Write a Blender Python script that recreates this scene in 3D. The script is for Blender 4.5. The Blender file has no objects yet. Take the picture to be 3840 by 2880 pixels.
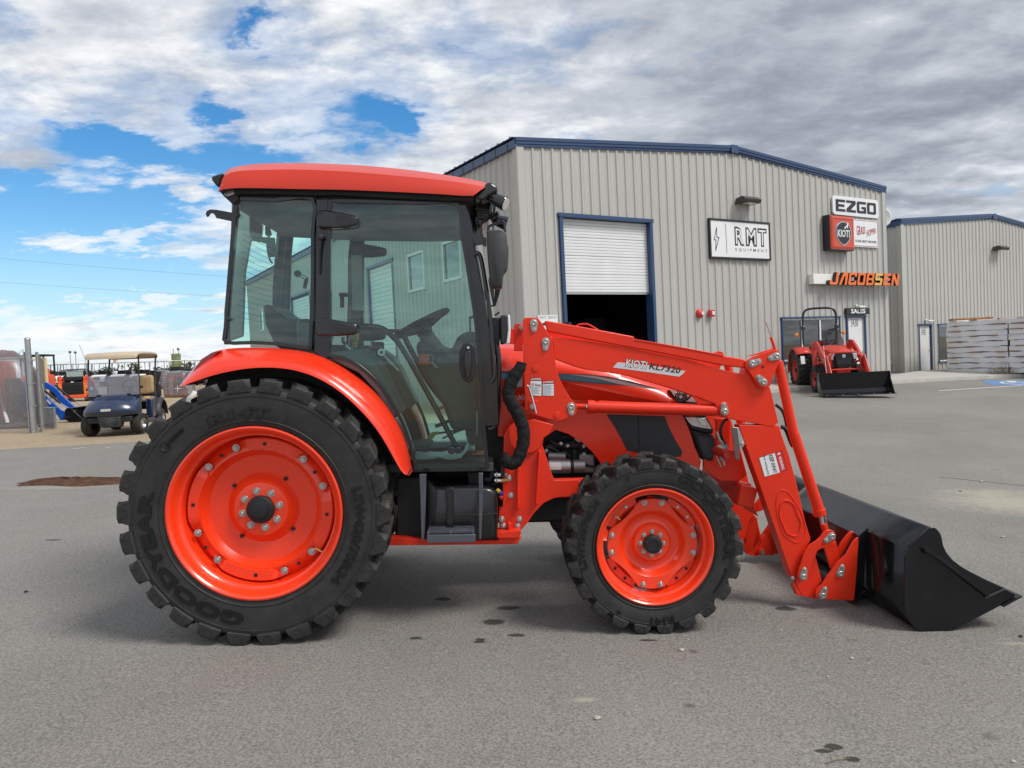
import bpy, bmesh, math, random
from math import sin, cos, pi, radians, atan2, hypot, sqrt
from mathutils import Vector, Matrix
random.seed(7)
SC=bpy.context.scene; COL=SC.collection
# ------------------------------------------------------------------ camera
FPX=2750.; PIT=radians(2.15); ROL=radians(2.8); CAM=Vector((0.,-3.98,1.566))
_up0=Vector((0,sin(PIT),cos(PIT))); FW=Vector((0,cos(PIT),-sin(PIT))); _r0=Vector((1,0,0))
RT=_r0*cos(ROL)-_up0*sin(ROL); UP=_up0*cos(ROL)+_r0*sin(ROL)
cd=bpy.data.cameras.new('camera'); cam=bpy.data.objects.new('camera',cd); COL.objects.link(cam)
cam.matrix_world=Matrix(((RT.x,UP.x,-FW.x,CAM.x),(RT.y,UP.y,-FW.y,CAM.y),(RT.z,UP.z,-FW.z,CAM.z),(0,0,0,1)))
cd.sensor_width=36; cd.lens=36*FPX/3840; cd.clip_start=.05; cd.clip_end=3000
SC.camera=cam
# ------------------------------------------------------------------ sky, sun, exposure
SUN_EL=radians(52); SUN_AZ=radians(118)      # azimuth clockwise from +Y
W=bpy.data.worlds.new("World"); SC.world=W; W.use_nodes=True
wn=W.node_tree; wn.nodes.clear()
class NT:
    def __init__(s,nt): s.nt=nt
    def n(s,t,**k):
        o=s.nt.nodes.new(t)
        for a,b in k.items():
            if a in o.bl_rna.properties: setattr(o,a,b)
        return o
    def l(s,a,b): s.nt.links.new(a,b)
    def m(s,op,a,b=None,c=None,clamp=False):
        o=s.nt.nodes.new('ShaderNodeMath'); o.operation=op; o.use_clamp=clamp
        for i,x in enumerate((a,b,c)):
            if x is None: continue
            if isinstance(x,(int,float)): o.inputs[i].default_value=x
            else: s.l(x,o.inputs[i])
        return o.outputs[0]
    def ramp(s,x,stops,interp='LINEAR'):
        o=s.nt.nodes.new('ShaderNodeValToRGB'); o.color_ramp.interpolation=interp
        e=o.color_ramp.elements
        while len(e)<len(stops): e.new(.5)
        for i,(p,c) in enumerate(stops):
            e[i].position=p; e[i].color=(c,c,c,1) if isinstance(c,(int,float)) else (*c,1)
        s.l(x,o.inputs[0]); return o.outputs[0]
    def mix(s,f,a,b):
        o=s.nt.nodes.new('ShaderNodeMix'); o.data_type='RGBA'
        for i,x in ((0,f),(6,a),(7,b)):
            if isinstance(x,(int,float)): o.inputs[i].default_value=x
            elif isinstance(x,tuple): o.inputs[i].default_value=(*x,1) if len(x)==3 else x
            else: s.l(x,o.inputs[i])
        return o.outputs[2]
    def noise(s,vec,scale,detail=4,rough=.5,dist=0.):
        o=s.nt.nodes.new('ShaderNodeTexNoise'); o.inputs['Scale'].default_value=scale; o.inputs['Detail'].default_value=detail
        o.inputs['Roughness'].default_value=rough; o.inputs['Distortion'].default_value=dist
        if vec is not None: s.l(vec,o.inputs['Vector'])
        return o.outputs[0]
w=NT(wn)
geo=w.n('ShaderNodeTexCoord'); sep=w.n('ShaderNodeSeparateXYZ'); w.l(geo.outputs['Generated'],sep.inputs[0])
dx,dy,dz=sep.outputs
zz=w.m('ADD',w.m('MAXIMUM',dz,0.),.17)
px=w.m('DIVIDE',dx,zz); py=w.m('DIVIDE',dy,zz)
cv=w.n('ShaderNodeCombineXYZ'); w.l(px,cv.inputs[0]); w.l(w.m('MULTIPLY',py,1.25),cv.inputs[1]); cv.inputs[2].default_value=3.7
n1=w.noise(cv.outputs[0],1.15,9,.60,.2); n2=w.noise(cv.outputs[0],3.6,8,.6,.15); n3=w.noise(cv.outputs[0],.42,3,.5)
az=w.m('ADD',w.m('ARCTAN2',dx,dy),w.m('MULTIPLY',w.m('SUBTRACT',n2,.5),.22)); el=w.m('ADD',w.m('ARCSINE',dz),w.m('MULTIPLY',w.m('SUBTRACT',w.noise(cv.outputs[0],5.,6,.65,.2),.5),.11))
def blob(a,e,sa,se):
    u=w.m('DIVIDE',w.m('SUBTRACT',az,radians(a)),radians(sa)); v=w.m('DIVIDE',w.m('SUBTRACT',el,radians(e)),radians(se))
    r=w.m('ADD',w.m('MULTIPLY',u,u),w.m('MULTIPLY',v,v)); return w.m('POWER',2.718,w.m('MULTIPLY',r,-1.))
bias=w.m('ADD',w.m('MULTIPLY',n1,.75),w.m('MULTIPLY',n2,.45))
bias=w.m('ADD',bias,w.m('MULTIPLY',w.m('SUBTRACT',n3,.5),.25))
bias=w.m('ADD',bias,.115)
bias=w.m('SUBTRACT',bias,w.m('MULTIPLY',blob(-33,9.6,17,5.0),.30))
for a,e,sa,se,k in ((-34,28,4,2.,.15),(-8.5,18.3,3.0,1.5,.16),(-19,24.0,3.4,1.1,.17),(-21.3,17.8,2.2,1.1,.17),(-33,22.3,3,1.2,.16),(-28.5,15.2,3,1.2,.16),(6.5,16.2,3.6,.9,.22),(32,9.4,4,1.1,.2),(-20,29,4,1.2,.13),(-26,26,3.5,1.,.12),(-22,13.6,9,1.8,.10)):
    bias=w.m('SUBTRACT',bias,w.m('MULTIPLY',blob(a,e,sa,se),k))
bias=w.m('ADD',bias,w.m('MULTIPLY',blob(20,22,26,16),.14))
bias=w.m('SUBTRACT',bias,w.m('MULTIPLY',blob(-28,.6,26,1.5),.10))
for a,e,sa,se,k in ((-30,9.3,9,.9,.20),(-24,5.0,10,.45,.16),(-38,5.3,4,.5,.12),(-34,14.0,3.5,1.1,.22),(-22,12.8,3.2,.8,.2)):
    bias=w.m('ADD',bias,w.m('MULTIPLY',blob(a,e,sa,se),k))
bias=w.m('SUBTRACT',bias,w.m('MULTIPLY',blob(-30,4.5,16,2.6),.14))
mask=w.ramp(bias,[(.50,0.),(.60,.62),(.72,1.)],'EASE')
shade=w.m('ADD',w.m('MULTIPLY',n2,.75),w.m('MULTIPLY',w.noise(cv.outputs[0],1.5,6,.6,.3),.75))
darkR=w.m('ADD',w.m('MULTIPLY',blob(26,19,24,13),.20),w.m('MULTIPLY',blob(24,11,20,3.5),.10))
darkR=w.m('ADD',darkR,w.m('MULTIPLY',blob(2,34,40,9),.04))
thick=w.m('MULTIPLY',w.m('SUBTRACT',bias,.62),.55)
off=w.n('ShaderNodeVectorMath',operation='ADD'); w.l(cv.outputs[0],off.inputs[0]); off.inputs[1].default_value=(.05,.07,0)
rel=w.m('SUBTRACT',n2,w.noise(off.outputs[0],3.6,8,.6,.15)); rel2=w.m('SUBTRACT',w.noise(cv.outputs[0],8.,7,.62,.1),.5)
shade=w.m('ADD',shade,w.m('ADD',w.m('MULTIPLY',rel,.65),w.m('MULTIPLY',rel2,.12)))
sv=w.m('ADD',w.m('SUBTRACT',w.m('SUBTRACT',w.m('ADD',shade,.05),darkR),thick),w.m('MULTIPLY',blob(-25,3,40,5),.16))
ccol=w.ramp(sv,[(.22,(2.0,2.2,2.6)),(.40,(2.6,2.85,3.3)),(.54,(3.4,3.65,4.1)),(.66,(4.0,4.25,4.7)),(.80,(5.4,5.6,5.9)),(.92,(6.7,6.8,6.9))])
wsc=w.n('ShaderNodeVectorMath',operation='SCALE'); w.l(ccol,wsc.inputs[0]); wsc.inputs['Scale'].default_value=1.0
sky=w.n('ShaderNodeTexSky'); sky.sky_type='NISHITA'; sky.sun_disc=False; sky.sun_elevation=SUN_EL; sky.sun_rotation=SUN_AZ; sky.air_density=1.1; sky.dust_density=.25; sky.ozone_density=3.0
hs=w.n('ShaderNodeHueSaturation'); hs.inputs['Saturation'].default_value=1.38; hs.inputs['Value'].default_value=1.0; w.l(sky.outputs[0],hs.inputs['Color'])
bg=w.n('ShaderNodeBackground'); bg.inputs[1].default_value=.1
hz_=w.ramp(dz,[(.0,.75),(.17,0.)]); skyc=w.mix(hz_,hs.outputs[0],(3.0,4.8,6.9))
w.l(w.mix(mask,skyc,wsc.outputs[0]),bg.inputs[0])
out=w.n('ShaderNodeOutputWorld'); w.l(bg.outputs[0],out.inputs[0])
sd=bpy.data.lights.new('sun','SUN'); sd.energy=2.0; sd.angle=radians(20); sd.color=(1,.965,.91)
sun=bpy.data.objects.new('sun',sd); COL.objects.link(sun)
sdir=Vector((sin(SUN_AZ)*cos(SUN_EL),cos(SUN_AZ)*cos(SUN_EL),sin(SUN_EL)))
sun.rotation_euler=sdir.to_track_quat('Z','Y').to_euler(); sun.location=(10,-10,30)
SC.view_settings.view_transform='Standard'; SC.view_settings.look='None'; SC.view_settings.exposure=.55; SC.view_settings.gamma=1
SC.render.engine='CYCLES'; SC.cycles.max_bounces=8; SC.cycles.transparent_max_bounces=24; SC.cycles.caustics_reflective=False; SC.cycles.caustics_refractive=False
SC.cycles.use_denoising=True
# ------------------------------------------------------------------ materials
MATS={}
def mat(name,col,rough=.5,metal=0.,coat=0.,var=0.,vscale=6.,bump=0.,bscale=60.,spec=.5,col2=None,coords='Object',dirt=0.,bdist=.01):
    if name in MATS: return MATS[name]
    m=bpy.data.materials.new(name); m.use_nodes=True; t=NT(m.node_tree); b=m.node_tree.nodes['Principled BSDF']
    b.inputs['Roughness'].default_value=rough; b.inputs['Metallic'].default_value=metal; b.inputs['Coat Weight'].default_value=coat
    b.inputs['Coat Roughness'].default_value=.06; b.inputs['Specular IOR Level'].default_value=spec
    b.inputs['Base Color'].default_value=(*col,1); tc=t.n('ShaderNodeTexCoord').outputs[coords]
    if var or col2:
        f=t.ramp(t.noise(tc,vscale,6,.6),[(.3,0.),(.7,1.)])
        c2=col2 if col2 else tuple(min(1,x*(1+var)) for x in col); c1=col if col2 else tuple(x*(1-var) for x in col)
        c=t.mix(f,c1,c2)
        if dirt:
            d=t.ramp(t.noise(tc,vscale*3,8,.7),[(.55,0.),(.75,dirt)]); c=t.mix(d,c,(.25,.21,.17))
        t.l(c,b.inputs['Base Color'])
        r=t.m('ADD',t.m('MULTIPLY',t.noise(tc,vscale*2.3,5,.6),.18),rough-.09); t.l(r,b.inputs['Roughness'])
    if bump:
        bp=t.n('ShaderNodeBump'); bp.inputs['Strength'].default_value=bump; bp.inputs['Distance'].default_value=bdist
        t.l(t.noise(tc,bscale,5,.6),bp.inputs['Height']); t.l(bp.outputs[0],b.inputs['Normal'])
    MATS[name]=m; return m
RED=mat('red_paint',(.84,.034,.006),.32,0,.55,var=.05,vscale=3,bump=.05,bscale=140,spec=.4)
RED2=mat('red_paint_matte',(.78,.030,.006),.45,0,.12,var=.07,vscale=4,bump=.12,bscale=160,spec=.35)
ROOF=mat('roof_plastic_red',(.64,.034,.012),.42,0,.08,var=.06,vscale=2,bump=.04,bscale=300)
RIMR=mat('rim_red',(.90,.048,.008),.28,0,.7,var=.04,vscale=4,spec=.45)
MRED=mat('faded_red',(.55,.03,.015),.45,0,.2,var=.15,vscale=5)
BLK=mat('black_paint',(.008,.009,.011),.25,0,.5,var=.2,vscale=5,bump=.04,bscale=120)
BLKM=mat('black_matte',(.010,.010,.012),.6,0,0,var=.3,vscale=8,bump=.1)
def streaks(m):
    t=NT(m.node_tree); b=m.node_tree.nodes['Principled BSDF']; tc=t.n('ShaderNodeTexCoord').outputs['Object']; mp=t.n('ShaderNodeMapping'); mp.inputs['Scale'].default_value=(7,7,.35); t.l(tc,mp.inputs[0])
    src=b.inputs['Base Color'].links[0].from_socket; f=t.ramp(t.noise(mp.outputs[0],1.,6,.7),[(.45,0.),(.8,.30)])
    sp=t.n('ShaderNodeSeparateXYZ'); t.l(tc,sp.inputs[0]); g=t.m('MULTIPLY',t.ramp(t.m('ADD',t.m('MULTIPLY',sp.outputs[2],.5),t.m('MULTIPLY',t.noise(tc,3,5),.4)),[(.2,.45),(.65,0.)]),1.)
    c=t.mix(f,src,(.30,.285,.25)); c=t.mix(g,c,(.27,.235,.19)); t.l(c,b.inputs['Base Color'])
BUCK=mat('bucket_black',(.006,.007,.009),.17,0,.25,var=.3,vscale=4,bump=.05,bscale=30,spec=.35,dirt=.05)
PLAS=mat('black_plastic',(.022,.022,.024),.5,0,0,var=.2,vscale=20,bump=.12,bscale=400)
CHAR=mat('charcoal_plastic',(.045,.047,.05),.55,0,0,var=.15,vscale=10,bump=.1,bscale=300)
INT=mat('interior_grey',(.26,.27,.27),.65,0,0,var=.1,vscale=12,bump=.1,bscale=300)
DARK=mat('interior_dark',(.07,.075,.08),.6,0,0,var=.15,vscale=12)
RUB=mat('tyre_rubber',(.027,.026,.025),.6,0,0,var=.35,vscale=9,bump=.18,bscale=70,spec=.4,dirt=.10)
RUBT=mat('tyre_tread_dusty',(.03,.028,.025),.78,0,0,var=.5,vscale=14,bump=.3,bscale=50,spec=.25,dirt=.45)
RUBG=mat('tyre_letter_gloss',(.003,.003,.003),.30,0,0,spec=.6)
STEEL=mat('zinc_steel',(.50,.50,.48),.38,.85,0,var=.12,vscale=30,bump=.1,bscale=200)
GALV=mat('galvanised',(.42,.44,.45),.42,.75,0,var=.15,vscale=12)
ZINC=mat('keeper_zinc',(.42,.43,.40),.5,.7,0,var=.15,vscale=40)
CHROME=mat('chrome',(.8,.8,.8),.08,1.)
GREYS=mat('step_grey',(.075,.085,.10),.4,0,.2,var=.1,vscale=9,bump=.08)
WHITE=mat('white_paint',(.72,.72,.70),.45,0,.1,var=.04,vscale=3)
OFFW=mat('white_cowl',(.80,.79,.76),.4,0,.3)
BLUEP=mat('navy_trim',(.026,.062,.15),.42,0,.15,var=.08,vscale=3)
WALL=mat('wall_metal',(.47,.46,.425),.5,0,.0,var=.035,vscale=.8,bump=.03,bscale=30)
WALLR=mat('wall_rib',(.47,.46,.425),.5,0,.0,var=.03,vscale=.8)
DSLAT=mat('rollup_door_white',(.74,.75,.74),.4,0,.1,var=.05,vscale=1.5)
CONC=mat('concrete',(.42,.40,.36),.8,0,0,var=.12,vscale=2.5,bump=.2,bscale=60)
SGNW=mat('sign_white',(.80,.80,.80),.35,0,.2,var=.02)
SGNB=mat('sign_black',(.012,.012,.014),.4,0,.1)
SGNR=mat('sign_red',(.42,.03,.035),.4)
SGNO=mat('sign_orange',(.85,.16,.02),.4,0,.2,var=.05)
SGNY=mat('sign_orange_faded',(.80,.42,.08),.45,0,.1,var=.2,vscale=12)
SGNRED=mat('sign_box_red',(.58,.06,.02),.35,0,.4,var=.08,vscale=2)
SILV=mat('silver_trim',(.6,.6,.6),.25,.8)
AMB=mat('amber_lens',(.9,.28,.01),.25,0,.4)
TAN=mat('tan_vinyl',(.42,.29,.155),.5,0,.1,var=.07,vscale=8,bump=.08,bscale=120)
TANR=mat('tan_roof',(.50,.40,.28),.5,0,.1,var=.06,vscale=4)
NAVY=mat('navy_body',(.012,.024,.065),.28,0,.6,var=.15,vscale=3)
DGREY=mat('dark_grey_plastic',(.055,.06,.065),.55,0,0,var=.15,vscale=8)
BLUE=mat('tractor_blue',(.01,.10,.52),.35,0,.4,var=.08)
ORAN=mat('orange_paint',(.80,.09,.02),.4,0,.3,var=.1)
YELL=mat('yellow_paint',(.72,.45,.05),.5)
LORAN=mat('light_orange',(.85,.30,.05),.45)
SCREEN=mat('green_wrap',(.18,.22,.10),.45,0,.3,var=.4,vscale=3,bump=.4,bscale=8,bdist=.05)
WRAP=mat('lumber_wrap',(.78,.78,.80),.5,0,.1,var=.07,vscale=1.2,bump=.3,bscale=3.5,bdist=.03)
WOOD=mat('lumber_end',(.36,.17,.07),.75,0,0,var=.5,vscale=14)
BRUSH=mat('dry_brush',(.20,.155,.09),.85,0,0,var=.2)
LEAF=mat('dull_foliage',(.075,.085,.045),.8,0,0,var=.4,vscale=2)
BARK=mat('bark',(.10,.08,.06),.9)
DIRT=mat('brown_dirt',(.095,.042,.022),.95,0,0,var=.5,vscale=9,bump=1.,bscale=24,bdist=.04)
PEB=mat('pebble',(.42,.38,.31),.9,0,0,var=.3,vscale=20)
LAMPL=mat('lamp_lens_clear',(.75,.76,.78),.12,0,.6,spec=.8)
DRED=mat('tail_lens_red',(.22,.004,.02),.12,0,.8)
LABW=mat('label_white',(.78,.78,.78),.4)
LABR=mat('label_red',(.62,.02,.03),.4)
LABK=mat('label_black',(.015,.015,.015),.5)
LABG=mat('label_grey_text',(.22,.22,.26),.5)
LABB=mat('label_blue_text',(.12,.17,.33),.5)
DECS=mat('decal_silver',(.50,.50,.54),.35,.2)
DECB=mat('decal_dark_blue',(.03,.045,.07),.3,0,.5)
DECC=mat('decal_cyan',(.03,.17,.27),.3,0,.5)
BRASS=mat('brass',(.6,.36,.12),.35,.8)
COND=mat('conductor_blue',(.03,.05,.35),.4)
CLOTH=mat('sleeve_fabric',(.012,.012,.013),.8,0,0,var=.2,vscale=20,bump=.9,bscale=26,bdist=.02,spec=.25)
SHEET=mat('plastic_sheet',(.62,.66,.64),.35,0,.3,var=.1,vscale=9,bump=.6,bscale=14,bdist=.02)
streaks(WALL); streaks(WALLR)
def glassmat(name,tint,alpha_refl=1.,rough=.0,opac=0.,opcol=(.5,.5,.5),refl=1.5):
    m=bpy.data.materials.new(name); m.use_nodes=True; nt=m.node_tree; nt.nodes.clear(); t=NT(nt)
    tr=t.n('ShaderNodeBsdfTransparent'); tr.inputs[0].default_value=(*tint,1)
    gl=t.n('ShaderNodeBsdfGlossy'); gl.inputs['Roughness'].default_value=rough; gl.inputs[0].default_value=(1,1,1,1)
    fr=t.n('ShaderNodeFresnel'); fr.inputs[0].default_value=refl
    m1=t.n('ShaderNodeMixShader'); t.l(t.m('MULTIPLY',fr.outputs[0],alpha_refl,clamp=True),m1.inputs[0])
    base=tr.outputs[0]
    if opac:
        df=t.n('ShaderNodeBsdfDiffuse'); df.inputs[0].default_value=(*opcol,1); m2=t.n('ShaderNodeMixShader')
        tc=t.n('ShaderNodeTexCoord').outputs['Object']
        t.l(t.m('MULTIPLY_ADD',t.noise(tc,4,6,.6),opac*1.0,opac*.5,clamp=True),m2.inputs[0])
        t.l(tr.outputs[0],m2.inputs[1]); t.l(df.outputs[0],m2.inputs[2]); base=m2.outputs[0]
    t.l(base,m1.inputs[1]); t.l(gl.outputs[0],m1.inputs[2])
    o=t.n('ShaderNodeOutputMaterial'); t.l(m1.outputs[0],o.inputs[0]); MATS[name]=m; return m
GLASS=glassmat('cab_glass_green',(.60,.92,.86),1.9)
GLASSF=glassmat('cab_glass_far',(.76,.95,.92),.7)
GLASSR=glassmat('cab_glass_rear',(.80,.93,.90),.12)
PLEXI=glassmat('plexiglass',(.80,.82,.88),1.4,.02,.28,(.42,.43,.50))
WGLASS=glassmat('window_glass',(.22,.25,.28),2.4,.0)
FILM=glassmat('plastic_film',(.80,.81,.84),1.3,.25,.17,(.62,.62,.68))
FILM2=glassmat('dusty_film',(.82,.80,.82),1.0,.3,.26,(.40,.36,.36))
def meshmat(name,col,hole,scale):
    m=mat(name,col,.5); t=NT(m.node_tree); b=m.node_tree.nodes['Principled BSDF']; tc=t.n('ShaderNodeTexCoord').outputs['Object']
    v=t.n('ShaderNodeTexVoronoi'); v.inputs['Scale'].default_value=scale; v.inputs['Randomness'].default_value=0; t.l(tc,v.inputs['Vector'])
    t.l(t.mix(t.ramp(v.outputs['Distance'],[(.28,0.),(.42,1.)]),hole,col),b.inputs['Base Color']); return m
GRILL=meshmat('grille_mesh',(.030,.034,.042),(.004,.004,.005),95)
# ------------------------------------------------------------------ builders
class MB:
    def __init__(s): s.v=[]; s.f=[]; s.mi=[]; s.mats=[]
    def _m(s,m):
        if m not in s.mats: s.mats.append(m)
        return s.mats.index(m)
    def add(s,vs,fs,m):
        b=len(s.v); s.v+= [tuple(v) for v in vs]; k=s._m(m)
        for f in fs: s.f.append(tuple(b+i for i in f)); s.mi.append(k)
        return s
    def box(s,c,d,m,R=None):
        x,y,z=(a/2 for a in d); vs=[Vector((i*x,j*y,k*z)) for i in(-1,1) for j in(-1,1) for k in(-1,1)]
        if R is not None: vs=[R@v for v in vs]
        vs=[v+Vector(c) for v in vs]
        return s.add(vs,[(0,1,3,2),(4,6,7,5),(0,4,5,1),(2,3,7,6),(0,2,6,4),(1,5,7,3)],m)
    def prism(s,p0,p1,m):
        n=len(p0); return s.add(list(p0)+list(p1),[tuple(range(n)),tuple(range(2*n-1,n-1,-1))]+[(i,n+i,n+(i+1)%n,(i+1)%n) for i in range(n)],m)
    def loft(s,rows,m,closed=False,caps=False):
        n=len(rows[0]); vs=[p for r in rows for p in r]; fs=[]
        for i in range(len(rows)-1):
            for j in range(n if closed else n-1):
                a=i*n+j; b=i*n+(j+1)%n; fs.append((a,b,b+n,a+n))
        if caps: fs+= [tuple(range(n-1,-1,-1)),tuple((len(rows)-1)*n+j for j in range(n))]
        return s.add(vs,fs,m)
    def cyl(s,p0,p1,r,m,n=16,r2=None,caps=True):
        p0=Vector(p0);p1=Vector(p1);r2=r if r2 is None else r2; d=(p1-p0).normalized()
        a=d.orthogonal().normalized(); b=d.cross(a)
        rows=[[p+(a*cos(2*pi*i/n)+b*sin(2*pi*i/n))*q for i in range(n)] for p,q in((p0,r),(p1,r2))]
        return s.loft(rows,m,True,caps)
    def tube(s,path,r,m,n=10,caps=True,wob=0.):
        P=[Vector(p) for p in path]; rows=[]; a=None
        for i,p in enumerate(P):
            d=((P[min(i+1,len(P)-1)]-P[max(i-1,0)])).normalized()
            if a is None: a=d.orthogonal().normalized()
            a=(a-d*a.dot(d)).normalized(); b=d.cross(a); rr=(r[i] if isinstance(r,(list,tuple)) else r)
            rows.append([p+(a*cos(2*pi*k/n)+b*sin(2*pi*k/n))*rr*(1+wob*random.uniform(-1,1)) for k in range(n)])
        return s.loft(rows,m,True,caps)
    def lathe(s,prof,c,axis,m,n=48,closed=False):
        c=Vector(c);d=Vector(axis).normalized();a=Vector((0,0,1)) if abs(d.z)<.9 else Vector((1,0,0));a=(a-d*a.dot(d)).normalized();b=d.cross(a)
        rows=[[c+d*h+(a*cos(2*pi*i/n)+b*sin(2*pi*i/n))*r for i in range(n)] for h,r in prof]
        if closed: rows.append(rows[0])
        return s.loft(rows,m,True)
    def build(s,name,parent=None,bevel=0.,smooth=35,seg=2,origin=None,solid=0.):
        me=bpy.data.meshes.new(name); vs=s.v
        if origin is not None: vs=[(v[0]-origin[0],v[1]-origin[1],v[2]-origin[2]) for v in vs]
        me.from_pydata(vs,[],s.f); 
        for m in s.mats: me.materials.append(m)
        me.polygons.foreach_set('material_index',s.mi)
        bm=bmesh.new(); bm.from_mesh(me); bmesh.ops.remove_doubles(bm,verts=bm.verts,dist=1e-5); bmesh.ops.recalc_face_normals(bm,faces=bm.faces); bm.to_mesh(me); bm.free()
        if smooth: me.shade_smooth(); me.set_sharp_from_angle(angle=radians(smooth))
        o=bpy.data.objects.new(name,me); COL.objects.link(o)
        if origin is not None: o.location=origin
        if parent is not None: o.parent=parent
        if solid: md=o.modifiers.new('solid','SOLIDIFY'); md.thickness=solid; md.offset=0
        if bevel: md=o.modifiers.new('bevel','BEVEL'); md.width=bevel; md.segments=seg; md.limit_method='ANGLE'; md.angle_limit=radians(40)
        return o
def tag(o,label=None,cat=None,group=None,kind=None):
    if label: o['label']=label
    if cat: o['category']=cat
    if group: o['group']=group
    if kind: o['kind']=kind
    return o
def thing(name,label,cat,loc=(0,0,0),rz=0.,group=None,rot=None,scale=1.):
    o=bpy.data.objects.new(name,None); o.empty_display_size=.2; COL.objects.link(o); o.location=loc
    o.rotation_euler=rot if rot else (0,0,rz); o.scale=(scale,)*3 if isinstance(scale,(int,float)) else scale; return tag(o,label,cat,group)
def copy_tree(o,parent=None):
    c=o.copy(); COL.objects.link(c)
    if parent is not None: c.parent=parent
    for ch in [x for x in CH.get(o.name,[])] if False else list(o.children): copy_tree(ch,c)
    return c
CH={}
def smooth_path(P,k=6,closed=False):
    P=[Vector(p) for p in P]; n=len(P); out=[]
    rng=range(n if closed else n-1)
    for i in rng:
        p0=P[(i-1)%n] if closed or i>0 else P[0]; p1=P[i]; p2=P[(i+1)%n]; p3=P[(i+2)%n] if closed or i+2<n else P[-1]
        for j in range(k):
            t=j/k; out.append(.5*((2*p1)+(p2-p0)*t+(2*p0-5*p1+4*p2-p3)*t*t+(3*p1-p0-3*p2+p3)*t**3))
    if not closed: out.append(P[-1])
    return out
def resample(P,n):
    P=[Vector(p) for p in P]; L=[0.]
    for a,b in zip(P,P[1:]): L.append(L[-1]+(b-a).length)
    out=[];j=0
    for i in range(n):
        t=L[-1]*i/(n-1)
        while j<len(P)-2 and L[j+1]<t: j+=1
        k=(t-L[j])/max(1e-9,L[j+1]-L[j]); out.append(P[j].lerp(P[j+1],k))
    return out
# text: each glyph outline is a mesh; fn maps (x,y,depth) of the laid-out line (0..width,0..height) to a point
def text(s,fn,mt,parent=None,name='lettering',h=1.,width=None,bold=0.,shear=0.,thick=.0,spacing=1.,world=None,res=2,fx=1.):
    cu=bpy.data.curves.new('t','FONT'); cu.body=s; cu.size=1.; cu.offset=bold; cu.shear=shear; cu.extrude=.5 if thick else 0; cu.space_character=spacing; cu.resolution_u=res; cu.fill_mode='BOTH' if thick else 'FRONT'
    o=bpy.data.objects.new('t',cu); COL.objects.link(o); dg=bpy.context.evaluated_depsgraph_get(); me=bpy.data.meshes.new_from_object(o.evaluated_get(dg)); bpy.data.objects.remove(o); bpy.data.curves.remove(cu)
    xs=[v.co.x for v in me.vertices]; ys=[v.co.y for v in me.vertices]; x0,x1,y0,y1=min(xs),max(xs),min(ys),max(ys)
    sy=h/(y1-y0); sx=(width/(x1-x0)) if width else sy*fx
    for v in me.vertices: v.co=Vector(fn((v.co.x-x0)*sx,(v.co.y-y0)*sy,(v.co.z+.5)*thick if thick else 0.))
    me.name=name; me.materials.clear(); me.materials.append(mt); me.update(); q=bpy.data.objects.new(name,me); COL.objects.link(q)
    for p in me.polygons: p.use_smooth=False
    if parent is not None: q.parent=parent
    return q
# ------------------------------------------------------------------ image rays used while authoring (each gives a real 3D point)
def ray(u,v): return FW+RT*((u-1920)/FPX)+UP*(-(v-1440)/FPX)
def hit(u,v,p,n):
    d=ray(u,v); n=Vector(n); return CAM+d*((Vector(p)-CAM).dot(n)/d.dot(n))
def sstep(x): x=max(0.,min(1.,x)); return x*x*(3-2*x)
def gz(x,y):
    if x>-6: z=-.04*x
    else: z=.24+.022*(min(-x,42)-6)
    if x>20: z=-.8
    return z+.033*max(0.,min(y+3.98,46)-8)*sstep(x/6.)
def gp(u,v):
    d=ray(u,v); t=1.
    for i in range(4000):
        p=CAM+d*t
        if p.z<gz(p.x,p.y): break
        t+=.03 if t<60 else .2
    return Vector((p.x,p.y,gz(p.x,p.y)))
def at_dist(u,dist):
    "ground point in image column u (at the horizon) at the given distance"
    q=ray(u,1337-.048*(u-1920)); x=CAM.x+q.x/q.y*dist; y=CAM.y+dist; return Vector((x,y,gz(x,y)))
AF=radians(58.7); DF=Vector((sin(AF),cos(AF),0)); DS=Vector((-cos(AF),sin(AF),0))
C0=Vector((.4063,14.62,0.)); C2=Vector((16.129,26.12,0.)); RZB=pi/2-AF
def fac(u,v,C=C0,off=0.):
    p=hit(u,v,C-DS*off,DS)-C; return p.dot(DF),p.z
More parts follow.
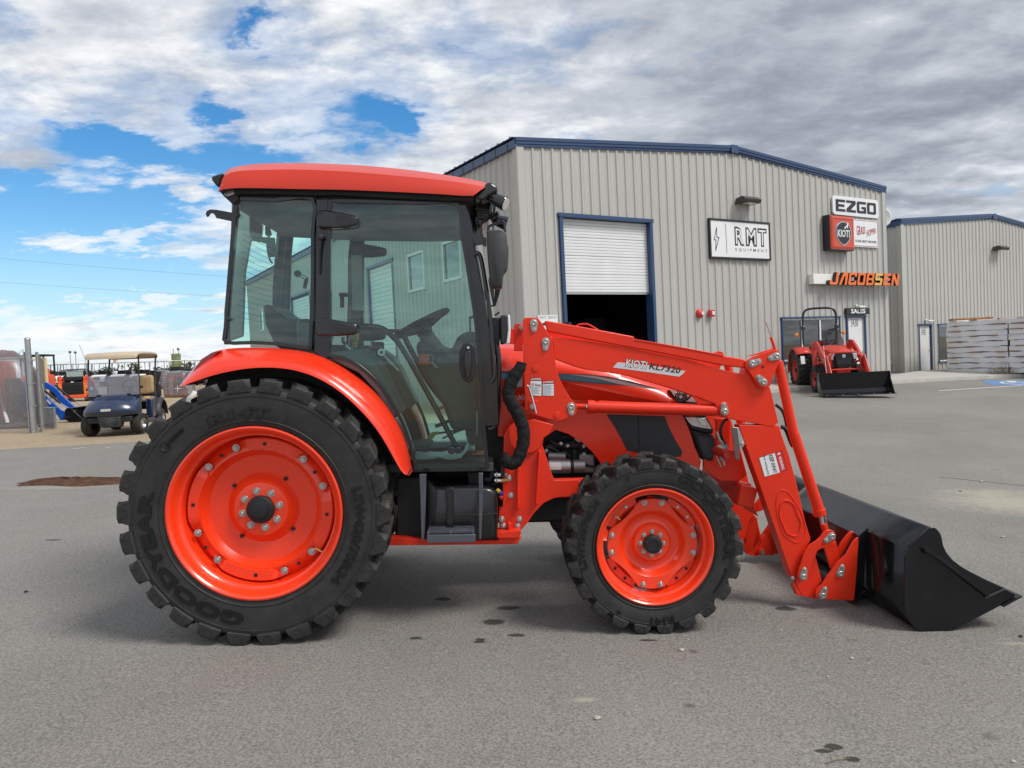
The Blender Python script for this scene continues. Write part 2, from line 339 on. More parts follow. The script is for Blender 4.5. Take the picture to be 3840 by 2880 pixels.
# ------------------------------------------------------------------ ground
def asphalt():
    m=bpy.data.materials.new('asphalt'); m.use_nodes=True; t=NT(m.node_tree); b=m.node_tree.nodes['Principled BSDF']; tc=t.n('ShaderNodeTexCoord').outputs['Object']
    big=t.noise(tc,.35,5,.6,.4); mid=t.noise(tc,2.2,6,.65); fine=t.noise(tc,80,4,.75); fine2=t.noise(tc,150,2,.7)
    c=t.mix(t.ramp(big,[(.35,0.),(.65,1.)]),(.185,.175,.158),(.250,.238,.215))
    c=t.mix(t.m('MULTIPLY',t.ramp(mid,[(.3,0.),(.7,1.)]),.4),c,(.26,.235,.212))
    c=t.mix(t.m('MULTIPLY',t.ramp(t.noise(tc,1.0,4,.6),[(.5,0.),(.7,1.)]),.35),c,(.175,.185,.15))
    c=t.mix(t.ramp(fine,[(.38,.55),(.5,0.)]),c,(.06,.056,.05))
    c=t.mix(t.ramp(fine,[(.52,0.),(.66,.45)]),c,(.44,.41,.37))
    c=t.mix(t.ramp(fine2,[(.62,0.),(.70,.6)]),c,(.5,.48,.44))
    vo=t.n('ShaderNodeTexVoronoi'); vo.inputs['Scale'].default_value=2.6; t.l(tc,vo.inputs['Vector'])
    st=t.ramp(t.m('ADD',vo.outputs['Distance'],t.m('MULTIPLY',t.m('SUBTRACT',mid,.5),.25)),[(.035,.55),(.075,0.)])
    c=t.mix(t.m('MULTIPLY',st,t.ramp(t.noise(tc,.8,2),[(.52,0.),(.56,1.)])),c,(.045,.04,.035))
    # tar joint, oil drips and a pale spill
    sx=t.n('ShaderNodeSeparateXYZ'); t.l(tc,sx.inputs[0]); X,Y,Z=sx.outputs
    def spot(x,y,rx,ry,soft=.25):
        u=t.m('DIVIDE',t.m('SUBTRACT',X,x),rx); v=t.m('DIVIDE',t.m('SUBTRACT',Y,y),ry)
        r=t.m('ADD',t.m('SQRT',t.m('ADD',t.m('MULTIPLY',u,u),t.m('MULTIPLY',v,v))),t.m('MULTIPLY',t.m('SUBTRACT',t.noise(tc,9,5,.7),.5),1.3))
        return t.ramp(r,[(1-soft,1.),(1.,0.)])
    for (u,v,rx,ry) in SPOTS:
        p=gp(u,v); c=t.mix(t.m('MULTIPLY',spot(p.x,p.y,rx*1.35,ry*1.35),.88),c,(.030,.027,.024))
    for (u,v,rx,ry,a) in PALE:
        p=gp(u,v); c=t.mix(t.m('MULTIPLY',spot(p.x,p.y,rx,ry,.7),a),c,(.46,.42,.32))
    a=gp(3515,1788); e=gp(3838,1822); d=(e-a); L=hypot(d.x,d.y); nx,ny=-d.y/L,d.x/L
    s=t.m('ABSOLUTE',t.m('ADD',t.m('ADD',t.m('MULTIPLY',t.m('SUBTRACT',X,a.x),nx),t.m('MULTIPLY',t.m('SUBTRACT',Y,a.y),ny)),t.m('MULTIPLY',t.m('SUBTRACT',t.noise(tc,3,5),.5),.10)))
    g=t.m('ADD',t.m('MULTIPLY',t.m('SUBTRACT',X,a.x),d.x/L),t.m('MULTIPLY',t.m('SUBTRACT',Y,a.y),d.y/L))
    crack=t.m('MULTIPLY',t.ramp(s,[(.012,1.),(.022,0.)]),t.ramp(g,[(.0,0.),(.05,1.)])); c=t.mix(t.m('MULTIPLY',crack,.85),c,(.03,.03,.028))
    t.l(c,b.inputs['Base Color']); b.inputs['Roughness'].default_value=.88; b.inputs['Specular IOR Level'].default_value=.3
    bp=t.n('ShaderNodeBump'); bp.inputs['Strength'].default_value=.9; bp.inputs['Distance'].default_value=.006
    t.l(t.m('ADD',fine,t.m('MULTIPLY',fine2,.6)),bp.inputs['Height']); t.l(bp.outputs[0],b.inputs['Normal']); return m
SPOTS=[(1855,2338,.055,.04),(1800,2405,.025,.02),(1795,2412,.03,.018),(1560,2398,.03,.018),(1935,2385,.045,.02),(1910,2280,.06,.03),(3125,2803,.03,.02),(3090,2818,.03,.012),(3195,2848,.022,.015),(2425,2402,.05,.012),(2946,2283,.05,.03),(195,2028,.06,.02),(1660,2250,.05,.03)]
PALE=[(2200,2625,.07,.03,.55),(3800,1890,.9,.7,.55),(3700,1850,.6,.3,.3),(3835,2420,.15,.03,.4),(200,1830,.7,.15,.25),(780,1665,1.3,.05,.5)]
b0=gp(2,1686); b1=gp(503,1657); sl=(b1.y-b0.y)/(b1.x-b0.x)
def yb(x): return b0.y+(x-b0.x)*(sl if x<b1.x else 0)+(0 if x<b1.x else (b1.x-b0.x)*sl+(x-b1.x)*(C0.y+.2-b1.y)/(C0.x-b1.x))
xs=[-90,-70,-55,-45]+[-40+.5*i for i in range(0,81)]+[.1*i for i in range(4,62)]+[6.2+.5*i for i in range(0,30)]+[22,26,30,36,44,54,66,80]
xs=sorted(set(round(x,3) for x in xs)); m=MB(); rows=[]
for x in xs:
    top=yb(x) if x<=C0.x else 75.; top=top if x<=C0.x else top
    r=[]
    for j in range(41):
        k=(j/40)**1.6; y=-14+(top+14)*k; r.append((x,y,gz(x,y)))
    rows.append(r)
SPLIT=[i for i,x in enumerate(xs) if x<=C0.x][-1]
m.loft(rows[:SPLIT+1],asphalt()); m.loft(rows[SPLIT+1:],bpy.data.materials['asphalt'])
# the little strip between the two lofts
xa,xb_=xs[SPLIT],xs[SPLIT+1]; r1=[(xa,-14+(yb(xa)+14)*(j/40)**1.6,0) for j in range(41)]; r2=[(xb_,p[1],0) for p in r1]
m.loft([[(p[0],p[1],gz(p[0],p[1])) for p in r] for r in (r1,r2)],bpy.data.materials['asphalt'])
tag(m.build('asphalt',smooth=60),kind='structure')
def sand():
    m=bpy.data.materials.new('yard_sand'); m.use_nodes=True; t=NT(m.node_tree); b=m.node_tree.nodes['Principled BSDF']; tc=t.n('ShaderNodeTexCoord').outputs['Object']
    c=t.mix(t.ramp(t.noise(tc,.5,5,.6),[(.35,0.),(.65,1.)]),(.36,.275,.18),(.46,.36,.245))
    c=t.mix(t.ramp(t.noise(tc,7,6,.7),[(.4,.0),(.62,.6)]),c,(.26,.20,.14)); c=t.mix(t.ramp(t.noise(tc,55,4,.7),[(.56,0.),(.66,.7)]),c,(.56,.48,.38))
    t.l(c,b.inputs['Base Color']); b.inputs['Roughness'].default_value=.95; b.inputs['Specular IOR Level'].default_value=.2
    bp=t.n('ShaderNodeBump'); bp.inputs['Distance'].default_value=.05; t.l(t.noise(tc,9,8,.7),bp.inputs['Height']); t.l(bp.outputs[0],b.inputs['Normal']); return m
SAND=sand(); m=MB(); gx=sorted(set([-900,-500,-300,-200,-130,-90,-70,-55,-45,-42]+[-41+i for i in range(36)]+[-6,-5,-3,-1,0,1,2,3,4,5,6,8,10,13,16,20,25,35,50,90,200,500,900]))
gy=[-300,-100,-40,-14,0,4.02,6,8,10,12,15,18,22,27,33,40,42.02,50,70,100,150,250,500,1400]
m.loft([[(x,y,gz(x,y)-.012) for y in gy] for x in gx],SAND); tag(m.build('yard_ground',smooth=60),kind='structure')
# dirt pile, stones
c=gp(285,1812); m=MB(); rr=[]
for i in range(9):
    f=i/8; rr.append([(c.x+.0+f*(.78+.10*sin(a*3+1)+.07*sin(a*7)+random.uniform(-.03,.03))*cos(a),c.y+f*(.24+.05*sin(a*4)+random.uniform(-.02,.02))*sin(a),gz(c.x+f*.8*cos(a),c.y)+.004+.06*(1-f**3)*random.uniform(.5,1.25)) for a in [2*pi*k/48 for k in range(48)]])
m.loft(rr,DIRT,True); tag(m.build('dirt_patch',smooth=60),'low patch of dark brown dirt spilled on the asphalt behind the rear tyre','dirt patch')
STN=[('small pale tan stone on the asphalt below the front tyre',2556,2446,.016),('tiny pale stone on the asphalt left below the front tyre tread',2580,2400,.007),('white pebble in front of the bucket side on open asphalt',3195,2480,.011),('grey pebble in mid asphalt below the bracket of the bucket',2930,2370,.008),('small light stone on the asphalt behind the bucket',3760,2018,.018),('pale stone beside the thin crack in the asphalt',3680,1808,.022),('brown flat stone at the lower middle of the asphalt',2240,2697,.016),('tan pebble far in front of the bucket',3104,2540,.008),('dark chip of asphalt lying in front of the pale spill',3600,1846,.02),('dark grey pebble at the right edge of the asphalt',3828,2392,.012),('white speck of stone near the bottom right corner',3800,2862,.01),('light pebble below the rear tyre of the red tractor',795,2320,.006),('dark stone on the asphalt left of the rear tyre',98,2223,.014),('white chip beside the rear tyre at the left',432,2480,.006),('small brown pebble left of the pale spill',2170,2590,.007),('small red stone under the loader pivot',2880,2330,.007)]
for i,(lb,u,v,r) in enumerate(STN):
    p=gp(u,v); m=MB(); n=7
    rr=[]
    for a in range(5):
        th=pi*a/4; rr.append([(r*sin(th)*cos(2*pi*k/n)*random.uniform(.8,1.2),r*.8*sin(th)*sin(2*pi*k/n)*random.uniform(.8,1.2),r*.55*cos(th)+r*.4) for k in range(n)])
    o=m.loft(rr,PEB if 'dark' not in lb else BLKM,True).build('pebble',smooth=20); o.location=p; tag(o,lb,'stone','loose stones on the asphalt')
p=gp(2250,2858)
for i,(u1,v1,u2,v2,lb) in enumerate([(3100,2880,3190,2862,'thin dry stalk of straw lying at the bottom edge'),(3170,2405,3215,2410,'thin reddish twig lying on the asphalt in front of the bucket')]):
    a=gp(u1,min(v1,2879)); e=gp(u2,v2); m=MB(); m.tube([a+Vector((0,0,.004)),(a+e)/2+Vector((0,.004,.007)),e+Vector((0,0,.004))],.0016,BRUSH,6); tag(m.build('twig',origin=tuple(a)),lb,'twig')
# ------------------------------------------------------------------ metal buildings
def metal_building(root,Wd,Ln,eave,ridge,holes_front,holes_side,z0,side_only=None):
    rt=Wd/2
    def top(t): return eave+(ridge-eave)*(1-abs(t-rt)/rt)
    def wall(tmax,topf,holes,fn,name,rib0=.16):
        m=MB(); n=int(round(tmax/.305)); P=tmax/n; edges=sorted(set([i*P for i in range(n+1)]+[e for h in holes for e in (h[0],h[1])]+([rt] if name=='front_wall' else [])))
        for a,b in zip(edges,edges[1:]):
            if b-a<1e-4: continue
            mid=(a+b)/2; cuts=[(h[2],h[3]) for h in holes if h[0]<mid<h[1]]; cuts.sort(); z=z0; segs=[]
            for c in cuts:
                if c[0]>z: segs.append((z,c[0]))
                z=c[1]
            segs.append((z,None))
            for s0,s1 in segs:
                ta=topf(a) if s1 is None else s1; tb=topf(b) if s1 is None else s1
                m.add([fn(a,s0,0),fn(b,s0,0),fn(b,tb,0),fn(a,ta,0)],[(0,1,2,3)],WALL)
        for i in range(n):
            t=(i+.5)*P; cuts=sorted([(h[2],h[3]) for h in holes if h[0]-.03<t<h[1]+.03]); z=z0; segs=[]
            for c in cuts:
                if c[0]>z: segs.append((z,c[0]))
                z=c[1]
            segs.append((z,topf(t)-.02))
            for s0,s1 in segs:
                q=[(-.052,0),(-.024,.034),(.024,.034),(.052,0)]
                m.loft([[fn(t+x,s,d) for x,d in q] for s in (s0,s1)],WALLR)
                for x in (-P*.17,P*.17+.0):       # small stiffening bead
                    m.loft([[fn(t+P/2*(1 if x>0 else -1)*.55+e,s,d) for e,d in ((-.014,.0005),(0,.006),(.014,.0005))] for s in (s0,s1)],WALLR)
        return m
    ff=lambda t,z,d:(t,-d,z); fs=lambda t,z,d:(-d,t,z); fr=lambda t,z,d:(Wd+d,t,z); fb=lambda t,z,d:(t,Ln+d,z)
    wall(Wd,top,holes_front,ff,'front_wall').build('front_wall',root,smooth=20)
    wall(Ln,lambda t:eave,holes_side,fs,'side_wall').build('side_wall',root,smooth=20)
    wall(Ln,lambda t:eave,[],fr,'side_wall').build('side_wall',root,smooth=20)
    m=MB(); m.add([(0,Ln,z0),(Wd,Ln,z0),(Wd,Ln,eave),(rt,Ln,ridge),(0,Ln,eave)],[(0,1,2,3,4)],WALL); m.build('rear_wall',root,smooth=0)
    # corner trims
    for x,sx in ((0,-1),(Wd,1)):
        m=MB(); m.box((x+sx*.02-sx*.09,-.045,(z0+eave)/2-.02),(.20,.012,eave-z0-.04),WALL); m.box((x+sx*.045,-.045+.09,(z0+eave)/2-.02),(.012,.20,eave-z0-.04),WALL); m.build('corner_trim',root)
    # rake trim with steps, eave gutter, ribbed roof
    m=MB()
    for s in (-1,1):
        xe=-.06 if s<0 else Wd+.06
        for dz0,dz1,d in ((-.20,-.13,.055),(-.13,-.055,.075),(-.055,.03,.095)):
            ez=eave-(ridge-eave)*.06/rt
            a0,a1=(xe,ez+dz0),(rt,ridge+dz0); b0,b1=(xe,ez+dz1),(rt,ridge+dz1)
            m.prism([(a0[0],-d,a0[1]),(a1[0],-d,a1[1]),(b1[0],-d,b1[1]),(b0[0],-d,b0[1])],[(a0[0],.05,a0[1]),(a1[0],.05,a1[1]),(b1[0],.05,b1[1]),(b0[0],.05,b0[1])],BLUEP)
    m.box((rt,-.103,ridge-.08),(.30,.012,.24),BLUEP); m.build('rake_trim',root,smooth=20)
    for s,x in ((-1,0),(1,Wd)):
        m=MB(); m.box((x+s*.05,Ln/2,eave-.13),(.10,Ln+.1,.20),BLUEP)
        k=int(Ln/.61)
        for i in range(k): m.box((x+s*.105,.3+i*.61,eave-.13),(.012,.05,.19),BLUEP)
        m.build('eave_trim',root,smooth=20)
    for s in (-1,1):
        xe=-.14 if s<0 else Wd+.14; ez=eave-(ridge-eave)*.14/rt; m=MB()
        m.prism([(xe,-.02,ez+.035),(rt,-.02,ridge+.035),(rt,-.02,ridge+.045),(xe,-.02,ez+.045)],[(xe,Ln+.05,ez+.035),(rt,Ln+.05,ridge+.035),(rt,Ln+.05,ridge+.045),(xe,Ln+.05,ez+.045)],BLUEP)
        for i in range(int(Ln/.305)):
            y=.1+i*.305; big=i%2==0; hh=.035 if big else .012
            q=[(y-.035,0),(y-.015,hh),(y+.015,hh),(y+.035,0)]
            m.loft([[(x,yy,z+.045+h) for yy,h in q] for x,z in ((xe,ez),(rt,ridge))],BLUEP,caps=False)
            if big: m.add([(xe,yy,ez+.045+h) for yy,h in q],[(0,1,2,3)],BLUEP)
        m.build('roof',root,smooth=20)
def frame3(m,x0,x1,z0,z1,wd,mt,y0=-.07,y1=.0,sill=False,cap=.06):
    m.box((x0-wd/2,(y0+y1)/2,(z0+z1)/2),(wd,y1-y0,z1-z0),mt); m.box((x1+wd/2,(y0+y1)/2,(z0+z1)/2),(wd,y1-y0,z1-z0),mt)
    m.box(((x0+x1)/2,(y0+y1)/2-.008,z1+wd/2),(x1-x0+2*wd+cap,y1-y0,wd),mt)
    if sill: m.box(((x0+x1)/2,(y0+y1)/2-.008,z0-wd/2),(x1-x0+2*wd+cap,y1-y0,wd),mt)
def man_door(root,x0,x1,z0,z1,num,hand=1,glass=False):
    m=MB(); m.box(((x0+x1)/2,.04,(z0+z1)/2),(x1-x0-.012,.045,z1-z0-.012),WHITE); d=m.build('door',root,bevel=.003)
    m=MB(); frame3(m,x0,x1,z0,z1,.07,BLUEP,-.055,.06); m.build('door_frame',d,bevel=.003)
    hx=x1-.09 if hand>0 else x0+.09; m=MB(); m.cyl((hx,.018,z0+1.0),(hx,-.05,z0+1.0),.012,STEEL,10); m.cyl((hx,-.045,z0+1.0),(hx-.11*hand,-.045,z0+1.0),.009,STEEL,8); m.cyl((hx,.018,z0+1.0),(hx,.006,z0+1.0),.035,STEEL,16); m.build('handle',d)
    for k in (.2,.5,.82):
        m=MB(); m.cyl((x1-.004 if hand<0 else x0+.004,-.002,z0+(z1-z0)*k-.05),(x1-.004 if hand<0 else x0+.004,-.002,z0+(z1-z0)*k+.05),.009,STEEL,8); m.build('hinge',d)
    return d
def win(root,x0,x1,z0,z1,n,y=.0,trim=BLUEP):
    m=MB(); frame3(m,x0,x1,z0,z1,.05,WHITE,-.02,.06,True,0)
    for i in range(1,n): m.box((x0+(x1-x0)*i/n,.015,(z0+z1)/2),(.075,.06,z1-z0),WHITE)
    f=m.build('window',root,bevel=.003)
    m=MB(); frame3(m,x0-.05,x1+.05,z0-.05,z1+.05,.055,trim,-.06,.02,True); m.build('trim',f,bevel=.003)
    for i in range(n):
        a=x0+(x1-x0)*i/n+(.0 if i==0 else .04); b=x0+(x1-x0)*(i+1)/n-(.0 if i==n-1 else .04)
        m=MB(); m.box(((a+b)/2,.022,(z0+z1)/2),(b-a,.006,z1-z0),WGLASS); m.build('pane',f)
    return f
gb=.13   # slab level at the first building
B1=thing('metal_building','large grey ribbed metal building with blue trim and a half open roll-up door','building',(C0.x,C0.y,0),RZB)
GD=(1.27,4.27,gb,5.13); WN=(9.86,12.68,1.02,2.30); DR=(13.22,14.18,gb,2.34)
# side openings: roll-up door, high windows
SD=(8.45,10.8,gb,5.1); SW=[(3.25,4.35,3.95,5.05),(5.8,7.0,3.9,5.05),(27.9,28.8,3.8,4.95)]; SD2=(18.6,21.8,gb,5.05)
metal_building(B1,15.6,32.,7.0,7.62,[GD,WN,DR],[SD,SD2]+SW,-.15)
m=MB(); n=24; zb,zt=3.18,5.13
for i in range(int((zt-zb)/.081)):
    z=zb+.0+i*.081; big=(i%6==0)
    q=[(.10,z),(.088,z+.012),(.088,z+.066),(.10,z+.078)] if not big else [(.112,z),(.084,z+.018),(.084,z+.066),(.10,z+.078)]
    m.loft([[(x,y,zz) for y,zz in q] for x in (GD[0]-.02,GD[1]+.02)],DSLAT)
m.box(((GD[0]+GD[1])/2,.12,(zb+zt)/2),(GD[1]-GD[0],.02,zt-zb),DSLAT); m.box(((GD[0]+GD[1])/2,.10,zb-.02),(GD[1]-GD[0],.05,.06),STEEL)
rd=m.build('rollup_door',B1,smooth=20)
m=MB(); m.box(((GD[0]+GD[1])/2,.35,5.22),(3.3,.5,.40),BLKM); m.build('housing',rd)
m=MB(); wd=.10
m.box((GD[0]-.05,.07,(gb+5.13)/2),(.10,.30,5.0),BLUEP); m.box((GD[1]+.05,.07,(gb+5.13)/2),(.10,.30,5.0),BLUEP); m.box(((GD[0]+GD[1])/2,.07,5.18),(3.26,.32,.10),BLUEP); m.build('door_frame',B1,bevel=.004)
# dark workshop behind the opening, with the things the door shows
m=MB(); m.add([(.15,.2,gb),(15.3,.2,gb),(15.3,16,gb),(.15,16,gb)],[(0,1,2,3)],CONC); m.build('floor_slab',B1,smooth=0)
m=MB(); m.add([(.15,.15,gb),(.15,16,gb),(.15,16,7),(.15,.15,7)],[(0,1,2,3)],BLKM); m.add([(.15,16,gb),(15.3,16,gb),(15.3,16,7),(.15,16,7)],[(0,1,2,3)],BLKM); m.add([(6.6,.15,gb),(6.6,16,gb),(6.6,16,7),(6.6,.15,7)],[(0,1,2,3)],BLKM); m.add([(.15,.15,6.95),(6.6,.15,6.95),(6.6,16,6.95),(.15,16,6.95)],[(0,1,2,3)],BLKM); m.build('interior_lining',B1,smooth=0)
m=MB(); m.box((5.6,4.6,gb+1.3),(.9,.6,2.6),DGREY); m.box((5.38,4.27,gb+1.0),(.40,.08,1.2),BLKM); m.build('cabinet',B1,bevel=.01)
win(B1,*WN,3); man_door(B1,*DR,'3438',1)
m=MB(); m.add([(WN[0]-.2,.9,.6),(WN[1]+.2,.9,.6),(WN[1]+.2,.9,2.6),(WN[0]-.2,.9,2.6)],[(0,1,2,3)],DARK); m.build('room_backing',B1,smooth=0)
m=MB(); m.box((12.42,.04,1.55),(.22,.006,.42),LABW); m.build('notice',B1)
fm=lambda x,y,d:(13.47+x,.0155-d,2.02+y)
text('3438',fm,LABK,B1,'door_number',.27,.40,0)
# side wall fittings: build them turned so local x runs along the side wall
def side_part(o): return o
for (a,b_,c_,d_) in SW:
    m=MB(); 
    for yy0,yy1,zz0,zz1 in ((a-.05,a+.03,c_-.05,d_+.05),(b_-.03,b_+.05,c_-.05,d_+.05),(a,b_,c_-.05,c_+.03),(a,b_,d_-.03,d_+.05)): m.box((-.02,(yy0+yy1)/2,(zz0+zz1)/2),(.08,yy1-yy0,zz1-zz0),WHITE)
    f=m.build('window',B1,bevel=.003); m=MB(); m.box((.0,(a+b_)/2,(c_+d_)/2),(.006,b_-a,d_-c_),WGLASS); m.build('pane',f)
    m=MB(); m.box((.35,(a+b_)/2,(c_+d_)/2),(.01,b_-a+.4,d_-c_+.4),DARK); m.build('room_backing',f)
for (a,b_,c_,d_) in (SD,SD2):
    m=MB()
    for i in range(int((d_-c_)/.16)):
        z=c_+i*.16; m.loft([[(x,y,zz) for x,zz in ((.06,z),(.045,z+.02),(.045,z+.14),(.06,z+.158))] for y in (a,b_)],DSLAT)
    r=m.build('rollup_door',B1,smooth=20)
    m=MB(); m.box((.02,a-.05,(c_+d_)/2),(.14,.1,d_-c_),BLUEP); m.box((.02,b_+.05,(c_+d_)/2),(.14,.1,d_-c_),BLUEP); m.box((.02,(a+b_)/2,d_+.05),(.15,b_-a+.26,.1),BLUEP); m.build('frame',r)
B2=thing('metal_building','grey ribbed metal building with blue roof edge at the right, door numbered 3426','building',(C2.x,C2.y,0),RZB)
D2=(1.12,1.98,-.02,2.02); W2=(2.65,4.1,.5,1.96)
metal_building(B2,14.8,26.,6.35,6.98,[D2,W2],[],-.9)
man_door(B2,*D2,'3426',1); f=win(B2,*W2,1)
m=MB()
for i in range(24): m.box(((W2[0]+W2[1])/2,.075,W2[2]+.04+i*.06),(W2[1]-W2[0]-.02,.012,.035),mat('blind_mint',(.52,.66,.58),.5),Matrix.Rotation(.5,3,'X'))
m.build('blind',f)
text('3426',lambda x,y,d:(1.33+x,.0155-d,1.62+y),LABK,B2,'door_number',.22,.34,0)
# sidewalk in front of the two buildings
m=MB()
def wp(t,o,z): p=C0+DF*t-DS*o; return (p.x,p.y,z)
top=[];bot=[]
prof=[(.4,.02),(4.9,.02),(5.0,1.4),(9.,1.4),(13,1.4),(16.5,1.7),(20,2.4),(25,2.4),(40,2.4)]
N=60
path=resample([Vector(wp(t,o,0)) for t,o in prof[2:]],N)
inner=resample([Vector(wp(t,-.0 if t<15.7 else (-.4 if t<16.6 else -1.2),0)) for t in (5.0,9,13,16.5,20,25,40)],N)
rows=[[ (q.x,q.y,gz(q.x,q.y)+.12),(p.x,p.y,gz(p.x,p.y)+.12),(p.x+.0,p.y-.01,gz(p.x,p.y)+.10),(p.x,p.y-.015,gz(p.x,p.y)-.1)] for p,q in zip(path,inner)]
m.loft(rows,CONC); tag(m.build('sidewalk',smooth=30),kind='structure')
# ------------------------------------------------------------------ signs and fittings on the first building (local frame of the facade)
def on1(name,label,cat,t,z,group=None,B=C0,out=.036):
    p=B+DF*t-DS*out; return thing(name,label,cat,(p.x,p.y,z),RZB,group)
def quad(t0,t1,z0,z1): pass
RB=on1('framed_sign','white framed sign with lightning bolt and large black outlined letters','sign',6.58,4.19)
w_,h_=2.70,1.20; m=MB(); m.box((w_/2,-.03,h_/2),(w_-.06,.05,h_-.06),SGNW); m.build('panel',RB)
m=MB(); m.box((w_/2,-.035,.03),(w_,.075,.06),SGNB); m.box((w_/2,-.035,h_-.03),(w_,.075,.06),SGNB); m.box((.03,-.035,h_/2),(.06,.075,h_-.12),SGNB); m.box((w_-.03,-.035,h_/2),(.06,.075,h_-.12),SGNB); m.build('frame',RB,bevel=.004)
tl=lambda ox,oz,dy=.056:(lambda x,y,d:(ox+x,-dy-d,oz+y))
for ch,x_,w2 in (('R',1.08,.42),('M',1.57,.50),('T',2.12,.42)):
    text(ch,tl(x_,.42),SGNB,RB,'lettering',.58,w2,.06); text(ch,tl(x_+.05,.475,.059),SGNW,RB,'lettering',.47,w2-.10,-.004)
text('EQUIPMENT',tl(1.10,.24),SGNB,RB,'lettering',.105,1.44,.006,spacing=1.7)
def poly(par,pts,mt,dy=.057,name='emblem',th=.004):
    m=MB(); m.prism([(x,-dy-th,z) for x,z in pts],[(x,-dy,z) for x,z in pts],mt); return m.build(name,par,smooth=0)
bolt=[(.31,.93),(.19,.56),(.27,.56),(.24,.24),(.40,.64),(.31,.64)]
def strokes(par,pts,wd,mt,dy,name,closed=True):
    m=MB(); n=len(pts)
    for i in range(n if closed else n-1):
        a=Vector((pts[i][0],0,pts[i][1]));b=Vector((pts[(i+1)%n][0],0,pts[(i+1)%n][1])); d=(b-a); L=d.length; d/=L; ang=atan2(d.z,d.x)
        m.box(((a.x+b.x)/2,-dy,(a.z+b.z)/2),(L+wd*.8,.004+.0002*i,wd),mt,Matrix.Rotation(-ang,3,'Y'))
    return m.build(name,par,smooth=0)
strokes(RB,bolt,.022,SGNB,.059,'emblem'); strokes(RB,[(.72,.17),(.70,1.06)],.014,SGNB,.059,'divider',False)
def rrect(x0,x1,z0,z1,r,k=6):
    P=[]
    for cx,cz,a0 in ((x1-r,z1-r,0),(x0+r,z1-r,90),(x0+r,z0+r,180),(x1-r,z0+r,270)):
        for i in range(k+1): a=radians(a0+90*i/k); P.append((cx+r*cos(a),cz+r*sin(a)))
    return P
EZ=on1('rounded_sign','white rounded sign with heavy black block letters at the top right of the facade','sign',12.53,5.85)
m=MB(); P=rrect(0,2.6,0,.64,.12); m.prism([(x,-.05,z) for x,z in P],[(x,.0,z) for x,z in P],SGNW); m.build('panel',EZ,smooth=30)
def block(par,strs,ox,oz,hh,wd,mt,dy,gap=.07,shear=0.,name='lettering',th=.01,colors=None):
    x=ox
    G={'E':[[(0,0),(1,0),(1,.2),(.26,.2),(.26,.4),(.9,.4),(.9,.6),(.26,.6),(.26,.8),(1,.8),(1,1),(0,1)]],
       'Z':[[(0,0),(1,0),(1,.2),(.42,.2),(1,.72),(1,1),(0,1),(0,.8),(.6,.8),(0,.28)]],
       'G':[[(.08,0),(1,0),(1,.56),(.5,.56),(.5,.38),(.74,.38),(.74,.2),(.26,.2),(.26,.8),(1,.8),(1,1),(.08,1),(0,.9),(0,.1)]],
       'O':[[(.08,0),(.5,0),(.5,.2),(.26,.2),(.26,.8),(.5,.8),(.5,1),(.08,1),(0,.9),(0,.1)],[(.92,0),(1,.1),(1,.9),(.92,1),(.5,1),(.5,.8),(.74,.8),(.74,.2),(.5,.2),(.5,0)]],
       'J':[[(.1,0),(.85,0),(1,.12),(1,1),(.72,1),(.72,.2),(.28,.2),(.28,.36),(0,.36),(0,.1)]],
       'A':[[(0,0),(.3,0),(.56,.68),(.72,.68),(.72,0),(1,0),(1,1),(.42,1)]],
       'C':[[(.1,0),(1,0),(1,.34),(.74,.34),(.74,.2),(.27,.2),(.27,.8),(.74,.8),(.74,.66),(1,.66),(1,1),(.1,1),(0,.9),(0,.1)]],
       'B':[[(0,0),(.5,0),(.5,.18),(.27,.18),(.27,.41),(.5,.41),(.5,.59),(.27,.59),(.27,.82),(.5,.82),(.5,1),(0,1)],[(.5,0),(.92,0),(1,.1),(1,.42),(.94,.5),(1,.58),(1,.9),(.92,1),(.5,1),(.5,.82),(.74,.82),(.74,.59),(.5,.59),(.5,.41),(.74,.41),(.74,.18),(.5,.18)]],
       'S':[[(0,0),(.92,0),(1,.1),(1,.5),(.92,.6),(.27,.6),(.27,.8),(1,.8),(1,1),(.08,1),(0,.9),(0,.5),(.08,.4),(.73,.4),(.73,.2),(0,.2)]],
       'N':[[(0,0),(.27,0),(.27,.6),(.70,0),(1,0),(1,1),(.73,1),(.73,.42),(.3,1),(0,1)]]}
    outl=[]
    for i,ch in enumerate(strs):
        mt_=colors[i] if colors else mt; m=MB()
        for pts in G[ch]:
            Q=[(x+px*wd+shear*py*hh,oz+py*hh) for px,py in pts]
            m.prism([(a,-dy-th,b) for a,b in Q],[(a,-dy,b) for a,b in Q],mt_)
        outl.append(m.build(name,par,smooth=0)); x+=wd+gap
    return outl
block(EZ,'EZGO',.15,.12,.40,.52,SGNB,.052,.07)
KI=on1('box_sign','square red box sign with a dark shield emblem, black sides','sign',12.0,4.60)
K1,K2=1.30,1.17; m=MB(); m.box((K1/2,-.13,K2/2),(K1,.26,K2),SGNB); m.build('case',KI)
rows=[[(x,-.262-d,z) for x,z in rrect(e,K1-e,e,K2-e,.04+.0*e)] for e,d in ((.02,0),(.05,.05),(.12,.075),(.14,.06),(.141,.06))]; m=MB(); m.loft(rows,SGNRED,True); m.add(rows[-1],[tuple(range(len(rows[-1])))],SGNRED); m.build('face',KI,smooth=30)
def shield(s,cx=K1/2,cz=K2/2): 
    P=[]
    for i in range(40):
        a=2*pi*i/40+pi/2; r=.43; x=r*cos(a)*1.0; z=r*sin(a)
        x*=1-.30*max(0,-sin(a))**1.5; z=z*(1. if z<0 else .86); P.append((cx+x*s,cz+z*s+.0))
    return P
poly(KI,shield(1.),SILV,.325,'emblem',.01); poly(KI,shield(.92),SGNB,.336,'emblem',.005)
